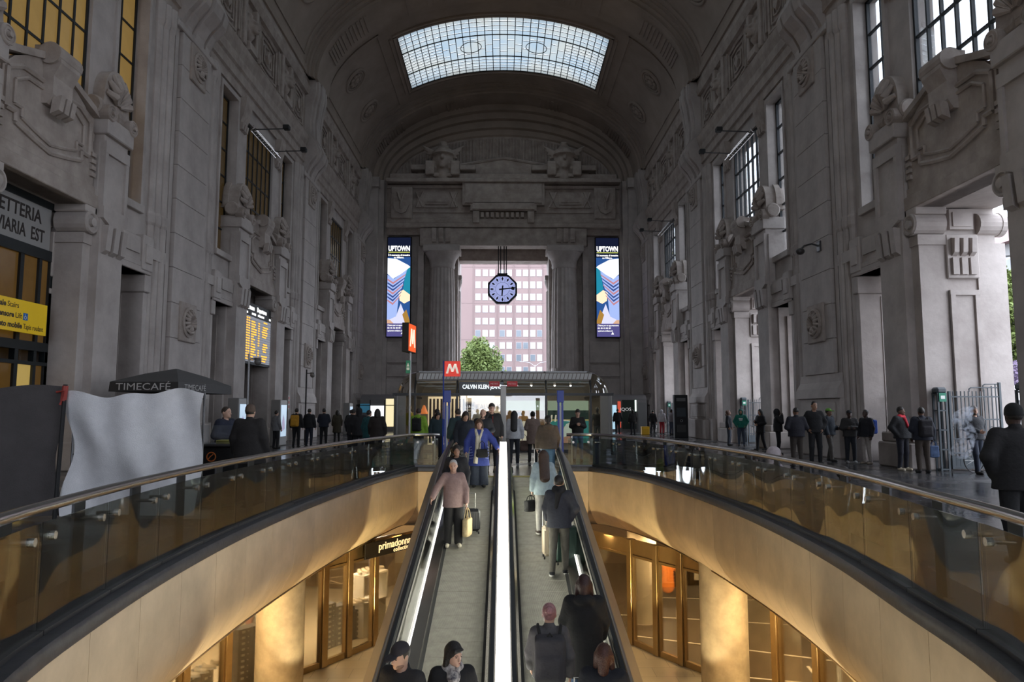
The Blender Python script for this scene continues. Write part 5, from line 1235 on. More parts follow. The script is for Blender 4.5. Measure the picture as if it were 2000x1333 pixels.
campole(-9.2, 26, 3.75, 'pale grey camera pole in front of the departure board', GREYP); campole(-10.45, 38.2, 3.85, 'black camera pole beside the second left pilaster', BLACK)
root = tag(empty('security_camera', (12.0, 26.6, 7.9)), 'dome security camera on a curved arm on the right pilaster', 'camera')
d = MB(); d.cbox(-.06, .02, -.15, .15, -.2, .2, .02); obj('plate', d, DSTEEL, root); d = MB(); d.tube([(0, 0, 0), (-.3, 0, .1), (-.6, 0, .02), (-.72, 0, -.12)], .035, 8); obj('arm', d, DSTEEL, root); d = MB(); d.ell((-.75, 0, -.2), (.17, .17, .13), 12, 8); obj('dome', d, mat('dome_dark', (.05, .045, .045), .3), root, smooth=True)
# lighting trusses and floodlight arms at the window heads
def truss(s, yc, lab):
    root = tag(empty('lighting_truss', (s * 12.2, yc, 15.15)), lab, 'lighting truss', 'lighting trusses at the window heads')
    d = MB()
    for a, b in ((0, 0), (.25, 0), (.12, .22)): d.tube([(a * -s, -1.9, b), (a * -s, 1.9, b)], .03, 6)
    for k in range(12): y = -1.9 + 3.8 * k / 12; d.tube([(0, y, 0), (-s * .12, y + .16, .22), (-s * .25, y + .32, 0), (0, y, 0)], .015, 4)
    obj('lattice', d, STEEL, root)
    for y in (-1.5, 1.5):
        d = MB(); d.tube([(0, y, .2), (-s * 1.5, y, .25)], .03, 6); ar = obj('arm', d, DSTEEL, root); d = MB(); d.cbox(-s * 1.45, -s * 1.75, y - .16, y + .16, .2, .42, .03); obj('floodlight', d, BLACK, ar)
truss(-1, 35.5, 'steel lighting truss with floodlight arms over the second left window'); truss(1, 35.5, 'steel lighting truss with floodlight arms over the second right window'); truss(1, 52.3, 'steel lighting truss with floodlight arms over the farthest right window')
# ---------------------------------------------------------------- right side: iron gates
BARG = MB().box(-.012, .012, -.012, .012, 0, 1).mesh('gate_bar'); BARG.materials.append(IRON)
GATE_N = {18.7: 'nearest right', 35.5: 'second right', 52.3: 'farthest right'}
def gate(loc, rz, w, h, lab, step):
    root = tag(empty('iron_gate', loc, rz), lab, 'gate', 'iron gates in the right openings')
    nb = 13
    for z in (.12, .5, .9, 1.45, h - .16): d = MB(); d.box(-w / 2, w / 2, -.018, .018, z - .018, z + .018); obj('rail', d, IRON, root)
    for k in range(nb + 1):
        x = -w / 2 + w * k / nb; hh = h + (step * max(0, k - 8) / 5 if step else (.12 if 4 < k < 9 else 0))
        o = bpy.data.objects.new('bar', BARG); COL.objects.link(o); o.parent = root; o.location = (x, 0, .1); o.scale = (1, 1, hh - .1)
    for x in (-w / 2, w / 2): d = MB(); d.cbox(x - .035, x + .035, -.035, .035, .05, h + (step if x > 0 else 0), .006); obj('stile', d, IRON, root)
    d = MB(); d.box(-w / 2, w / 2, -.008, .008, .06, .42); obj('kick_plate', d, IRON, root)
    for k in range(0, nb, 2): x = -w / 2 + w * (k + .5) / nb; d = MB(); d.torus((x, 0, 1.2), .045, .01, 10, 4, 'y'); obj('ring', d, IRON, root)
    if step:
        for q in range(2): x0 = w * (-.1 + .28 * q); d = MB(); d.tube([(x0, 0, h - .02), (x0, 0, h + .06 + .1 * q), (x0 + .06, 0, h + .1 + .1 * q), (w / 2, 0, h + .1 + .1 * q)], .018, 6); obj('stepped_rail', d, IRON, root)
    return root
for yc in BAYS:
    g = GATE_N[yc]
    gate((13.41, yc + 1.6, 0), 0, 1.45, 2.25, 'open iron gate leaf folded against the %s main opening' % g, .25)
    for s in (-1, 1): gate((13.05, yc + s * 4.68, 0), R(90), 1.8, 2.3, 'closed iron gate in the %s side opening, %s part of the bay' % (g, 'far' if s > 0 else 'near'), 0)
    for s in (-1, 1):
        root = tag(empty('gate_post', (12.45, yc + s * 1.68, 0)), 'iron gate post with green sign at the %s jamb of the %s opening' % ('far' if s > 0 else 'near', g), 'post', 'gate posts')
        d = MB()
        for a in (-.11, .11):
            for b in (-.11, .11): d.box(a - .025, a + .025, b - .025, b + .025, 0, 2.2)
        for z in (.05, .6, 1.15, 1.7, 2.15): d.box(-.13, .13, -.13, .13, z - .02, z + .02)
        obj('lattice_post', d, IRON, root); d = MB(); d.cbox(-.15, .15, -.15, .15, 2.18, 2.36, .05); obj('cap', d, IRON, root); d = MB(); d.box(-.1, .1, -.165, -.15, 1.95, 2.2); obj('green_sign', d, MATS['exit_green'], root)
        d = MB(); d.box(-.06, .06, -.172, -.165, 2.03, 2.12); obj('sign_symbol', d, MATS['sign_letter_white'], root)
root = tag(empty('info_pillar', (11.0, 44.6, 0)), 'tall black information pillar standing by the second right pilaster', 'information pillar')
d = MB(); d.cbox(-.42, .42, -.2, .2, 0, 2.65, .02); obj('casing', d, BLACK, root)
for z0, z1, nm, c in ((2.25, 2.45, 'name_strip', (.12, .12, .12)), (1.3, 1.85, 'screen', (.03, .04, .05)), (.35, .8, 'panel', (.04, .04, .04))): d = MB(); d.box(-.28, .28, -.215, -.2, z0, z1); obj(nm, d, mat('pillar_' + nm, c, .3), root)
d = MB(); d.torus((0, -.215, 1.05), .07, .012, 12, 5, 'y'); obj('speaker_ring', d, GREYP, root)
root = tag(empty('delivery_box', (9.85, 50, 0)), 'bright yellow square delivery box on the floor far right', 'box')
d = MB(); d.cbox(-.26, .26, -.25, .25, 0, .55, .04); obj('body', d, mat('delivery_yellow', (.8, .45, .01), .6), root); d = MB(); d.box(-.2, .2, -.256, -.25, .1, .4); obj('pocket', d, mat('delivery_yellow2', (.7, .38, .01), .6), root); d = MB(); d.cbox(-.27, .27, -.26, .26, .5, .56, .01); obj('lid', d, MATS['delivery_yellow'], root)
def bicycle(loc, rz, lab):
    root = tag(empty('bicycle', loc, rz), lab, 'bicycle')
    for x in (-.52, .52):
        d = MB(); d.torus((x, 0, .34), .32, .018, 28, 6, 'y'); w_ = obj('wheel', d, RUBBER, root); d = MB()
        for k in range(14): a = 2 * PI * k / 14; d.tube([(x, 0, .34), (x + .31 * math.cos(a), 0, .34 + .31 * math.sin(a))], .003, 4)
        obj('spokes', d, STEEL, w_)
    d = MB()
    for a, b in (((-.52, .34), (-.1, .3)), ((-.1, .3), (-.2, .85)), ((-.52, .34), (-.18, .75)), ((-.18, .75), (.35, .8)), ((-.1, .3), (.38, .7)), ((.52, .34), (.34, .92))): d.tube([(a[0], 0, a[1]), (b[0], 0, b[1])], .018, 6)
    obj('frame', d, BLACK, root); d = MB(); d.tube([(.34, -.26, .98), (.34, 0, .93), (.34, .26, .98)], .014, 6); obj('handlebar', d, BLACK, root); d = MB(); d.ell((-.21, 0, .9), (.13, .07, .04), 10, 6); obj('saddle', d, BLACK, root)
bicycle((13.45, 19.85, 0), R(10), 'bicycle wheel showing behind the smoking man'); bicycle((11.0, 52.5, 0), R(60), 'dark bicycle leaning near the far right openings')
# ---------------------------------------------------------------- outside
def leafball(name, root, m, c, r, n, size, seed):
    rg = np.random.RandomState(seed); V = []; F = []
    k = 0
    while k < n:
        p = rg.randn(3); p /= np.linalg.norm(p); q = rg.rand() ** .45
        lump = .75 + .25 * math.sin(5 * p[0] + 3 * p[2]) * math.cos(4 * p[1] + 2 * p[2])
        p = np.array(c) + p * np.array(r) * q * lump; a = rg.randn(3); a /= np.linalg.norm(a); b = np.cross(a, rg.randn(3)); b /= np.linalg.norm(b); s = size * (.6 + .8 * rg.rand())
        o = len(V); V += [p - a * s, p + b * s * .5, p + a * s, p - b * s * .5]; F.append((o, o + 1, o + 2, o + 3)); k += 1
    me = bpy.data.meshes.new(name); me.from_pydata([tuple(v) for v in V], [], F); me.materials.append(m)
    o = bpy.data.objects.new(name, me); COL.objects.link(o); o.parent = root; o['kind'] = 'stuff'; return o
def tree(loc, h, crowns, lab, leafm, seed, size=.3, n=2600):
    root = tag(empty('tree', loc), lab, 'tree'); rg = random.Random(seed); BK = mat('bark', (.09, .065, .045), .9)
    d = MB(); d.tube([(0, 0, 0), (.1, 0, h * .3), (0, .1, h * .55)], [.28, .22, .14], 8); tr = obj('trunk', d, BK, root)
    for c, r in crowns:
        d = MB(); d.tube([(.05, 0, h * .3), (c[0] * .5, c[1] * .5, (h * .3 + c[2]) / 2), c], [.14, .08, .03], 6)
        for k in range(5): d.tube([(c[0] * .6, c[1] * .6, c[2] * .85), (c[0] + rg.uniform(-1, 1) * r[0] * .8, c[1] + rg.uniform(-1, 1) * r[1] * .8, c[2] + rg.uniform(-.3, .9) * r[2])], [.05, .015], 5)
        obj('branch', d, BK, tr); leafball('foliage', root, leafm, c, r, n, size, seed + 50 + int(c[0] * 10))
LEAF = mat('spring_leaf', (.15, .2, .05), .7, noise=.5, nscale=1.2, col2=(.08, .12, .03)); LEAF2 = mat('fresh_leaf', (.17, .23, .055), .7, noise=.4, nscale=1.5)
tree((-4.4, 118, 0), 11, [((-1.5, 0, 7.5), (3.2, 3, 4.2)), ((2.0, .5, 8.5), (3.2, 3, 4.5)), ((.2, -.5, 10.8), (2.8, 2.6, 3.4)), ((4.2, 0, 5.5), (2.0, 2, 3)), ((-3.2, 0, 4.5), (2.2, 2, 3.2))], 'broad pale green tree seen through the far opening', LEAF, 4, .24, 5200)
tree((33.5, 47.5, 0), 10, [((0, 0, 8.2), (2.2, 2.4, 2.8)), ((-.8, 1.0, 5.6), (2.4, 2.4, 2.4)), ((.8, -.8, 6.2), (2.2, 2.2, 2.6)), ((0, .3, 10.4), (1.5, 1.5, 1.8))], 'slender light green street tree seen through the nearest right opening', LEAF2, 9, .16, 2600)
root = tag(empty('wisteria', (26.5, 36.9, 0)), 'lilac blossoming shrub outside the nearest right opening', 'shrub')
d = MB(); d.tube([(0, 0, 0), (.1, .1, 2.0), (-.2, 0, 3.2)], [.1, .08, .04], 6); obj('stem', d, MATS['bark'], root)
LIL = mat('lilac_blossom', (.26, .2, .32), .7, noise=.3, nscale=3)
for k, (c, r) in enumerate((((0, 0, 3.7), (.8, .8, .7)), ((.6, .5, 3.1), (.7, .7, .6)), ((-.4, -.3, 2.9), (.6, .6, .5)), ((.9, .1, 4.1), (.6, .6, .5)))): leafball('blossom', root, LIL, c, r, 450, .1, 30 + k)
leafball('foliage', root, LEAF2, (.2, 0, 2.6), (1.0, 1.0, .9), 500, .12, 77)
# office block beyond the far opening
blk = tag(empty('office_block', (6, 190, 0)), 'pink tall office block with rows of square windows beyond the far opening', 'building')
PINK = mat('pink_render', (.19, .135, .13), .8, noise=.08, nscale=.1); BAND = mat('pink_band', (.16, .115, .112), .8); WPANE = mat('office_pane', (.55, .6, .66), .08, metal=.0, spec=1.0); WFR = mat('office_window_frame', (.27, .25, .25), .6)
d = MB(); d.box(-17.3, 17, 0, 20, 0, 62); obj('facade', d, PINK, blk)
d = MB(); d.box(-25, -17.4, 6, 20, 0, 62); obj('wing', d, mat('pale_render', (.3, .28, .27), .8), blk)
FRW = MB().box(-.72, .72, -.08, .02, -.92, .92).mesh('window'); FRW.materials.append(WFR)
PNW = MB().box(-.62, .62, -.11, -.08, -.82, .82).mesh('pane'); PNW.materials.append(WPANE); PNK = MB().box(-.62, .62, -.11, -.08, -.82, .82).mesh('pane'); PNK.materials.append(mat('office_pane_dark', (.10, .12, .14), .1))
rnd = random.Random(12)
for j in range(13):
    z = 12.2 + 3.27 * j
    for i, x in enumerate((-12.8, -10.85, -9.0, -6.3, -4.45, -1.9, -.05, 1.85, 3.65)):
        w_ = bpy.data.objects.new('window', FRW); COL.objects.link(w_); w_.parent = blk; w_.location = (x, 0, z)
        p_ = bpy.data.objects.new('pane', PNK if (j < 4 and rnd.random() < .3) else PNW); COL.objects.link(p_); p_.parent = w_
    if j % 3 == 2: d = MB(); d.box(-17.3, 17, -.05, .1, z + 1.55, z + 1.7); obj('string_course', d, BAND, blk)
for i, x in enumerate((-14, -7.6, -3.2, .9, 4.6)): d = MB(); d.box(x - .12, x + .12, -.12, .05, 11, 62); obj('pilaster_strip', d, BAND, blk)
d = MB(); d.box(-17.3, 17, -1.2, 0, 9.8, 10.4); obj('ledge', d, WFR, blk)
root = tag(empty('street_lamp', (6.2, 140, 0)), 'thin double armed street lamp outside the far opening', 'street lamp')
d = MB(); d.cyl((0, 0, 0), .1, 10.5, 8, r2=.06); obj('mast', d, GREYP, root)
for s in (-1, 1): d = MB(); d.tube([(0, 0, 10.2), (s * 1.0, 0, 10.9), (s * 2.3, 0, 11.1)], .05, 6); a_ = obj('arm', d, GREYP, root); d = MB(); d.cbox(s * 2.2, s * 3.0, -.15, .15, 11.0, 11.15, .03); obj('lamp_head', d, GREYP, a_)
# street house to the right
hs = tag(empty('street_house', (46, 60, 0)), 'pale street house with red tiled roof outside the nearest right opening', 'building')
d = MB(); d.box(0, 12, -25, 30, 0, 16.8); obj('facade', d, mat('pale_house', (.26, .26, .26), .8), hs)
d = MB(); d.prism([(-.8, 16.8), (6, 20.5), (12.8, 16.8)], -25.5, 30.5, 'y'); obj('roof', d, mat('roof_tile', (.19, .11, .11), .8), hs)
d = MB(); d.box(-.4, 0, -25, 30, 12.2, 12.6); obj('string_course', d, WHITE, hs)
FR2 = MB().box(-.1, .02, -.7, .7, -1.1, 1.1).mesh('window'); FR2.materials.append(WHITE); PN2 = MB().box(-.14, -.1, -.55, .55, -.95, .95).mesh('pane'); PN2.materials.append(mat('house_pane', (.2, .22, .25), .1))
for j, z in enumerate((3.5, 7, 10.4, 14.4)):
    for k in range(9):
        w_ = bpy.data.objects.new('window', FR2); COL.objects.link(w_); w_.parent = hs; w_.location = (0, -6 + 3.1 * k, z); p_ = bpy.data.objects.new('pane', PN2); COL.objects.link(p_); p_.parent = w_
root = tag(empty('street_lamp', (24.2, 34.8, 0)), 'curved arm lamp with two hanging lanterns outside the nearest right opening', 'street lamp')
d = MB(); d.cyl((1.6, 0, 0), .07, 9.4, 8); obj('mast', d, BLACK, root); d = MB(); d.tube([(1.6, 0, 9.2), (1.0, 0, 9.35), (.3, 0, 9.3), (-.5, 0, 9.2), (-1, 0, 9.3)], .04, 6); obj('arm', d, BLACK, root)
for x in (.25, -.65): d = MB(); d.tube([(x, 0, 9.25), (x, 0, 8.9)], .015, 5); d.lathe([(.04, 8.95), (.13, 8.8), (.13, 8.6), (.03, 8.55)], 10, (x, 0, 0)); obj('lantern', d, BLACK, root)
root = tag(empty('kiosk_stall', (24.0, 33.4, 0)), 'white street stall with lettered awning outside the nearest right opening', 'stall')
d = MB(); d.box(-1.5, 1.5, -1, 1, 0, 2.3); obj('body', d, mat('stall_grey', (.3, .3, .3), .8), root); d = MB(); d.prism([(-1.3, 2.3), (-1.5, 2.15), (-1.5, 2.75), (1.2, 2.9), (1.2, 2.3)], -1.9, 1.6, 'x'); obj('awning', d, mat('awning_white', (.6, .6, .62), .7), root)  # plain grey body under a white awning
text('CAFFE & GELATO', .3, mat('awning_ink', (.12, .2, .22), .7), root, (-.4, -1.53, 2.5), ext=.002)

root = tag(empty('notice', (-12.6, 29.45, 3.9)), 'dark blue notice in the left side doorway beyond the first pilaster', 'sign')
d = MB(); d.box(-.02, .02, -.22, .22, 0, .9); obj('panel', d, mat('notice_blue', (.01, .03, .2), .4, emit=(.01, .04, .35), estr=.15), root); d = MB(); d.box(.02, .025, -.18, .18, .4, .44); obj('white_bar', d, WHITE, root)
root = tag(empty('notice', (-11.98, 40.3, 1.75)), 'narrow red notice on the left wall past the departure board', 'sign')
d = MB(); d.box(-.02, .02, -.12, .12, 0, .75); obj('panel', d, mat('notice_white', (.5, .48, .46), .5), root)
for k in range(3): d = MB(); d.box(.02, .025, -.1, .1, .06 + .24 * k, .22 + .24 * k); obj('red_field', d, MATS['notice_red'], root)
# ================================================================== PEOPLE
SKIN = {'a': mat('skin_light', (.55, .34, .25), .5), 'b': mat('skin_tan', (.36, .2, .13), .5), 'c': mat('skin_brown', (.16, .085, .055), .5), 'd': mat('skin_dark', (.055, .03, .022), .5)}
CC = {}
def cloth_m(c):
    c = tuple(round(v, 3) for v in c)
    if c not in CC: CC[c] = mat('cloth_%02d' % len(CC), c, .85, noise=.22, nscale=14, bump=.28, bscale=22)
    return CC[c]
def hair_m(c):
    n = 'hair_%.3f_%.3f_%.3f' % c
    return MATS[n] if n in MATS else mat(n, c, .5, noise=.4, nscale=40, bump=.35, bscale=70)
EYEM = mat('eye_dark', (.045, .03, .024), .3); LIPM = mat('lip', (.33, .12, .1), .5)
ARMS = {'down': ((.255, .03, 1.16), (.27, -.05, .92)), 'bend': ((.27, .03, 1.17), (.13, -.22, 1.1)), 'phone': ((.25, -.02, 1.17), (.06, -.26, 1.24)), 'pocket': ((.31, .07, 1.18), (.21, -.04, .98)), 'up': ((.31, -.14, 1.25), (.12, -.15, 1.5)),
        'back': ((.25, .13, 1.18), (.27, .12, .94)), 'fwd': ((.25, -.06, 1.17), (.24, -.2, .96)), 'cross': ((.27, -.02, 1.16), (.0, -.2, 1.17)), 'behind': ((.27, .13, 1.17), (.09, .2, 1.0)), 'knee': ((.24, -.12, 1.2), (.17, -.34, 1.12))}
def hand_vf(curl, h):
    k = 0.012
    P = [ELL((0, 0, -.045), (.02, .042, .05), k=k), CAP((0, 0, .015), (0, 0, -.03), .026, .028, k=k)]
    for i, (y, L_) in enumerate(((-.032, .068), (-.011, .078), (.011, .072), (.031, .055))):
        a = curl * (.9 + .1 * i); z0 = -.085; p0 = (0, y, z0); p1 = (-math.sin(a * .5) * L_ * .5, y * 1.1, z0 - math.cos(a * .5) * L_ * .5); p2 = (p1[0] - math.sin(a * 1.2) * L_ * .5, y * 1.12, p1[2] - math.cos(a * 1.2) * L_ * .5)
        P += [CAP((0, y, -.06), p0, .011, .0105, k=.006), CAP(p0, p1, .0105, .0095, k=.003), CAP(p1, p2, .0095, .008, k=.003)]
    P += [CAP((-.005, -.028, -.03), (-.018, -.055, -.06), .014, .012, k=.008), CAP((-.018, -.055, -.06), (-.03 - .015 * curl, -.058, -.09), .012, .009, k=.004)]
    return polyg(P, h, .015)
HAND = {}
def get_hand(curl, h):
    k = (curl, h)
    if k not in HAND: HAND[k] = hand_vf(curl, h)
    return HAND[k]
def rotm(rz, rx):
    return np.array((Matrix.Rotation(rz, 3, 'Z') @ Matrix.Rotation(rx, 3, 'X')))
PEOPLE = []
def person(label, x, y, z=0.0, face=0, h=1.72, w=1.0, skin='a', top=(.02, .02, .025), hem=.88, bulk=.02, bot=(.015, .015, .02), legs='stand', wide=0, shoes=(.02, .02, .02), hair=(.02, .014, .01), hs='short', arms=('down', 'down'), turn=0, nod=0, collar=True, hood=False, hat=None, skirt=None, beard=None, grp=None, lean=0.0, curl=.5, face_on=None, sole=None, topname='jacket', lower=None):
    dist = math.hypot(x, y); hh = min(.034, max(.0115, dist * .00088)); fr = Vector((0, -1, 0))
    root = tag(empty('person', (x, y, z), R(face)), label, 'person', grp); k = h / 1.75; root.scale = (k, k, k)
    sit = legs == 'sit'; uz = -.83 if sit else 0.0
    def U(p): return (p[0], p[1] + lean * (p[2] - .95), p[2] + uz)
    M = rotm(R(turn), R(nod)); PV = np.array((0, .01, 1.53))
    def Hd(c): v = M @ (np.array(c) - PV) + PV; return U(tuple(v))
    hk = dict(rz=R(turn) + 1e-6, rx=R(nod) + 1e-6)
    S = {s: (s * .166 * w, .01, 1.42) for s in (-1, 1)}
    A = {}
    for s, a in zip((-1, 1), arms):
        e, wr = ARMS[a] if isinstance(a, str) else a
        q_ = (.94 if isinstance(a, str) else 1) * (1 + (w - 1) * .7); A[s] = ((s * e[0] * q_, e[1], e[2]), (s * wr[0] * q_, wr[1], wr[2]))
    if legs == 'stand': Lg = {s: ((s * .09, 0, .92), (s * .105, -.02, .5), (s * .115, .02, .09)) for s in (-1, 1)}
    elif legs == 'walk': Lg = {-1: ((-.09, 0, .92), (-.095, -.14, .52), (-.09, -.22, .1)), 1: ((.09, 0, .92), (.1, .04, .5), (.1, .3, .17))}
    elif legs == 'step': Lg = {-1: ((-.09, 0, .92), (-.1, -.08, .5), (-.1, -.1, .09)), 1: ((.09, 0, .92), (.11, .02, .5), (.12, .13, .1))}
    else: Lg = {s: ((s * .09, 0, .12), (s * .13, -.36, .46), (s * .13, -.52, .09)) for s in (-1, 1)}
    sk = SKIN[skin]
    # body: one continuous surface
    B = [ELL(Hd((0, 0, 1.648)), (.077, .097, .104), k=.02, **hk), ELL(Hd((0, -.026, 1.578)), (.06, .07, .064), k=.03, **hk), CAP(Hd((0, -.094, 1.645)), Hd((0, -.112, 1.606)), .010, .0165, k=.012), ELL(Hd((0, -.088, 1.545)), (.025, .02, .02), k=.02, **hk),
         ELL(Hd((0, -.093, 1.572)), (.026, .012, .010), k=.012, **hk), ELL(Hd((.032, -.104, 1.637)), (.018, .014, .012), op='-', **hk), ELL(Hd((-.032, -.104, 1.637)), (.018, .014, .012), op='-', **hk),
         ELL(Hd((.079, .012, 1.625)), (.013, .024, .032), k=.01, **hk), ELL(Hd((-.079, .012, 1.625)), (.013, .024, .032), k=.01, **hk),
         CAP(U((0, .02, 1.44)), Hd((0, .012, 1.575)), .058, .052, k=.03), ELL(U((0, 0, 1.28)), (.16 * w, .095, .2), k=.05), ELL(U((0, 0, 1.05)), (.14 * w, .09, .2), k=.05)]
    for s in (-1, 1):
        e, wr = A[s]
        B += [CAP(U(S[s]), U(e), .048, .04, k=.03), CAP(U(e), U(wr), .04, .029, k=.02)]
        a_, b_, c_ = Lg[s]; B += [CAP(a_, b_, .075, .052, k=.03), CAP(b_, c_, .05, .036, k=.02)]
    V, F = polyg(B, max(hh, .0115), .03)
    Vs, Fs = [V], [F]; off = len(V)
    for s in (-1, 1):
        e, wr = A[s]; HV, HF = get_hand(curl, .0075 if dist < 17 else .011)
        v = HV.copy(); f = HF
        d = np.array(U(wr)) - np.array(U(e)); d /= np.linalg.norm(d); zax = -d
        xax = np.array((float(s), 0, 0)) - zax * (s * zax[0]); n_ = np.linalg.norm(xax); xax = xax / n_ if n_ > .2 else np.cross(np.array((0, 1., 0)), zax)
        xax /= np.linalg.norm(xax); yax = np.cross(zax, xax)
        yy = v[:, 1:2] * (1 if True else -1)
        if np.dot(yax, (0, -1, 0)) > 0: yy = -yy; f = f[:, ::-1]
        v = np.array(U(wr)) + v[:, :1] * xax + yy * yax + v[:, 2:3] * zax
        Vs.append(v); Fs.append(f + off); off += len(v)
    V = np.concatenate(Vs); F = np.concatenate(Fs)
    me = bpy.data.meshes.new('body'); me.from_pydata(V.tolist(), [], F.tolist()); me.polygons.foreach_set('use_smooth', [True] * len(me.polygons)); me.materials.append(sk)
    body = obj('body', me, sk, root)
    if dist < 26 and abs(((face + turn + 180) % 360) - 180) < 110:
        ey = MB()
        for s in (-1, 1): ey.ell(Hd((s * .032, -.091, 1.637)), (.011, .007, .0055), 8, 5); ey.tube([Hd((s * .016, -.099, 1.657)), Hd((s * .034, -.099, 1.663)), Hd((s * .05, -.09, 1.657))], .003, 5)
        obj('eyes', ey, EYEM, body); lp = MB(); lp.ell(Hd((0, -.098, 1.57)), (.022, .008, .006), 8, 5); obj('mouth', lp, LIPM, body)
    # upper garment
    tc = cloth_m(top); b = bulk; hz_ = hem + uz
    T = [ELL(U((0, .0, 1.29)), (.178 * w + b, .115 + b, .21), k=.06), CAP(U((-.115 * w, .01, 1.405)), U((.115 * w, .01, 1.405)), .06 + b * .5, k=.05), ELL(U((0, 0, 1.1)), (.162 * w + b, .118 + b, .2), k=.06)]
    lowz = min(hem, .96)
    if not sit:
        T.append(CAP((0, lean * .1, 1.08), (0, 0, lowz - .03), .165 * w + b, .178 * w + b * (1.4 + 2 * max(0, .9 - hem)), s=(1, .74, 1), k=.06))
    else: T.append(CAP(U((0, 0, 1.08)), U((0, 0, .98)), .17 * w + b, .18 * w + b, s=(1, .8, 1), k=.06))
    for s in (-1, 1):
        e, wr = A[s]; wv = tuple(e[i] + (wr[i] - e[i]) * .97 for i in range(3))
        T += [CAP(U(S[s]), U(e), .06 + b * .7, .05 + b * .7, k=.045), CAP(U(e), U(wv), .05 + b * .7, .04 + b * .6, k=.03)]
    if collar: T.append(CAP(U((0, .015, 1.46)), U((0, .02, 1.5)), .075, .07, s=(1, .95, 1), k=.02))
    if hood: T.append(ELL(U((0, .105, 1.475)), (.13, .075, .075), k=.04))
    if not sit: T.append(BOX((0, 0, hz_ - .3), (.6, .6, .3), 0, op='-', k=0))
    if not sit:
        for s in (-1, 1):      # keep the sleeves that fall below the hem
            e, wr = A[s]; wv = tuple(e[i] + (wr[i] - e[i]) * .97 for i in range(3))
            if wr[2] < hem + .08: T.append(CAP(U(e), U(wv), .05 + b * .7, .04 + b * .6, k=.01))
    T.append(ELL(Hd((0, -.03, 1.6)), (.07, .085, .085), op='-', k=0)); T.append(CAP(U((0, -.005, 1.47)), U((0, -.03, 1.6)), .058, .07, op='-', k=0))
    obj(topname, sdfmesh(topname, T, hh, tc), tc, root)
    # lower garment
    bc = cloth_m(bot); W_ = wide
    if skirt:
        Q = [CAP((0, 0, .98), (0, 0, skirt + .05), .16 * w, .2 * w + .05, s=(1, .8, 1), k=.05), BOX((0, 0, skirt - .3), (.6, .6, .3), 0, op='-', k=0)]
        obj('skirt', sdfmesh('skirt', Q, hh, bc), bc, root)
    else:
        Q = [ELL((0, 0, .95 + uz), (.168 * w, .125, .13), k=.05)]
        for s in (-1, 1):
            a_, b_, c_ = Lg[s]; Q += [CAP(a_, b_, .098 * (.6 + .4 * w), .074 + W_ * .6, k=.035), CAP(b_, c_, .072 + W_ * .6, .056 + W_, k=.02)]
        if not sit: Q.append(BOX((0, 0, -.23), (.6, .6, .28), 0, op='-', k=0))
        obj('trousers', sdfmesh('trousers', Q, hh, bc), bc, root)
    # shoes
    sh = cloth_m(shoes)
    for s in (-1, 1):
        a_ = Lg[s][2]; zz = a_[2] - .09; tilt = .06 if zz > .05 else 0
        Q = [CAP((a_[0], a_[1] + .02, zz + .05 + tilt), (a_[0] + s * .015, a_[1] - .15, zz + .038), .046, .042, s=(1, 1, .95), k=.02), CAP((a_[0], a_[1], zz + .05), (a_[0], a_[1], zz + .1), .044, .042, k=.03)]
        if not tilt: Q.append(BOX((a_[0], a_[1], zz - .1), (.2, .4, .1), 0, op='-', k=0))
        so = obj('shoe', sdfmesh('shoe', Q, max(.011, hh * .8), sh), sh, root)
        if sole:
            sm = MB(); n_ = 14; sm.rings([[(a_[0] + s * .008 + .052 * math.cos(t), a_[1] - .06 + .145 * math.sin(t), zz + q) for t in np.linspace(0, 2 * PI, n_, endpoint=False)] for q in (.002, .028)]); obj('sole', sm, cloth_m(sole), so)
    # hair and headwear
    hm = hair_m(hair); Hh = []
    facecut = [ELL(Hd((0, -.105, 1.60)), (.066, .062, .082), op='-', k=0, **hk)]
    if hs in ('short', 'bun', 'pony', 'long', 'bob', 'curly'):
        Hh = [ELL(Hd((0, .012, 1.662)), (.088, .106, .108), k=.01, **hk)]
        if hs == 'short': Hh += [BOX(Hd((0, -.03, 1.53)), (.2, .2, .06), 0, op='-', k=0, **hk), BOX(Hd((0, -.1, 1.6)), (.2, .075, .065), 0, op='-', k=0, **hk)]
        if hs == 'bun': Hh += [ELL(Hd((0, .11, 1.7)), (.05, .05, .05), k=.02)]
        if hs == 'pony': Hh += [CAP(Hd((0, .1, 1.68)), Hd((0, .13, 1.45)), .045, .02, k=.02)]
        if hs == 'long': Hh += [CAP(Hd((0, .05, 1.63)), U((0, .185, 1.17)), .088, .085, s=(1.3, .6, 1), k=.04), CAP(Hd((-.07, .02, 1.62)), U((-.1, .03, 1.38)), .035, .025, k=.03), CAP(Hd((.07, .02, 1.62)), U((.1, .03, 1.38)), .035, .025, k=.03)]
        if hs == 'bob': Hh += [CAP(Hd((-.07, .02, 1.64)), Hd((-.085, .01, 1.52)), .04, .035, k=.03), CAP(Hd((.07, .02, 1.64)), Hd((.085, .01, 1.52)), .04, .035, k=.03), CAP(Hd((0, .07, 1.64)), Hd((0, .08, 1.5)), .07, .06, k=.03), CAP(Hd((-.045, -.078, 1.705)), Hd((.045, -.078, 1.705)), .018, k=.02)]
        if hs == 'curly':
            rg = random.Random(int(x * 100)); 
            for i in range(16): a = rg.uniform(0, 2 * PI); Hh.append(ELL(Hd((.1 * math.cos(a), .045 + .075 * math.sin(a), 1.5 + .022 * (i % 10))), (.05, .05, .05), k=.02))
        Hh += facecut
    elif hs == 'crop': Hh = [ELL(Hd((0, .014, 1.665)), (.082, .1, .098), k=.01, **hk), BOX(Hd((0, -.05, 1.55)), (.2, .2, .07), 0, op='-', k=0, **hk)] + facecut
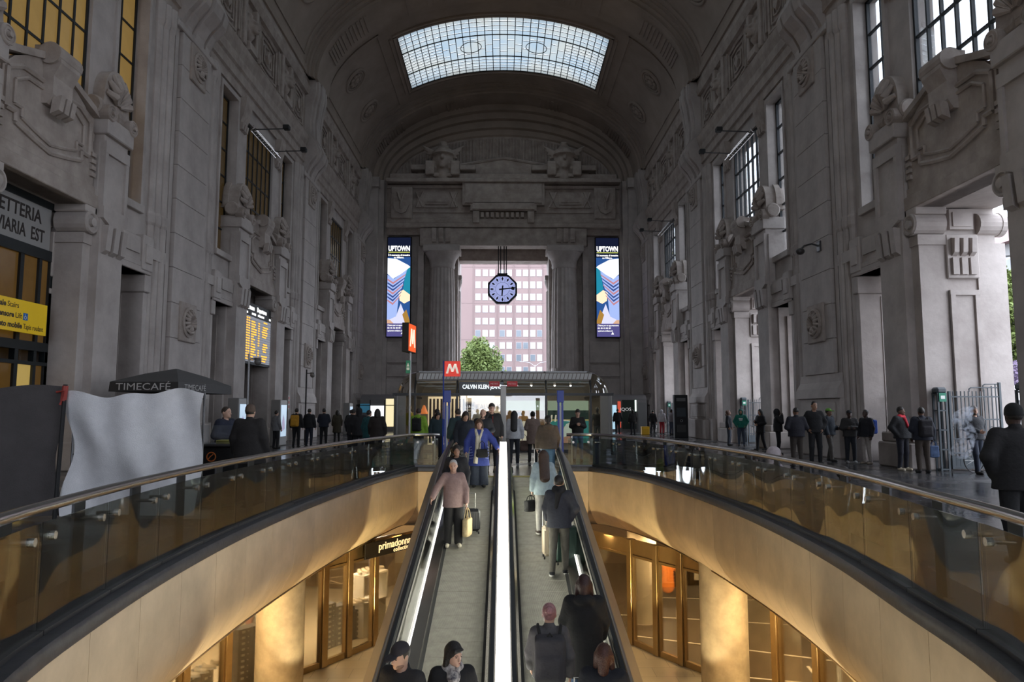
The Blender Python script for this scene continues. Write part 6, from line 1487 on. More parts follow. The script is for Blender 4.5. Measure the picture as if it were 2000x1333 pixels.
    if Hh: obj('hair', sdfmesh('hair', Hh, max(hh * .85, .0115), hm), hm, root)
    if hat:
        kind, hc = hat; cm = cloth_m(hc)
        if kind == 'cap':
            Q = [ELL(Hd((0, .01, 1.675)), (.092, .108, .095), k=.01, **hk), BOX(Hd((0, 0, 1.59)), (.2, .2, .08), 0, op='-', k=0, **hk), ELL(Hd((0, -.13, 1.675)), (.075, .085, .014), k=.01, **hk)]
        elif kind == 'beanie': Q = [ELL(Hd((0, .012, 1.685)), (.088, .105, .098), k=.01, **hk), ELL(Hd((0, .012, 1.65)), (.09, .107, .05), k=.015, **hk), ELL(Hd((0, -.11, 1.59)), (.07, .07, .07), op='-', k=0, **hk), BOX(Hd((0, 0, 1.55)), (.2, .2, .06), 0, op='-', k=0, **hk)]
        else: Q = [ELL(Hd((0, .025, 1.645)), (.112, .125, .135), k=.02, **hk), CAP(U((0, .03, 1.47)), Hd((0, .03, 1.6)), .1, .1, k=.03), ELL(Hd((0, -.12, 1.615)), (.066, .09, .088), op='-', k=0, **hk)]
        obj({'cap': 'cap', 'beanie': 'beanie', 'hood': 'hood'}[kind], sdfmesh('headwear', Q, max(hh * .85, .0115), cm), cm, root)
    if beard:
        bm_ = hair_m(beard); Q = [ELL(Hd((0, -.04, 1.555)), (.0615, .062, .045), k=.02, **hk), ELL(Hd((0, -.09, 1.62)), (.06, .04, .04), op='-', k=0, **hk)]
        obj('beard', sdfmesh('beard', Q, max(hh * .85, .0115), bm_), bm_, root)
    PEOPLE.append(root); root['_k'] = k
    return root
def attach(p, loc, rz=0.0):              # world position of a point on a person
    k = p.scale[0]; a = p.rotation_euler[2]; c, s = math.cos(a), math.sin(a)
    return (p.location.x + k * (c * loc[0] - s * loc[1]), p.location.y + k * (s * loc[0] + c * loc[1]), p.location.z + k * loc[2]), a + rz
def backpack(p, label, col, size=1.0, strap=(.02, .02, .02), loc=(0, .2, 1.2)):
    l, a = attach(p, loc); root = tag(empty('backpack', l, a), label, 'backpack'); root.scale = [size] * 3; cm = cloth_m(col)
    obj('bag', sdfmesh('bag', [BOX((0, .06, 0), (.12, .05, .19), .045), BOX((0, .13, -.07), (.09, .02, .09), .03, k=.03)], .02, cm), cm, root)
    d = MB()
    d.tube([(-.03, .1, .24), (0, .1, .27), (.03, .1, .24)], .01, 6); obj('handle', d, cloth_m(strap), root)
    for s in (-1, 1):
        d = MB(); d.tube([(s * .1, .02, .2), (s * .125, -.1, .29), (s * .125, -.22, .27), (s * .13, -.35, .12), (s * .15, -.3, -.1), (s * .15, -.05, -.18)], .017, 6); obj('strap', d, cloth_m(strap), root)
def handbag(loc, rz, label, col, w=.3, h=.28, d_=.12, hl=.16, name='handbag'):
    root = tag(empty(name, loc, rz), label, 'bag'); cm = cloth_m(col)
    obj('bag', sdfmesh('bag', [BOX((0, 0, -h / 2 - hl), (w / 2 - .03, d_ / 2 - .03, h / 2 - .03), .03), ELL((0, 0, -h * .75 - hl), (w * .55, d_ * .6, h * .3), k=.03)], .014, cm), cm, root)
    for s in (-1, 1): d = MB(); d.tube([(-w * .28, s * d_ * .35, -hl - .02), (-w * .2, s * d_ * .2, -hl * .3), (0, s * .01, 0), (w * .2, s * d_ * .2, -hl * .3), (w * .28, s * d_ * .35, -hl - .02)], .009, 6); obj('handle', d, cm, root)
    return root
def suitcase(loc, rz, label, col, h=.62, w=.42, d_=.26, handle=.35, hc=None, tilt=0):
    root = tag(empty('suitcase', loc, rz), label, 'suitcase'); root.rotation_euler = (tilt, 0, rz); cm = mat('case_%.2f_%.2f_%.2f' % col, col, .35)
    d = MB(); d.cbox(-w / 2, w / 2, -d_ / 2, d_ / 2, .06, h, .045); b = obj('shell', d, cm, root)
    for k in range(5): x = -w * .36 + w * .18 * k; d = MB(); d.box(x - .012, x + .012, -d_ / 2 - .008, d_ / 2 + .008, .12, h - .07); obj('ridge', d, cm, b)
    for sx in (-1, 1):
        for sy in (-1, 1): d = MB(); d.lathe([(.028, -.012), (.028, .012)], 10, (sx * w * .38, sy * d_ * .36, .03), 'x'); obj('wheel', d, RUBBER, root)
    d = MB(); d.tube([(-.08, d_ * .38, h - .02), (-.08, d_ * .38, h + handle), (.08, d_ * .38, h + handle), (.08, d_ * .38, h - .02)], .009, 6); obj('handle', d, hc or STEEL, root)
    return root
# ---------------------------------------------------------------- on the left walkway, coming down
zf = wz
P1 = person('older woman with white hair, mauve quilted jacket and black trousers, hand on the rail', -.98, 14.3, zf(14.3), 8, 1.67, .98, top=(.36, .24, .215), hem=.80, bulk=.03, bot=(.012, .011, .011), wide=.03, shoes=(.75, .68, .52), hair=(.62, .6, .57), hs='crop', arms=(((.34, -.1, 1.2), (.44, -.26, 1.02)), ((.26, .0, 1.15), (.27, -.06, .9))), turn=-6, nod=6)
t_ = MB()
l, a = attach(P1, (.29, -.05, .78)); handbag(l, a + R(70), 'cream tote bag hanging from the hand of the white-haired woman', (.62, .48, .26), .36, .34, .12, .2, name='tote_bag')
P2 = person('woman with dark curly hair and black coat behind the white-haired woman', -.99, 15.35, zf(15.35), -14, 1.68, 1.0, 'b', top=(.022, .022, .026), hem=.6, bulk=.035, bot=(.02, .02, .025), hs='curly', arms=('bend', 'down'), turn=20)
suitcase((-.63, 14.95, zf(14.95)), R(15), 'small black suitcase with striped straps beside the cream tote bag', (.012, .012, .014), .5, .3, .22, .3)
P3 = person('woman in blue striped puffer coat with long cream scarf and wide dark trousers', -.60, 17.9, zf(17.9), 4, 1.66, 1.02, top=(.05, .075, .32), hem=.55, bulk=.05, bot=(.035, .045, .07), wide=.085, shoes=(.02, .02, .02), hair=(.12, .06, .03), hs='bob', arms=(((.3, .02, 1.16), (.33, -.1, .92)), ((.36, -.02, 1.2), (.46, -.12, 1.02))), turn=4, nod=10)
st = MB()
for k in range(7):
    for s in (-1, 1): st.tube([(s * (.13 + .012 * k), -.15 - .008 * k, .62 + .07 * k), (s * (.235 + .004 * k), -.08, .6 + .07 * k), (s * .25, .02, .6 + .07 * k)], .011, 5)
obj('pale_stripe', st, cloth_m((.3, .36, .75)), P3)
sc = MB(); sc.tube([(-.09, .06, 1.5), (-.085, -.06, 1.45), (-.05, -.19, 1.3), (-.06, -.22, 1.0), (-.1, -.24, .62)], [.04, .045, .045, .05, .06], 8); sc.tube([(.09, .06, 1.5), (.085, -.06, 1.45), (.0, -.19, 1.25), (-.01, -.23, .95)], [.04, .045, .04, .045], 8); obj('scarf', sc, cloth_m((.66, .6, .46)), P3)
l, a = attach(P3, (.07, -.26, 1.2)); handbag(l, a, 'black leather shoulder bag on the woman in the blue coat', (.015, .014, .013), .28, .2, .1, .2, name='shoulder_bag')
person('woman looking down in a dark navy jacket and grey skirt at the walkway head', -1.02, 19.3, 0, 12, 1.68, 1.05, top=(.015, .02, .03), hem=.78, bulk=.04, bot=(.12, .12, .125), skirt=.22, hair=(.025, .016, .012), hs='bob', arms=('down', 'bend'), nod=22, turn=10)
person('bald man with stubble in a dark jacket behind the blue coat', -.56, 19.9, 0, 0, 1.74, 1.08, top=(.018, .02, .024), bulk=.03, bot=(.02, .02, .025), hs='none', arms=('down', 'bend'), nod=12, beard=(.06, .045, .04))
person('tall man in black jacket with red zip holding a phone to his ear', -.33, 20.6, 0, 8, 1.9, 1.05, top=(.012, .011, .012), bulk=.03, bot=(.02, .02, .03), hair=(.02, .014, .01), hs='short', arms=('up', 'down'), nod=6)
z_ = MB(); z_.tube([(.01, -.165, 1.42), (.01, -.175, 1.2), (.01, -.165, .9)], .008, 5); obj('red_zip', z_, cloth_m((.5, .05, .03)), PEOPLE[-1])
person('person in dark teal coat turned away at the left walkway head', -1.35, 21.4, 0, 200, 1.74, 1.05, top=(.012, .035, .045), bulk=.04, hem=.7, hair=(.03, .02, .015), hs='short')
person('man in dark flat grey cap and grey-black fleece at the lower left walkway end', -1.02, 7.55, zf(7.55), -25, 1.74, 1.05, top=(.025, .024, .026), hem=.86, bulk=.03, bot=(.03, .03, .04), hs='short', hair=(.04, .03, .02), hat=('cap', (.035, .03, .034)), arms=('bend', 'down'), turn=-14, nod=14, beard=(.34, .2, .145))
fp = sdfmesh('grey_front', [ELL((0, 0, 1.13), (.2, .157, .17), k=.02), BOX((0, 0, 1.5), (.5, .5, .22), 0, op='-', k=0)], .013, cloth_m((.17, .15, .145))); obj('grey_front', fp, cloth_m((.17, .15, .145)), PEOPLE[-1])
person('woman with black bob hair, black coat and white spotted neck scarf at lower left', -.52, 7.7, zf(7.7), 10, 1.66, 1.0, top=(.01, .01, .012), hem=.7, bulk=.035, bot=(.02, .02, .02), hair=(.012, .009, .008), hs='bob', arms=('down', 'bend'), turn=28, nod=10)
sp_ = sdfmesh('neck_scarf', [CAP((-.05, .0, 1.48), (.05, .0, 1.48), .075, k=.03), ELL((0, -.1, 1.42), (.075, .06, .07), k=.04), CAP((0, -.13, 1.4), (.02, -.16, 1.24), .05, .02, k=.03)], .012, mat('spotted_scarf', (.7, .66, .62), .8, noise=.9, nscale=22, col2=(.03, .03, .05))); obj('neck_scarf', sp_, MATS['spotted_scarf'], PEOPLE[-1])
# ---------------------------------------------------------------- on the right walkway, going up
person('woman with long black hair and loose white sweater walking off the right walkway', .34, 22.3, 0, 176, 1.68, 1.0, top=(.55, .56, .58), hem=.86, bulk=.04, bot=(.02, .022, .03), legs='step', hair=(.008, .007, .007), hs='long', shoes=(.5, .5, .5), arms=('down', 'down'), topname='sweater')
person('woman with black hair bun and brown coat beyond the right walkway', .98, 24.0, 0, 184, 1.66, .98, top=(.20, .145, .12), hem=.62, bulk=.03, bot=(.012, .012, .012), hair=(.01, .009, .008), hs='bun', arms=('down', 'bend'))
l, a = attach(PEOPLE[-1], (.28, -.05, .95)); handbag(l, a, 'brown shoulder bag carried by the woman with the hair bun', (.12, .075, .06), .3, .34, .14, .2, name='shoulder_bag')
person('woman with dark ponytail, brown jacket and blue jeans on the right walkway', 1.12, 18.1, zf(18.1), 182, 1.7, 1.08, top=(.105, .078, .055), hem=.9, bulk=.045, bot=(.10, .19, .29), hair=(.014, .01, .008), hs='pony', arms=('fwd', 'down'), hood=True)
suitcase((.84, 17.5, zf(17.5)), R(0), 'bright lime green suitcase pulled by the woman in blue jeans', (.55, .75, .12), .58, .3, .22, .45, WHITE)
P4 = person('girl with long brown hair, pale denim shirt and light trousers', .83, 14.95, zf(14.95), 186, 1.68, .92, top=(.40, .5, .53), hem=.82, bulk=.035, bot=(.5, .48, .43), legs='step', hair=(.06, .032, .02), hs='long', shoes=(.08, .06, .05), sole=(.7, .68, .62), arms=('down', 'down'), topname='shirt')
l, a = attach(P4, (.27, -.05, .8)); handbag(l, a + R(40), 'black rounded handbag held by the girl in the denim shirt', (.012, .012, .012), .3, .22, .14, .1)
P5 = person('man in dark blue-grey jacket and grey trousers with black and white canvas shoes', 1.0, 13.05, zf(13.05), 172, 1.74, 1.05, top=(.035, .038, .052), hem=.84, bulk=.03, bot=(.10, .092, .075), legs='step', hair=(.012, .01, .009), hs='short', shoes=(.015, .015, .018), sole=(.75, .74, .7), arms=('pocket', 'fwd'))
obj('dark_scarf', sdfmesh('dark_scarf', [CAP((-.04, .02, 1.5), (.04, .02, 1.5), .09, k=.03), CAP((0, .12, 1.46), (.04, .14, 1.2), .06, .03, k=.04)], .014, cloth_m((.012, .012, .014))), cloth_m((.012, .012, .014)), P5)
suitcase((1.16, 13.5, zf(13.5)), R(4), 'dark green suitcase in front of the man in canvas shoes', (.02, .05, .035), .68, .44, .28, .35)
suitcase((.84, 13.75, zf(13.75)), R(4), 'cream suitcase half hidden beside the dark green one', (.6, .5, .36), .6, .2, .3, .3)
P6 = person('person with pink hair and long pale grey dress wearing a dark backpack', .53, 8.5, zf(8.5), 178, 1.66, .96, top=(.10, .095, .10), hem=.9, bulk=.03, bot=(.42, .39, .36), skirt=.12, hair=(.42, .2, .21), hs='bun', arms=('down', 'fwd'))
backpack(P6, 'dark grey backpack on the pink-haired person', (.045, .043, .05), 1.05)
P7 = person('person with dark red hair in a long black hooded coat and jeans', 1.0, 9.1, zf(9.1), 176, 1.72, 1.02, top=(.008, .008, .01), hem=.55, bulk=.05, bot=(.02, .05, .11), hair=(.035, .01, .009), hs='bob', hood=True, arms=('fwd', 'fwd'))
l, a = attach(P7, (.3, -.18, 1.02)); handbag(l, a, 'yellow and black shopping bag carried by the person in the black coat', (.55, .5, .05), .26, .3, .12, .1, name='shopping_bag')
person('person with reddish brown hair and dark navy coat at the lower right walkway end', 1.04, 7.65, zf(7.65), 166, 1.66, 1.05, top=(.012, .014, .022), hem=.7, bulk=.045, bot=(.02, .02, .03), hair=(.07, .022, .014), hs='bob', arms=('bend', 'down'))
suitcase((.86, 8.05, zf(8.05)), R(0), 'silver suitcase with a tall white pull handle at the lower right walkway end', (.35, .38, .42), .62, .36, .24, .45, WHITE)
# ---------------------------------------------------------------- floor, left side
DK_ = [(.012, .012, .014), (.018, .016, .016), (.012, .016, .024), (.02, .02, .022)]
GL = 'dark travellers standing on the left side of the hall'
person('person in bright green jacket with black backpack near the pavilion', -2.95, 25.2, 0, 170, 1.76, 1.1, top=(.26, .46, .04), hem=.85, bulk=.05, bot=(.02, .02, .02), hs='short', hood=True, hair=(.05, .03, .02)); backpack(PEOPLE[-1], 'black backpack on the bright green jacket', (.012, .012, .012), .95)
person('man in profile with white collar beside the green jacket', -2.42, 26.2, 0, 60, 1.74, 1.0, top=(.014, .014, .018), bulk=.03, hs='short', hair=(.02, .015, .01), nod=14)
person('person with dark teal hood and bowed head beside the blue totem', -2.2, 24.2, 0, 20, 1.66, 1.05, top=(.012, .03, .038), bulk=.045, hs='bob', nod=25, hair=(.015, .012, .01))
for (px_, py_, f_, hh_, tp, hs_, lab) in ((-4.35, 25.0, 175, 1.74, (.02, .014, .012), 'bob', 'woman with brown hair in the dark group nearest the pavilion'), (-4.75, 25.6, 150, 1.70, (.012, .08, .09), 'short', 'person with a teal bag strap in the dark group'), (-5.3, 26.6, 185, 1.78, (.012, .012, .014), 'short', 'tall dark figure with big hood in the dark group'),
    (-5.8, 28.0, 170, 1.74, (.014, .014, .016), 'short', 'man looking right at the edge of the dark group'), (-5.05, 29.2, 200, 1.7, (.014, .012, .014), 'bun', 'dark figure half hidden inside the group'), (-7.1, 33.8, 178, 1.72, (.01, .012, .014), 'short', 'man in black with dark backpack left of the group')):
    person(lab, px_, py_, 0, f_, hh_, 1.08, top=tp, bulk=.045, hem=.75, bot=DK_[0], hs=hs_, hair=(.02, .014, .01), grp=GL, hat=('hood', (.012, .012, .014)) if 'hood' in lab else None)
person('man in black jacket wearing a mustard yellow backpack', -9.45, 33.1, 0, 178, 1.78, 1.05, top=(.012, .012, .014), bulk=.035, bot=(.012, .012, .014), hs='short', grp=GL); backpack(PEOPLE[-1], 'mustard yellow backpack on the man in black', (.55, .27, .02), 1.1)
person('hooded man in black standing right of the mustard backpack', -9.0, 33.6, 0, 170, 1.76, 1.08, top=(.012, .013, .016), bulk=.04, bot=(.015, .02, .035), hs='short', hood=True, grp=GL)
person('man in dark blue jacket looking down at his phone on the left', -8.55, 34.5, 0, 190, 1.78, 1.05, top=(.012, .016, .03), bulk=.04, bot=(.012, .012, .014), hs='short', arms=('phone', 'phone'), grp=GL)
person('woman in long olive coat on the left side of the hall', -9.0, 39.2, 0, 200, 1.7, .98, top=(.05, .042, .025), hem=.5, bulk=.035, bot=(.02, .02, .02), hs='bob', hair=(.02, .015, .01), grp=GL)
person('person in grey jacket with shoulder strap beside the light box', -10.15, 32.4, 0, 150, 1.68, 1.0, top=(.2, .2, .205), hem=.82, bulk=.03, bot=(.015, .015, .018), hs='short', grp=GL)
person('large man in brown cap and dark coat walking away by the left rail', -4.75, 13.6, 0, 178, 1.8, 1.15, top=(.014, .012, .012), hem=.7, bulk=.06, bot=(.014, .012, .012), hs='short', hat=('beanie', (.09, .06, .045)), legs='walk')
person('man in navy jacket leaning at the cafe counter', -5.85, 15.3, 0, 70, 1.78, 1.1, 'a', top=(.012, .016, .034), bulk=.045, hs='crop', hair=(.05, .035, .025), arms=('bend', 'bend'))
person('man behind the pale cloth at the cafe, only his head and arm showing', -6.75, 15.6, 0, -60, 1.72, 1.05, 'a', top=(.014, .014, .016), bulk=.04, hs='short', arms=('bend', 'bend'))
person('dark blurred figure cut off at the left picture edge', -4.78, 6.4, 0, 150, 1.74, 1.05, top=(.01, .01, .011), bulk=.05, hem=.7, hs='short')
# ---------------------------------------------------------------- floor, right side
GR = 'people standing along the right openings'
person('man in black sweater and jeans reading his phone behind the right rail end', 2.5, 24.2, 0, 0, 1.74, 1.0, top=(.012, .011, .011), bulk=.02, bot=(.09, .15, .24), hs='short', arms=('phone', 'phone'), nod=20, topname='sweater')
person('dark figure with backpack near the far right kiosk', 8.1, 51, 0, 180, 1.78, 1.1, top=DK_[0], bulk=.05, grp=GR)
person('dark figure with shoulder bag facing the far right kiosk', 9.0, 50, 0, 190, 1.74, 1.05, top=DK_[1], bulk=.04, grp=GR, hs='bob')
person('person in white hood and red trousers far right', 11.2, 50.8, 0, 140, 1.72, 1.05, 'c', top=(.6, .58, .62), bulk=.04, bot=(.45, .03, .04), hs='short', hat=('hood', (.6, .58, .62)), grp=GR)
person('person in grey hood with red bag far right', 11.6, 49.6, 0, 120, 1.75, 1.05, 'c', top=(.3, .27, .3), bulk=.04, bot=(.08, .1, .16), hs='short', grp=GR)
person('dark figure sitting on a bicycle far right', 10.8, 51.9, 0, 150, 1.7, 1.0, top=DK_[0], bulk=.04, grp=GR, hs='short', legs='step')
person('woman with curly auburn hair and dark jacket by the second right opening', 10.95, 34.9, 0, 60, 1.7, 1.0, 'b', top=(.014, .016, .022), bulk=.035, bot=(.05, .06, .08), hair=(.12, .05, .03), hs='curly', grp=GR)
person('person in emerald green hoodie with white print', 11.25, 34.0, 0, -20, 1.74, 1.05, 'b', top=(.01, .17, .125), bulk=.035, bot=(.06, .08, .12), hs='short', hat=('hood', (.012, .11, .085)), arms=('pocket', 'pocket'), grp=GR, topname='hoodie')
pr = MB(); pr.box(-.09, .09, -.172, -.16, 1.28, 1.33); pr.box(-.07, .07, -.172, -.16, 1.22, 1.26); obj('white_print', pr, WHITE, PEOPLE[-1])
person('woman with long dark hair in black holding out a phone', 10.95, 30.6, 0, -70, 1.74, 1.0, 'b', top=(.012, .012, .015), hem=.75, bulk=.03, hair=(.012, .01, .009), hs='long', arms=('phone', 'bend'), legs='step', grp=GR)
person('hooded person in black tracksuit with white stripe raising a hand', 10.55, 27.6, 0, 70, 1.74, 1.05, 'd', top=(.012, .012, .014), bulk=.04, hs='short', hat=('hood', (.012, .012, .014)), arms=('up', 'pocket'), grp=GR)
person('broad man in navy sweater seen from behind, hands in front', 8.85, 21.7, 0, 178, 1.78, 1.2, 'c', top=(.012, .012, .02), bulk=.03, hem=.9, bot=(.05, .04, .034), hs='crop', hair=(.02, .015, .012), arms=('bend', 'bend'), grp=GR, topname='sweater')
person('tall man in open black tracksuit top facing the viewer', 9.85, 22.7, 0, -10, 1.98, .98, 'b', top=(.012, .012, .014), bulk=.03, bot=(.012, .012, .014), hs='crop', hair=(.014, .01, .009), arms=('pocket', 'pocket'), turn=14, grp=GR)
ws = MB(); ws.tube([(.2, .0, 1.44), (.27, .01, 1.3), (.33, .06, 1.15)], .014, 5); obj('white_stripe', ws, WHITE, PEOPLE[-1])
person('man in bright green cap and dark jacket, standing sideways', 10.9, 24.0, 0, 40, 1.76, 1.05, 'c', top=(.014, .02, .03), bulk=.045, bot=(.09, .08, .07), hs='short', hat=('cap', (.14, .36, .05)), legs='step', arms=('down', 'bend'), grp=GR)
person('man in black cap with crossed arms against the right pilaster', 11.25, 23.3, 0, -12, 1.7, 1.05, 'd', top=(.03, .028, .028), bulk=.035, bot=(.012, .014, .02), hs='short', hat=('cap', (.02, .02, .024)), arms=('cross', 'cross'), shoes=(.3, .3, .3), grp=GR)
person('young man in striped track top and beige trousers, standing sideways', 11.55, 22.85, 0, -70, 1.72, 1.0, 'd', top=(.014, .014, .02), bulk=.03, bot=(.36, .32, .29), hs='crop', shoes=(.2, .16, .12), grp=GR); backpack(PEOPLE[-1], 'bright blue backpack on the young man in beige trousers', (.02, .08, .42), .95)
person('man with red scarf and black jacket facing the viewer beside the big pier', 11.36, 20.45, 0, 20, 1.8, 1.08, 'c', top=(.014, .014, .016), bulk=.05, bot=(.012, .012, .02), hs='short', shoes=(.6, .52, .4), arms=('pocket', 'down'), turn=14, grp=GR)
obj('red_scarf', sdfmesh('red_scarf', [CAP((-.05, .0, 1.47), (.05, .0, 1.47), .085, k=.03), CAP((-.02, -.13, 1.42), (.03, -.18, 1.2), .05, .04, k=.03)], .018, cloth_m((.6, .03, .05))), cloth_m((.6, .03, .05)), PEOPLE[-1])
person('man in dark jacket and brown trousers with back turned to the viewer', 11.5, 19.7, 0, 172, 1.78, 1.08, 'c', top=(.016, .018, .03), bulk=.05, bot=(.06, .045, .035), hs='short', arms=('down', 'bend'), grp=GR); backpack(PEOPLE[-1], 'dark backpack on the man in brown trousers', (.02, .018, .022), 1.0)
l, a = attach(PEOPLE[-1], (-.3, -.05, .85)); handbag(l, a, 'blue and white plastic bag held by the man in brown trousers', (.1, .16, .3), .24, .32, .1, .12, name='plastic_bag')
SM = person('bearded man in black jacket smoking in the nearest right opening', 12.75, 19.35, 0, 12, 1.82, 1.08, 'b', top=(.018, .019, .022), bulk=.035, bot=(.018, .026, .045), hs='short', hair=(.05, .03, .02), beard=(.02, .014, .01), arms=('bend', 'pocket'), legs='step', turn=-18)
person('large hooded man in dark clothes seen from behind at the right edge', 5.78, 8.1, 0, 172, 1.77, 1.15, 'd', top=(.011, .010, .0105), bulk=.04, hem=.82, bot=(.01, .01, .011), wide=.02, hs='short', hat=('beanie', (.008, .008, .008)), arms=('pocket', 'pocket'), legs='step')
# people sitting on the floor against the right rail
GS = 'people sitting on the floor behind the right rail'
person('person with short black hair sitting behind the right rail with a green bag', 4.62, 18.7, .03, 100, 1.72, 1.05, 'c', top=(.02, .028, .04), bulk=.05, legs='sit', arms=('knee', 'knee'), hs='short', grp=GS)
person('person with curly black hair sitting next to the green bag', 4.72, 17.7, .03, 90, 1.72, 1.0, 'c', top=(.014, .014, .016), bulk=.05, legs='sit', arms=('knee', 'knee'), hs='curly', grp=GS)
person('dark haired person sitting left of the white hood', 4.92, 14.2, .03, 110, 1.7, 1.05, 'c', top=(.03, .02, .018), bulk=.05, legs='sit', arms=('knee', 'knee'), hs='curly', hair=(.03, .016, .012), grp=GS)
person('person in pale mauve hood sitting behind the right rail', 4.98, 13.2, .03, 80, 1.9, 1.1, 'c', top=(.34, .29, .31), bulk=.05, legs='sit', arms=('knee', 'knee'), hs='short', hat=('hood', (.5, .44, .46)), grp=GS)
person('black haired person sitting lowest behind the right rail', 5.0, 10.6, .03, 90, 1.62, 1.05, 'd', top=(.012, .012, .013), bulk=.05, legs='sit', arms=('knee', 'knee'), hs='short', grp=GS)
handbag((4.2, 19.3, .42), R(90), 'bright green bag on the floor behind the right rail', (.3, .5, .02), .34, .32, .16, .08)
# smoke drifting beside the smoker
SMK = bpy.data.materials.new('cigarette_smoke'); SMK.use_nodes = True
def _smk():
    t = SMK.node_tree; t.nodes.clear(); L = t.links.new; o = t.nodes.new('ShaderNodeOutputMaterial'); v = t.nodes.new('ShaderNodeVolumePrincipled'); v.inputs['Color'].default_value = (.85, .9, 1, 1); v.inputs['Anisotropy'].default_value = .2
    tc = t.nodes.new('ShaderNodeTexCoord'); n = t.nodes.new('ShaderNodeTexNoise'); n.inputs['Scale'].default_value = 5.5; n.inputs['Detail'].default_value = 5; n.inputs['Distortion'].default_value = 1.2; L(tc.outputs['Object'], n.inputs['Vector'])
    r = t.nodes.new('ShaderNodeMapRange'); r.inputs['From Min'].default_value = .47; r.inputs['From Max'].default_value = .8; r.inputs['To Max'].default_value = 10.0; L(n.outputs['Fac'], r.inputs['Value']); L(r.outputs[0], v.inputs['Density']); L(v.outputs[0], o.inputs['Volume'])
_smk()
sm_ = obj('smoke', sdfmesh('smoke', [CAP((12.45, 19.1, 1.74), (12.25, 19.1, 1.5), .14, .22, k=.1), CAP((12.22, 19.1, 1.45), (12.4, 19.1, 1.1), .22, .17, k=.1), CAP((12.4, 19.1, 1.05), (12.2, 19.1, .65), .19, .24, k=.1), ELL((12.1, 19.1, .6), (.26, .14, .13), k=.1)], .05, SMK), SMK)
tag(sm_, 'pale cloud of cigarette smoke drifting beside the bearded man', 'smoke', kind='stuff')
# ================================================================== LOWER SHOPS
BOXM = mat('shoe_box_black', (.03, .026, .024), .5); TAGM = mat('box_tag', (.7, .66, .58), .6)
bx_me = MB().cbox(-.17, .17, -.14, .14, 0, .125, .006).mesh('carton'); fixn(bx_me); bx_me.materials.append(BOXM)
tg_me = MB().box(-.09, -.01, -.147, -.14, .035, .085).box(.06, .085, -.147, -.14, .05, .075).mesh('tag'); tg_me.materials.append(TAGM)
def shoebox(x, y, z, rz, lab, grp):
    r = tag(empty('shoe_box', (x, y, z), rz), lab, 'box', grp)
    o = bpy.data.objects.new('carton', bx_me); COL.objects.link(o); o.parent = r; o = bpy.data.objects.new('tag', tg_me); COL.objects.link(o); o.parent = r
ORD = ['first', 'second', 'third', 'fourth', 'fifth', 'sixth', 'seventh', 'eighth', 'ninth', 'tenth']
def stack(x, y, cols, rows, an, lab, grp, z0=LOWZ, dx=.355):
    for i in range(cols):
        for j in range(rows if isinstance(rows, int) else rows[i]): shoebox(x + math.cos(an) * dx * i, y + math.sin(an) * dx * i, z0 + .127 * j, an, '%s, %s up in the %s column' % (lab, ORD[j], ORD[i]), grp)
AN = math.atan2(1.85, 1.15)
stack(-4.62, 19.55, 5, [9, 8, 8, 6, 6], AN, 'black shoe box in the poster window', 'shoe boxes in the poster window')
stack(-5.95, 17.0, 5, [10, 10, 9, 9, 8], AN - .12, 'black shoe box behind the concrete column', 'shoe boxes behind the column')
stack(-7.25, 13.6, 8, [8, 9, 9, 9, 7, 6, 6, 6], AN + .2, 'black shoe box below the white garments', 'shoe boxes below the garments')
SHW = mat('pale_shoe', (.72, .64, .5), .6)
shoe_me = sdfmesh('upper', [CAP((0, .08, .06), (0, -.11, .045), .05, .042, k=.02), CAP((0, .08, .06), (0, .09, .11), .04, .04, k=.03), ELL((0, .07, .15), (.028, .045, .05), op='-'), BOX((0, 0, -.08), (.2, .3, .1), 0, op='-', k=0)], .012, SHW)
sole_me = MB(); sole_me.rings([[(.05 * math.cos(t), -.015 + .15 * math.sin(t), q) for t in np.linspace(0, 2 * PI, 14, endpoint=False)] for q in (0, .025)]); sole_me = sole_me.mesh('sole'); fixn(sole_me); sole_me.materials.append(WHITE)
def shoe(x, y, z, rz, lab, grp):
    r = tag(empty('shoe', (x, y, z), rz), lab, 'shoe', grp)
    o = bpy.data.objects.new('upper', shoe_me); COL.objects.link(o); o.parent = r; o = bpy.data.objects.new('sole', sole_me); COL.objects.link(o); o.parent = r
ds = tag(empty('display_shelf', (-3.75, 20.75, LOWZ), AN), 'white display shelf with shoes in the poster window', 'shelf')
for nm, b_ in (('top_board', (-.5, .5, -.25, .25, 1.62, 1.68)), ('side_panel', (-.5, -.45, -.25, .25, .9, 1.62)), ('side_panel', (.45, .5, -.25, .25, .9, 1.62)), ('lower_board', (-.5, .5, -.25, .25, .9, .95)), ('plinth', (-.46, .46, -.22, .22, 0, .9))):
    d = MB(); d.cbox(*b_, .006); obj(nm, d, mat('shelf_white', (.8, .76, .68), .5), ds)
for k in range(5): l_ = Vector((-3.75, 20.75, 0)) + Matrix.Rotation(AN, 3, 'Z') @ Vector((-.4 + .2 * k, 0, 0)); shoe(l_.x, l_.y, LOWZ + 1.68, AN + .4 * k - .6, ORD[k] + ' pale shoe from the left on the white display shelf', 'shoes on the display shelf')
for k in range(4): l_ = Vector((-3.98, 20.2, 0)) + Matrix.Rotation(AN, 3, 'Z') @ Vector((-.6 + .2 * k, -.2, 0)); shoe(l_.x, l_.y, LOWZ + 1.03, AN + .3 * k, ORD[k] + ' pale shoe from the left on the front shoe boxes', 'shoes on the front boxes')
for k in range(6): l_ = Vector((-6.35, 14.9, 0)) + Matrix.Rotation(AN + .2, 3, 'Z') @ Vector((-.3 + .22 * k, -.1, 0)); shoe(l_.x, l_.y, LOWZ + .9, AN + .2 * k, ORD[k] + ' pale shoe from the left below the white garments', 'shoes below the garments')
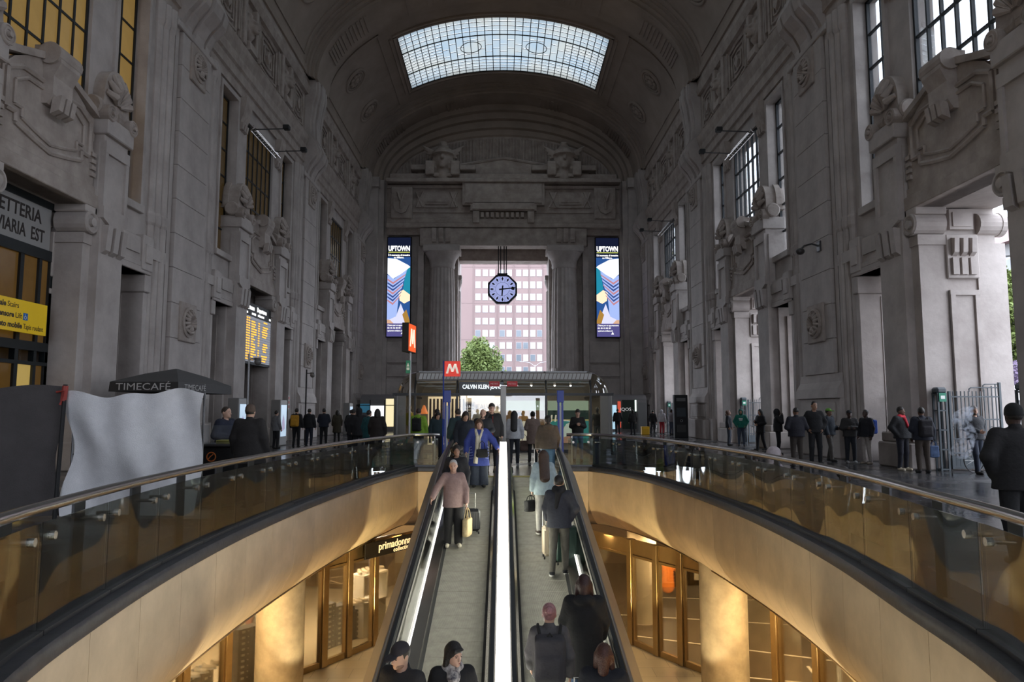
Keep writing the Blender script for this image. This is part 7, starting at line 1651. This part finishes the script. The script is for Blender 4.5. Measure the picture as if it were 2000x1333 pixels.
po = tag(empty('poster', (-3.55, 21.65, LOWZ + 1.0), AN), 'large photo poster of a standing woman in the shoe shop window', 'poster')
d = MB(); d.box(-.55, .55, -.01, .03, 0, 1.5); obj('board', d, mat('poster_dusk', (.16, .13, .16), .5, noise=.5, nscale=3), po)
for nm, pts, c in (('wall_area', [(-.55, .2), (-.25, .3), (-.2, 1.45), (-.55, 1.5)], (.10, .10, .17)), ('street_area', [(.1, 0), (.55, 0), (.55, .8), (.25, .6)], (.35, .27, .2)), ('coat', [(-.12, .1), (.15, .1), (.12, .7), (.06, .95), (-.06, .95), (-.13, .7)], (.03, .025, .03)), ('head', [(-.06, .97), (.06, .97), (.07, 1.08), (0, 1.16), (-.07, 1.08)], (.4, .24, .17)), ('trousers', [(.02, .0), (.14, .0), (.12, .35), (.02, .35)], (.5, .4, .3)), ('windows', [(.22, .9), (.5, .85), (.5, 1.35), (.22, 1.4)], (.3, .25, .2))):
    obj(nm, poly(pts, -.015, .004), mat('poster_' + nm, c, .5), po)
# hanging garments
def garment(x, y, z, rz, c, lab, L_=.75):
    r = tag(empty('garment', (x, y, z), rz), lab, 'garment'); cm = cloth_m(c)
    obj('cloth', sdfmesh('cloth', [CAP((0, 0, -.12), (0, 0, -L_), .15, .2, s=(1, .4, 1), k=.05), CAP((-.05, 0, -.08), (-.3, 0, -.38), .07, .06, s=(1, .6, 1), k=.04), CAP((.05, 0, -.08), (.3, 0, -.38), .07, .06, s=(1, .6, 1), k=.04), ELL((0, 0, -.02), (.07, .05, .06), op='-')], .02, cm), cm, r)
    d = MB(); d.tube([(-.17, 0, -.1), (0, 0, -.02), (.17, 0, -.1)], .008, 6); d.tube([(0, 0, -.02), (0, 0, .08), (.03, 0, .11), (.05, 0, .07)], .005, 5); obj('hanger', d, STEEL, r)
garment(-6.35, 16.05, -2.35, R(50), (.72, .7, .66), 'white jacket hanging nearest the bronze mullion', .8); garment(-6.6, 15.6, -2.45, R(50), (.7, .66, .58), 'cream long garment left of the white jacket', 1.0); garment(-6.25, 16.4, -2.25, R(50), (.6, .4, .08), 'mustard yellow top behind the white jacket', .6)
d = MB(); d.tube([(-7.0, 15.0, -2.22), (-6.1, 16.7, -2.22)], .015, 6)
for q in ((-7.0, 15.0), (-6.1, 16.7)): d.tube([(*q, -2.22), (*q, LOWZ)], .015, 6)
tag(obj('clothes_rail', d, STEEL), 'steel clothes rail carrying the white garments', 'clothes rail')
garment(4.75, 21.2, -2.55, R(8), (.75, .2, .02), 'bright orange shirt hanging in the sports shop', .8); garment(4.55, 21.6, -2.6, R(8), (.02, .02, .022), 'black shirt hanging behind the orange one', .8)
d = MB(); d.tube([(4.3, 21.4, -2.42), (5.2, 21.4, -2.42)], .015, 6)
for q in (4.3, 5.2): d.tube([(q, 21.4, -2.42), (q, 21.4, LOWZ)], .015, 6)
tag(obj('clothes_rail', d, DSTEEL), 'dark clothes rail carrying the orange shirt', 'clothes rail')
# mannequins
def mannequin(x, y, z, rz, lab, c, top=None, h=1.0):
    r = tag(empty('mannequin', (x, y, z), rz), lab, 'mannequin'); r.scale = [h] * 3; cm = mat('mannequin_%.2f' % c[0], c, .4)
    P = [ELL((0, 0, 1.64), (.075, .09, .11)), CAP((0, 0, 1.45), (0, 0, 1.55), .05, k=.03), ELL((0, 0, 1.28), (.17, .1, .2), k=.05), ELL((0, 0, 1.0), (.15, .1, .16), k=.06)]
    for s in (-1, 1): P += [CAP((s * .17, 0, 1.42), (s * .24, .02, 1.15), .045, .04, k=.03), CAP((s * .24, .02, 1.15), (s * .25, -.04, .9), .038, .03, k=.02), CAP((s * .08, 0, .95), (s * .1, 0, .5), .08, .055, k=.04), CAP((s * .1, 0, .5), (s * .1, 0, .06), .052, .035, k=.02)]
    obj('figure', sdfmesh('figure', P, .025, cm), cm, r)
    if top: t_ = cloth_m(top); obj('vest', sdfmesh('vest', [ELL((0, 0, 1.26), (.185, .118, .22)), ELL((0, 0, 1.02), (.175, .12, .2), k=.05), ELL((0, -.05, 1.5), (.1, .15, .1), op='-')], .025, t_), t_, r)
    d = MB(); d.cyl((0, 0, 0), .16, .02, 16); obj('base', d, STEEL, r)
mannequin(-1.15, PY0 + 1.5, .1, 0, 'mannequin in white vest inside the pavilion', (.5, .42, .33), (.8, .78, .72), 1.1); mannequin(-4.0, PY0 + 1.2, .1, 0, 'pale mannequin in a yellow skirt at the left end of the pavilion', (.62, .5, .33), (.55, .5, .06), 1.05); mannequin(4.05, PY0 + 1.4, .1, 0, 'black clothed figure on display at the right end of the pavilion', (.05, .05, .05), (.015, .015, .015), 1.0)
# shop floor and court lines on the right
CF = mat('polished_brown_floor', (.10, .07, .045), .25, noise=.2, nscale=1); LN = mat('court_line', (.75, .66, .52), .5)
P = [(x + .05, y) for x, y in SF] ; m_ = MB(); m_.add([(x, y, LOWZ + .012) for x, y in P] + [(12.4, y, LOWZ + .012) for x, y in P], [(i, i + 1, len(P) + i + 1, len(P) + i) for i in range(len(P) - 1)]); m_.add([(2.35, 21.6, LOWZ + .012), (12.4, 21.6, LOWZ + .012), (12.4, 29.9, LOWZ + .012), (2.35, 29.9, LOWZ + .012)], [(0, 1, 2, 3)])
cf = struct(obj('floor_sports_shop', m_, CF))
for a, b in (((3.2, 22.5), (9, 21.2)), ((3.6, 20.4), (9, 18.0)), ((5.4, 22.9), (4.6, 19.3)), ((6.6, 22.5), (5.6, 18.0)), ((5.6, 17.3), (9.5, 16.2)), ((6.5, 14.8), (10, 15.6)), ((7.4, 18), (6.6, 12)), ((8.2, 18), (7.4, 12)), ((6.5, 13.6), (9.6, 13.0)), ((4.4, 24.5), (9, 24))):
    l = math.dist(a, b); d = MB(); d.box(-l / 2, l / 2, -.035, .035, 0, .006); o = obj('court_line', d, LN, cf, ((a[0] + b[0]) / 2, (a[1] + b[1]) / 2, LOWZ + .014)); o.rotation_euler = (0, 0, math.atan2(b[1] - a[1], b[0] - a[0]))
d = MB(); d.rings([[((1.15 + q) * math.cos(t), (1.15 + q) * math.sin(t), 0) for t in np.linspace(0, 2 * PI, 40)] for q in (0, .07)], closed=False); obj('court_circle', d, LN, cf, (7.75, 14.4, LOWZ + .016))
m_ = MB(); m_.box(12.3, 12.4, 4, 29.9, LOWZ, SOF); m_.box(2.4, 12.4, 29.8, 29.9, LOWZ, SOF); struct(obj('wall_sports_shop', m_, mat('brown_shop_wall', (.22, .15, .09), .4)))
d = MB(); d.cbox(-.5, .5, -.35, .35, .0, .12, .01); tb = tag(empty('display_plinth', (9.0, 14.2, LOWZ + .02), R(20)), 'low orange wooden display plinth in the sports shop', 'plinth'); obj('base', d, BLACK, tb); d = MB(); d.box(-.48, .48, -.33, .33, .12, .14); obj('wood_top', d, mat('orange_wood', (.45, .17, .05), .5), tb)
# white goal frame in the sports shop window
gf = tag(empty('goal_frame', (6.75, 14.9, LOWZ + .02), R(70)), 'white ladder-like metal frame in the sports shop window', 'frame')
for x in (-.28, .28): d = MB(); d.cbox(x - .03, x + .03, -.02, .02, 0, 2.4, .005); obj('upright', d, WHITE, gf)
for k in range(5): d = MB(); d.box(-.25, .25, -.015, .015, .35 + .45 * k, .39 + .45 * k); obj('rung', d, WHITE, gf)
# shoe shop lettering over the window
sb = tag(empty('shop_sign', (-3.12, 20.2, SOF - .42), AN), 'black fascia sign with gold lettering over the shoe shop window', 'sign'); 
d = MB(); d.cbox(-1.15, .85, -.17, -.12, 0, .4, .008); obj('board', d, mat('shop_sign_black', (.01, .009, .008), .35), sb)
gl_ = mat('shop_sign_gold', (.9, .72, .4), .4, emit=(1, .78, .42), estr=.8)
text('primadonna', .28, gl_, sb, (.7, -.175, .25), align='RIGHT', bold=.004); text('collection', .16, gl_, sb, (.7, -.175, .08), align='RIGHT', bold=.003, spacing=1.15)
person('shop assistant with red hair and white shirt behind the concrete column', -6.0, 18.0, LOWZ, 150, 1.68, 1.0, top=(.7, .66, .62), bot=(.02, .02, .02), hair=(.22, .06, .04), hs='long')
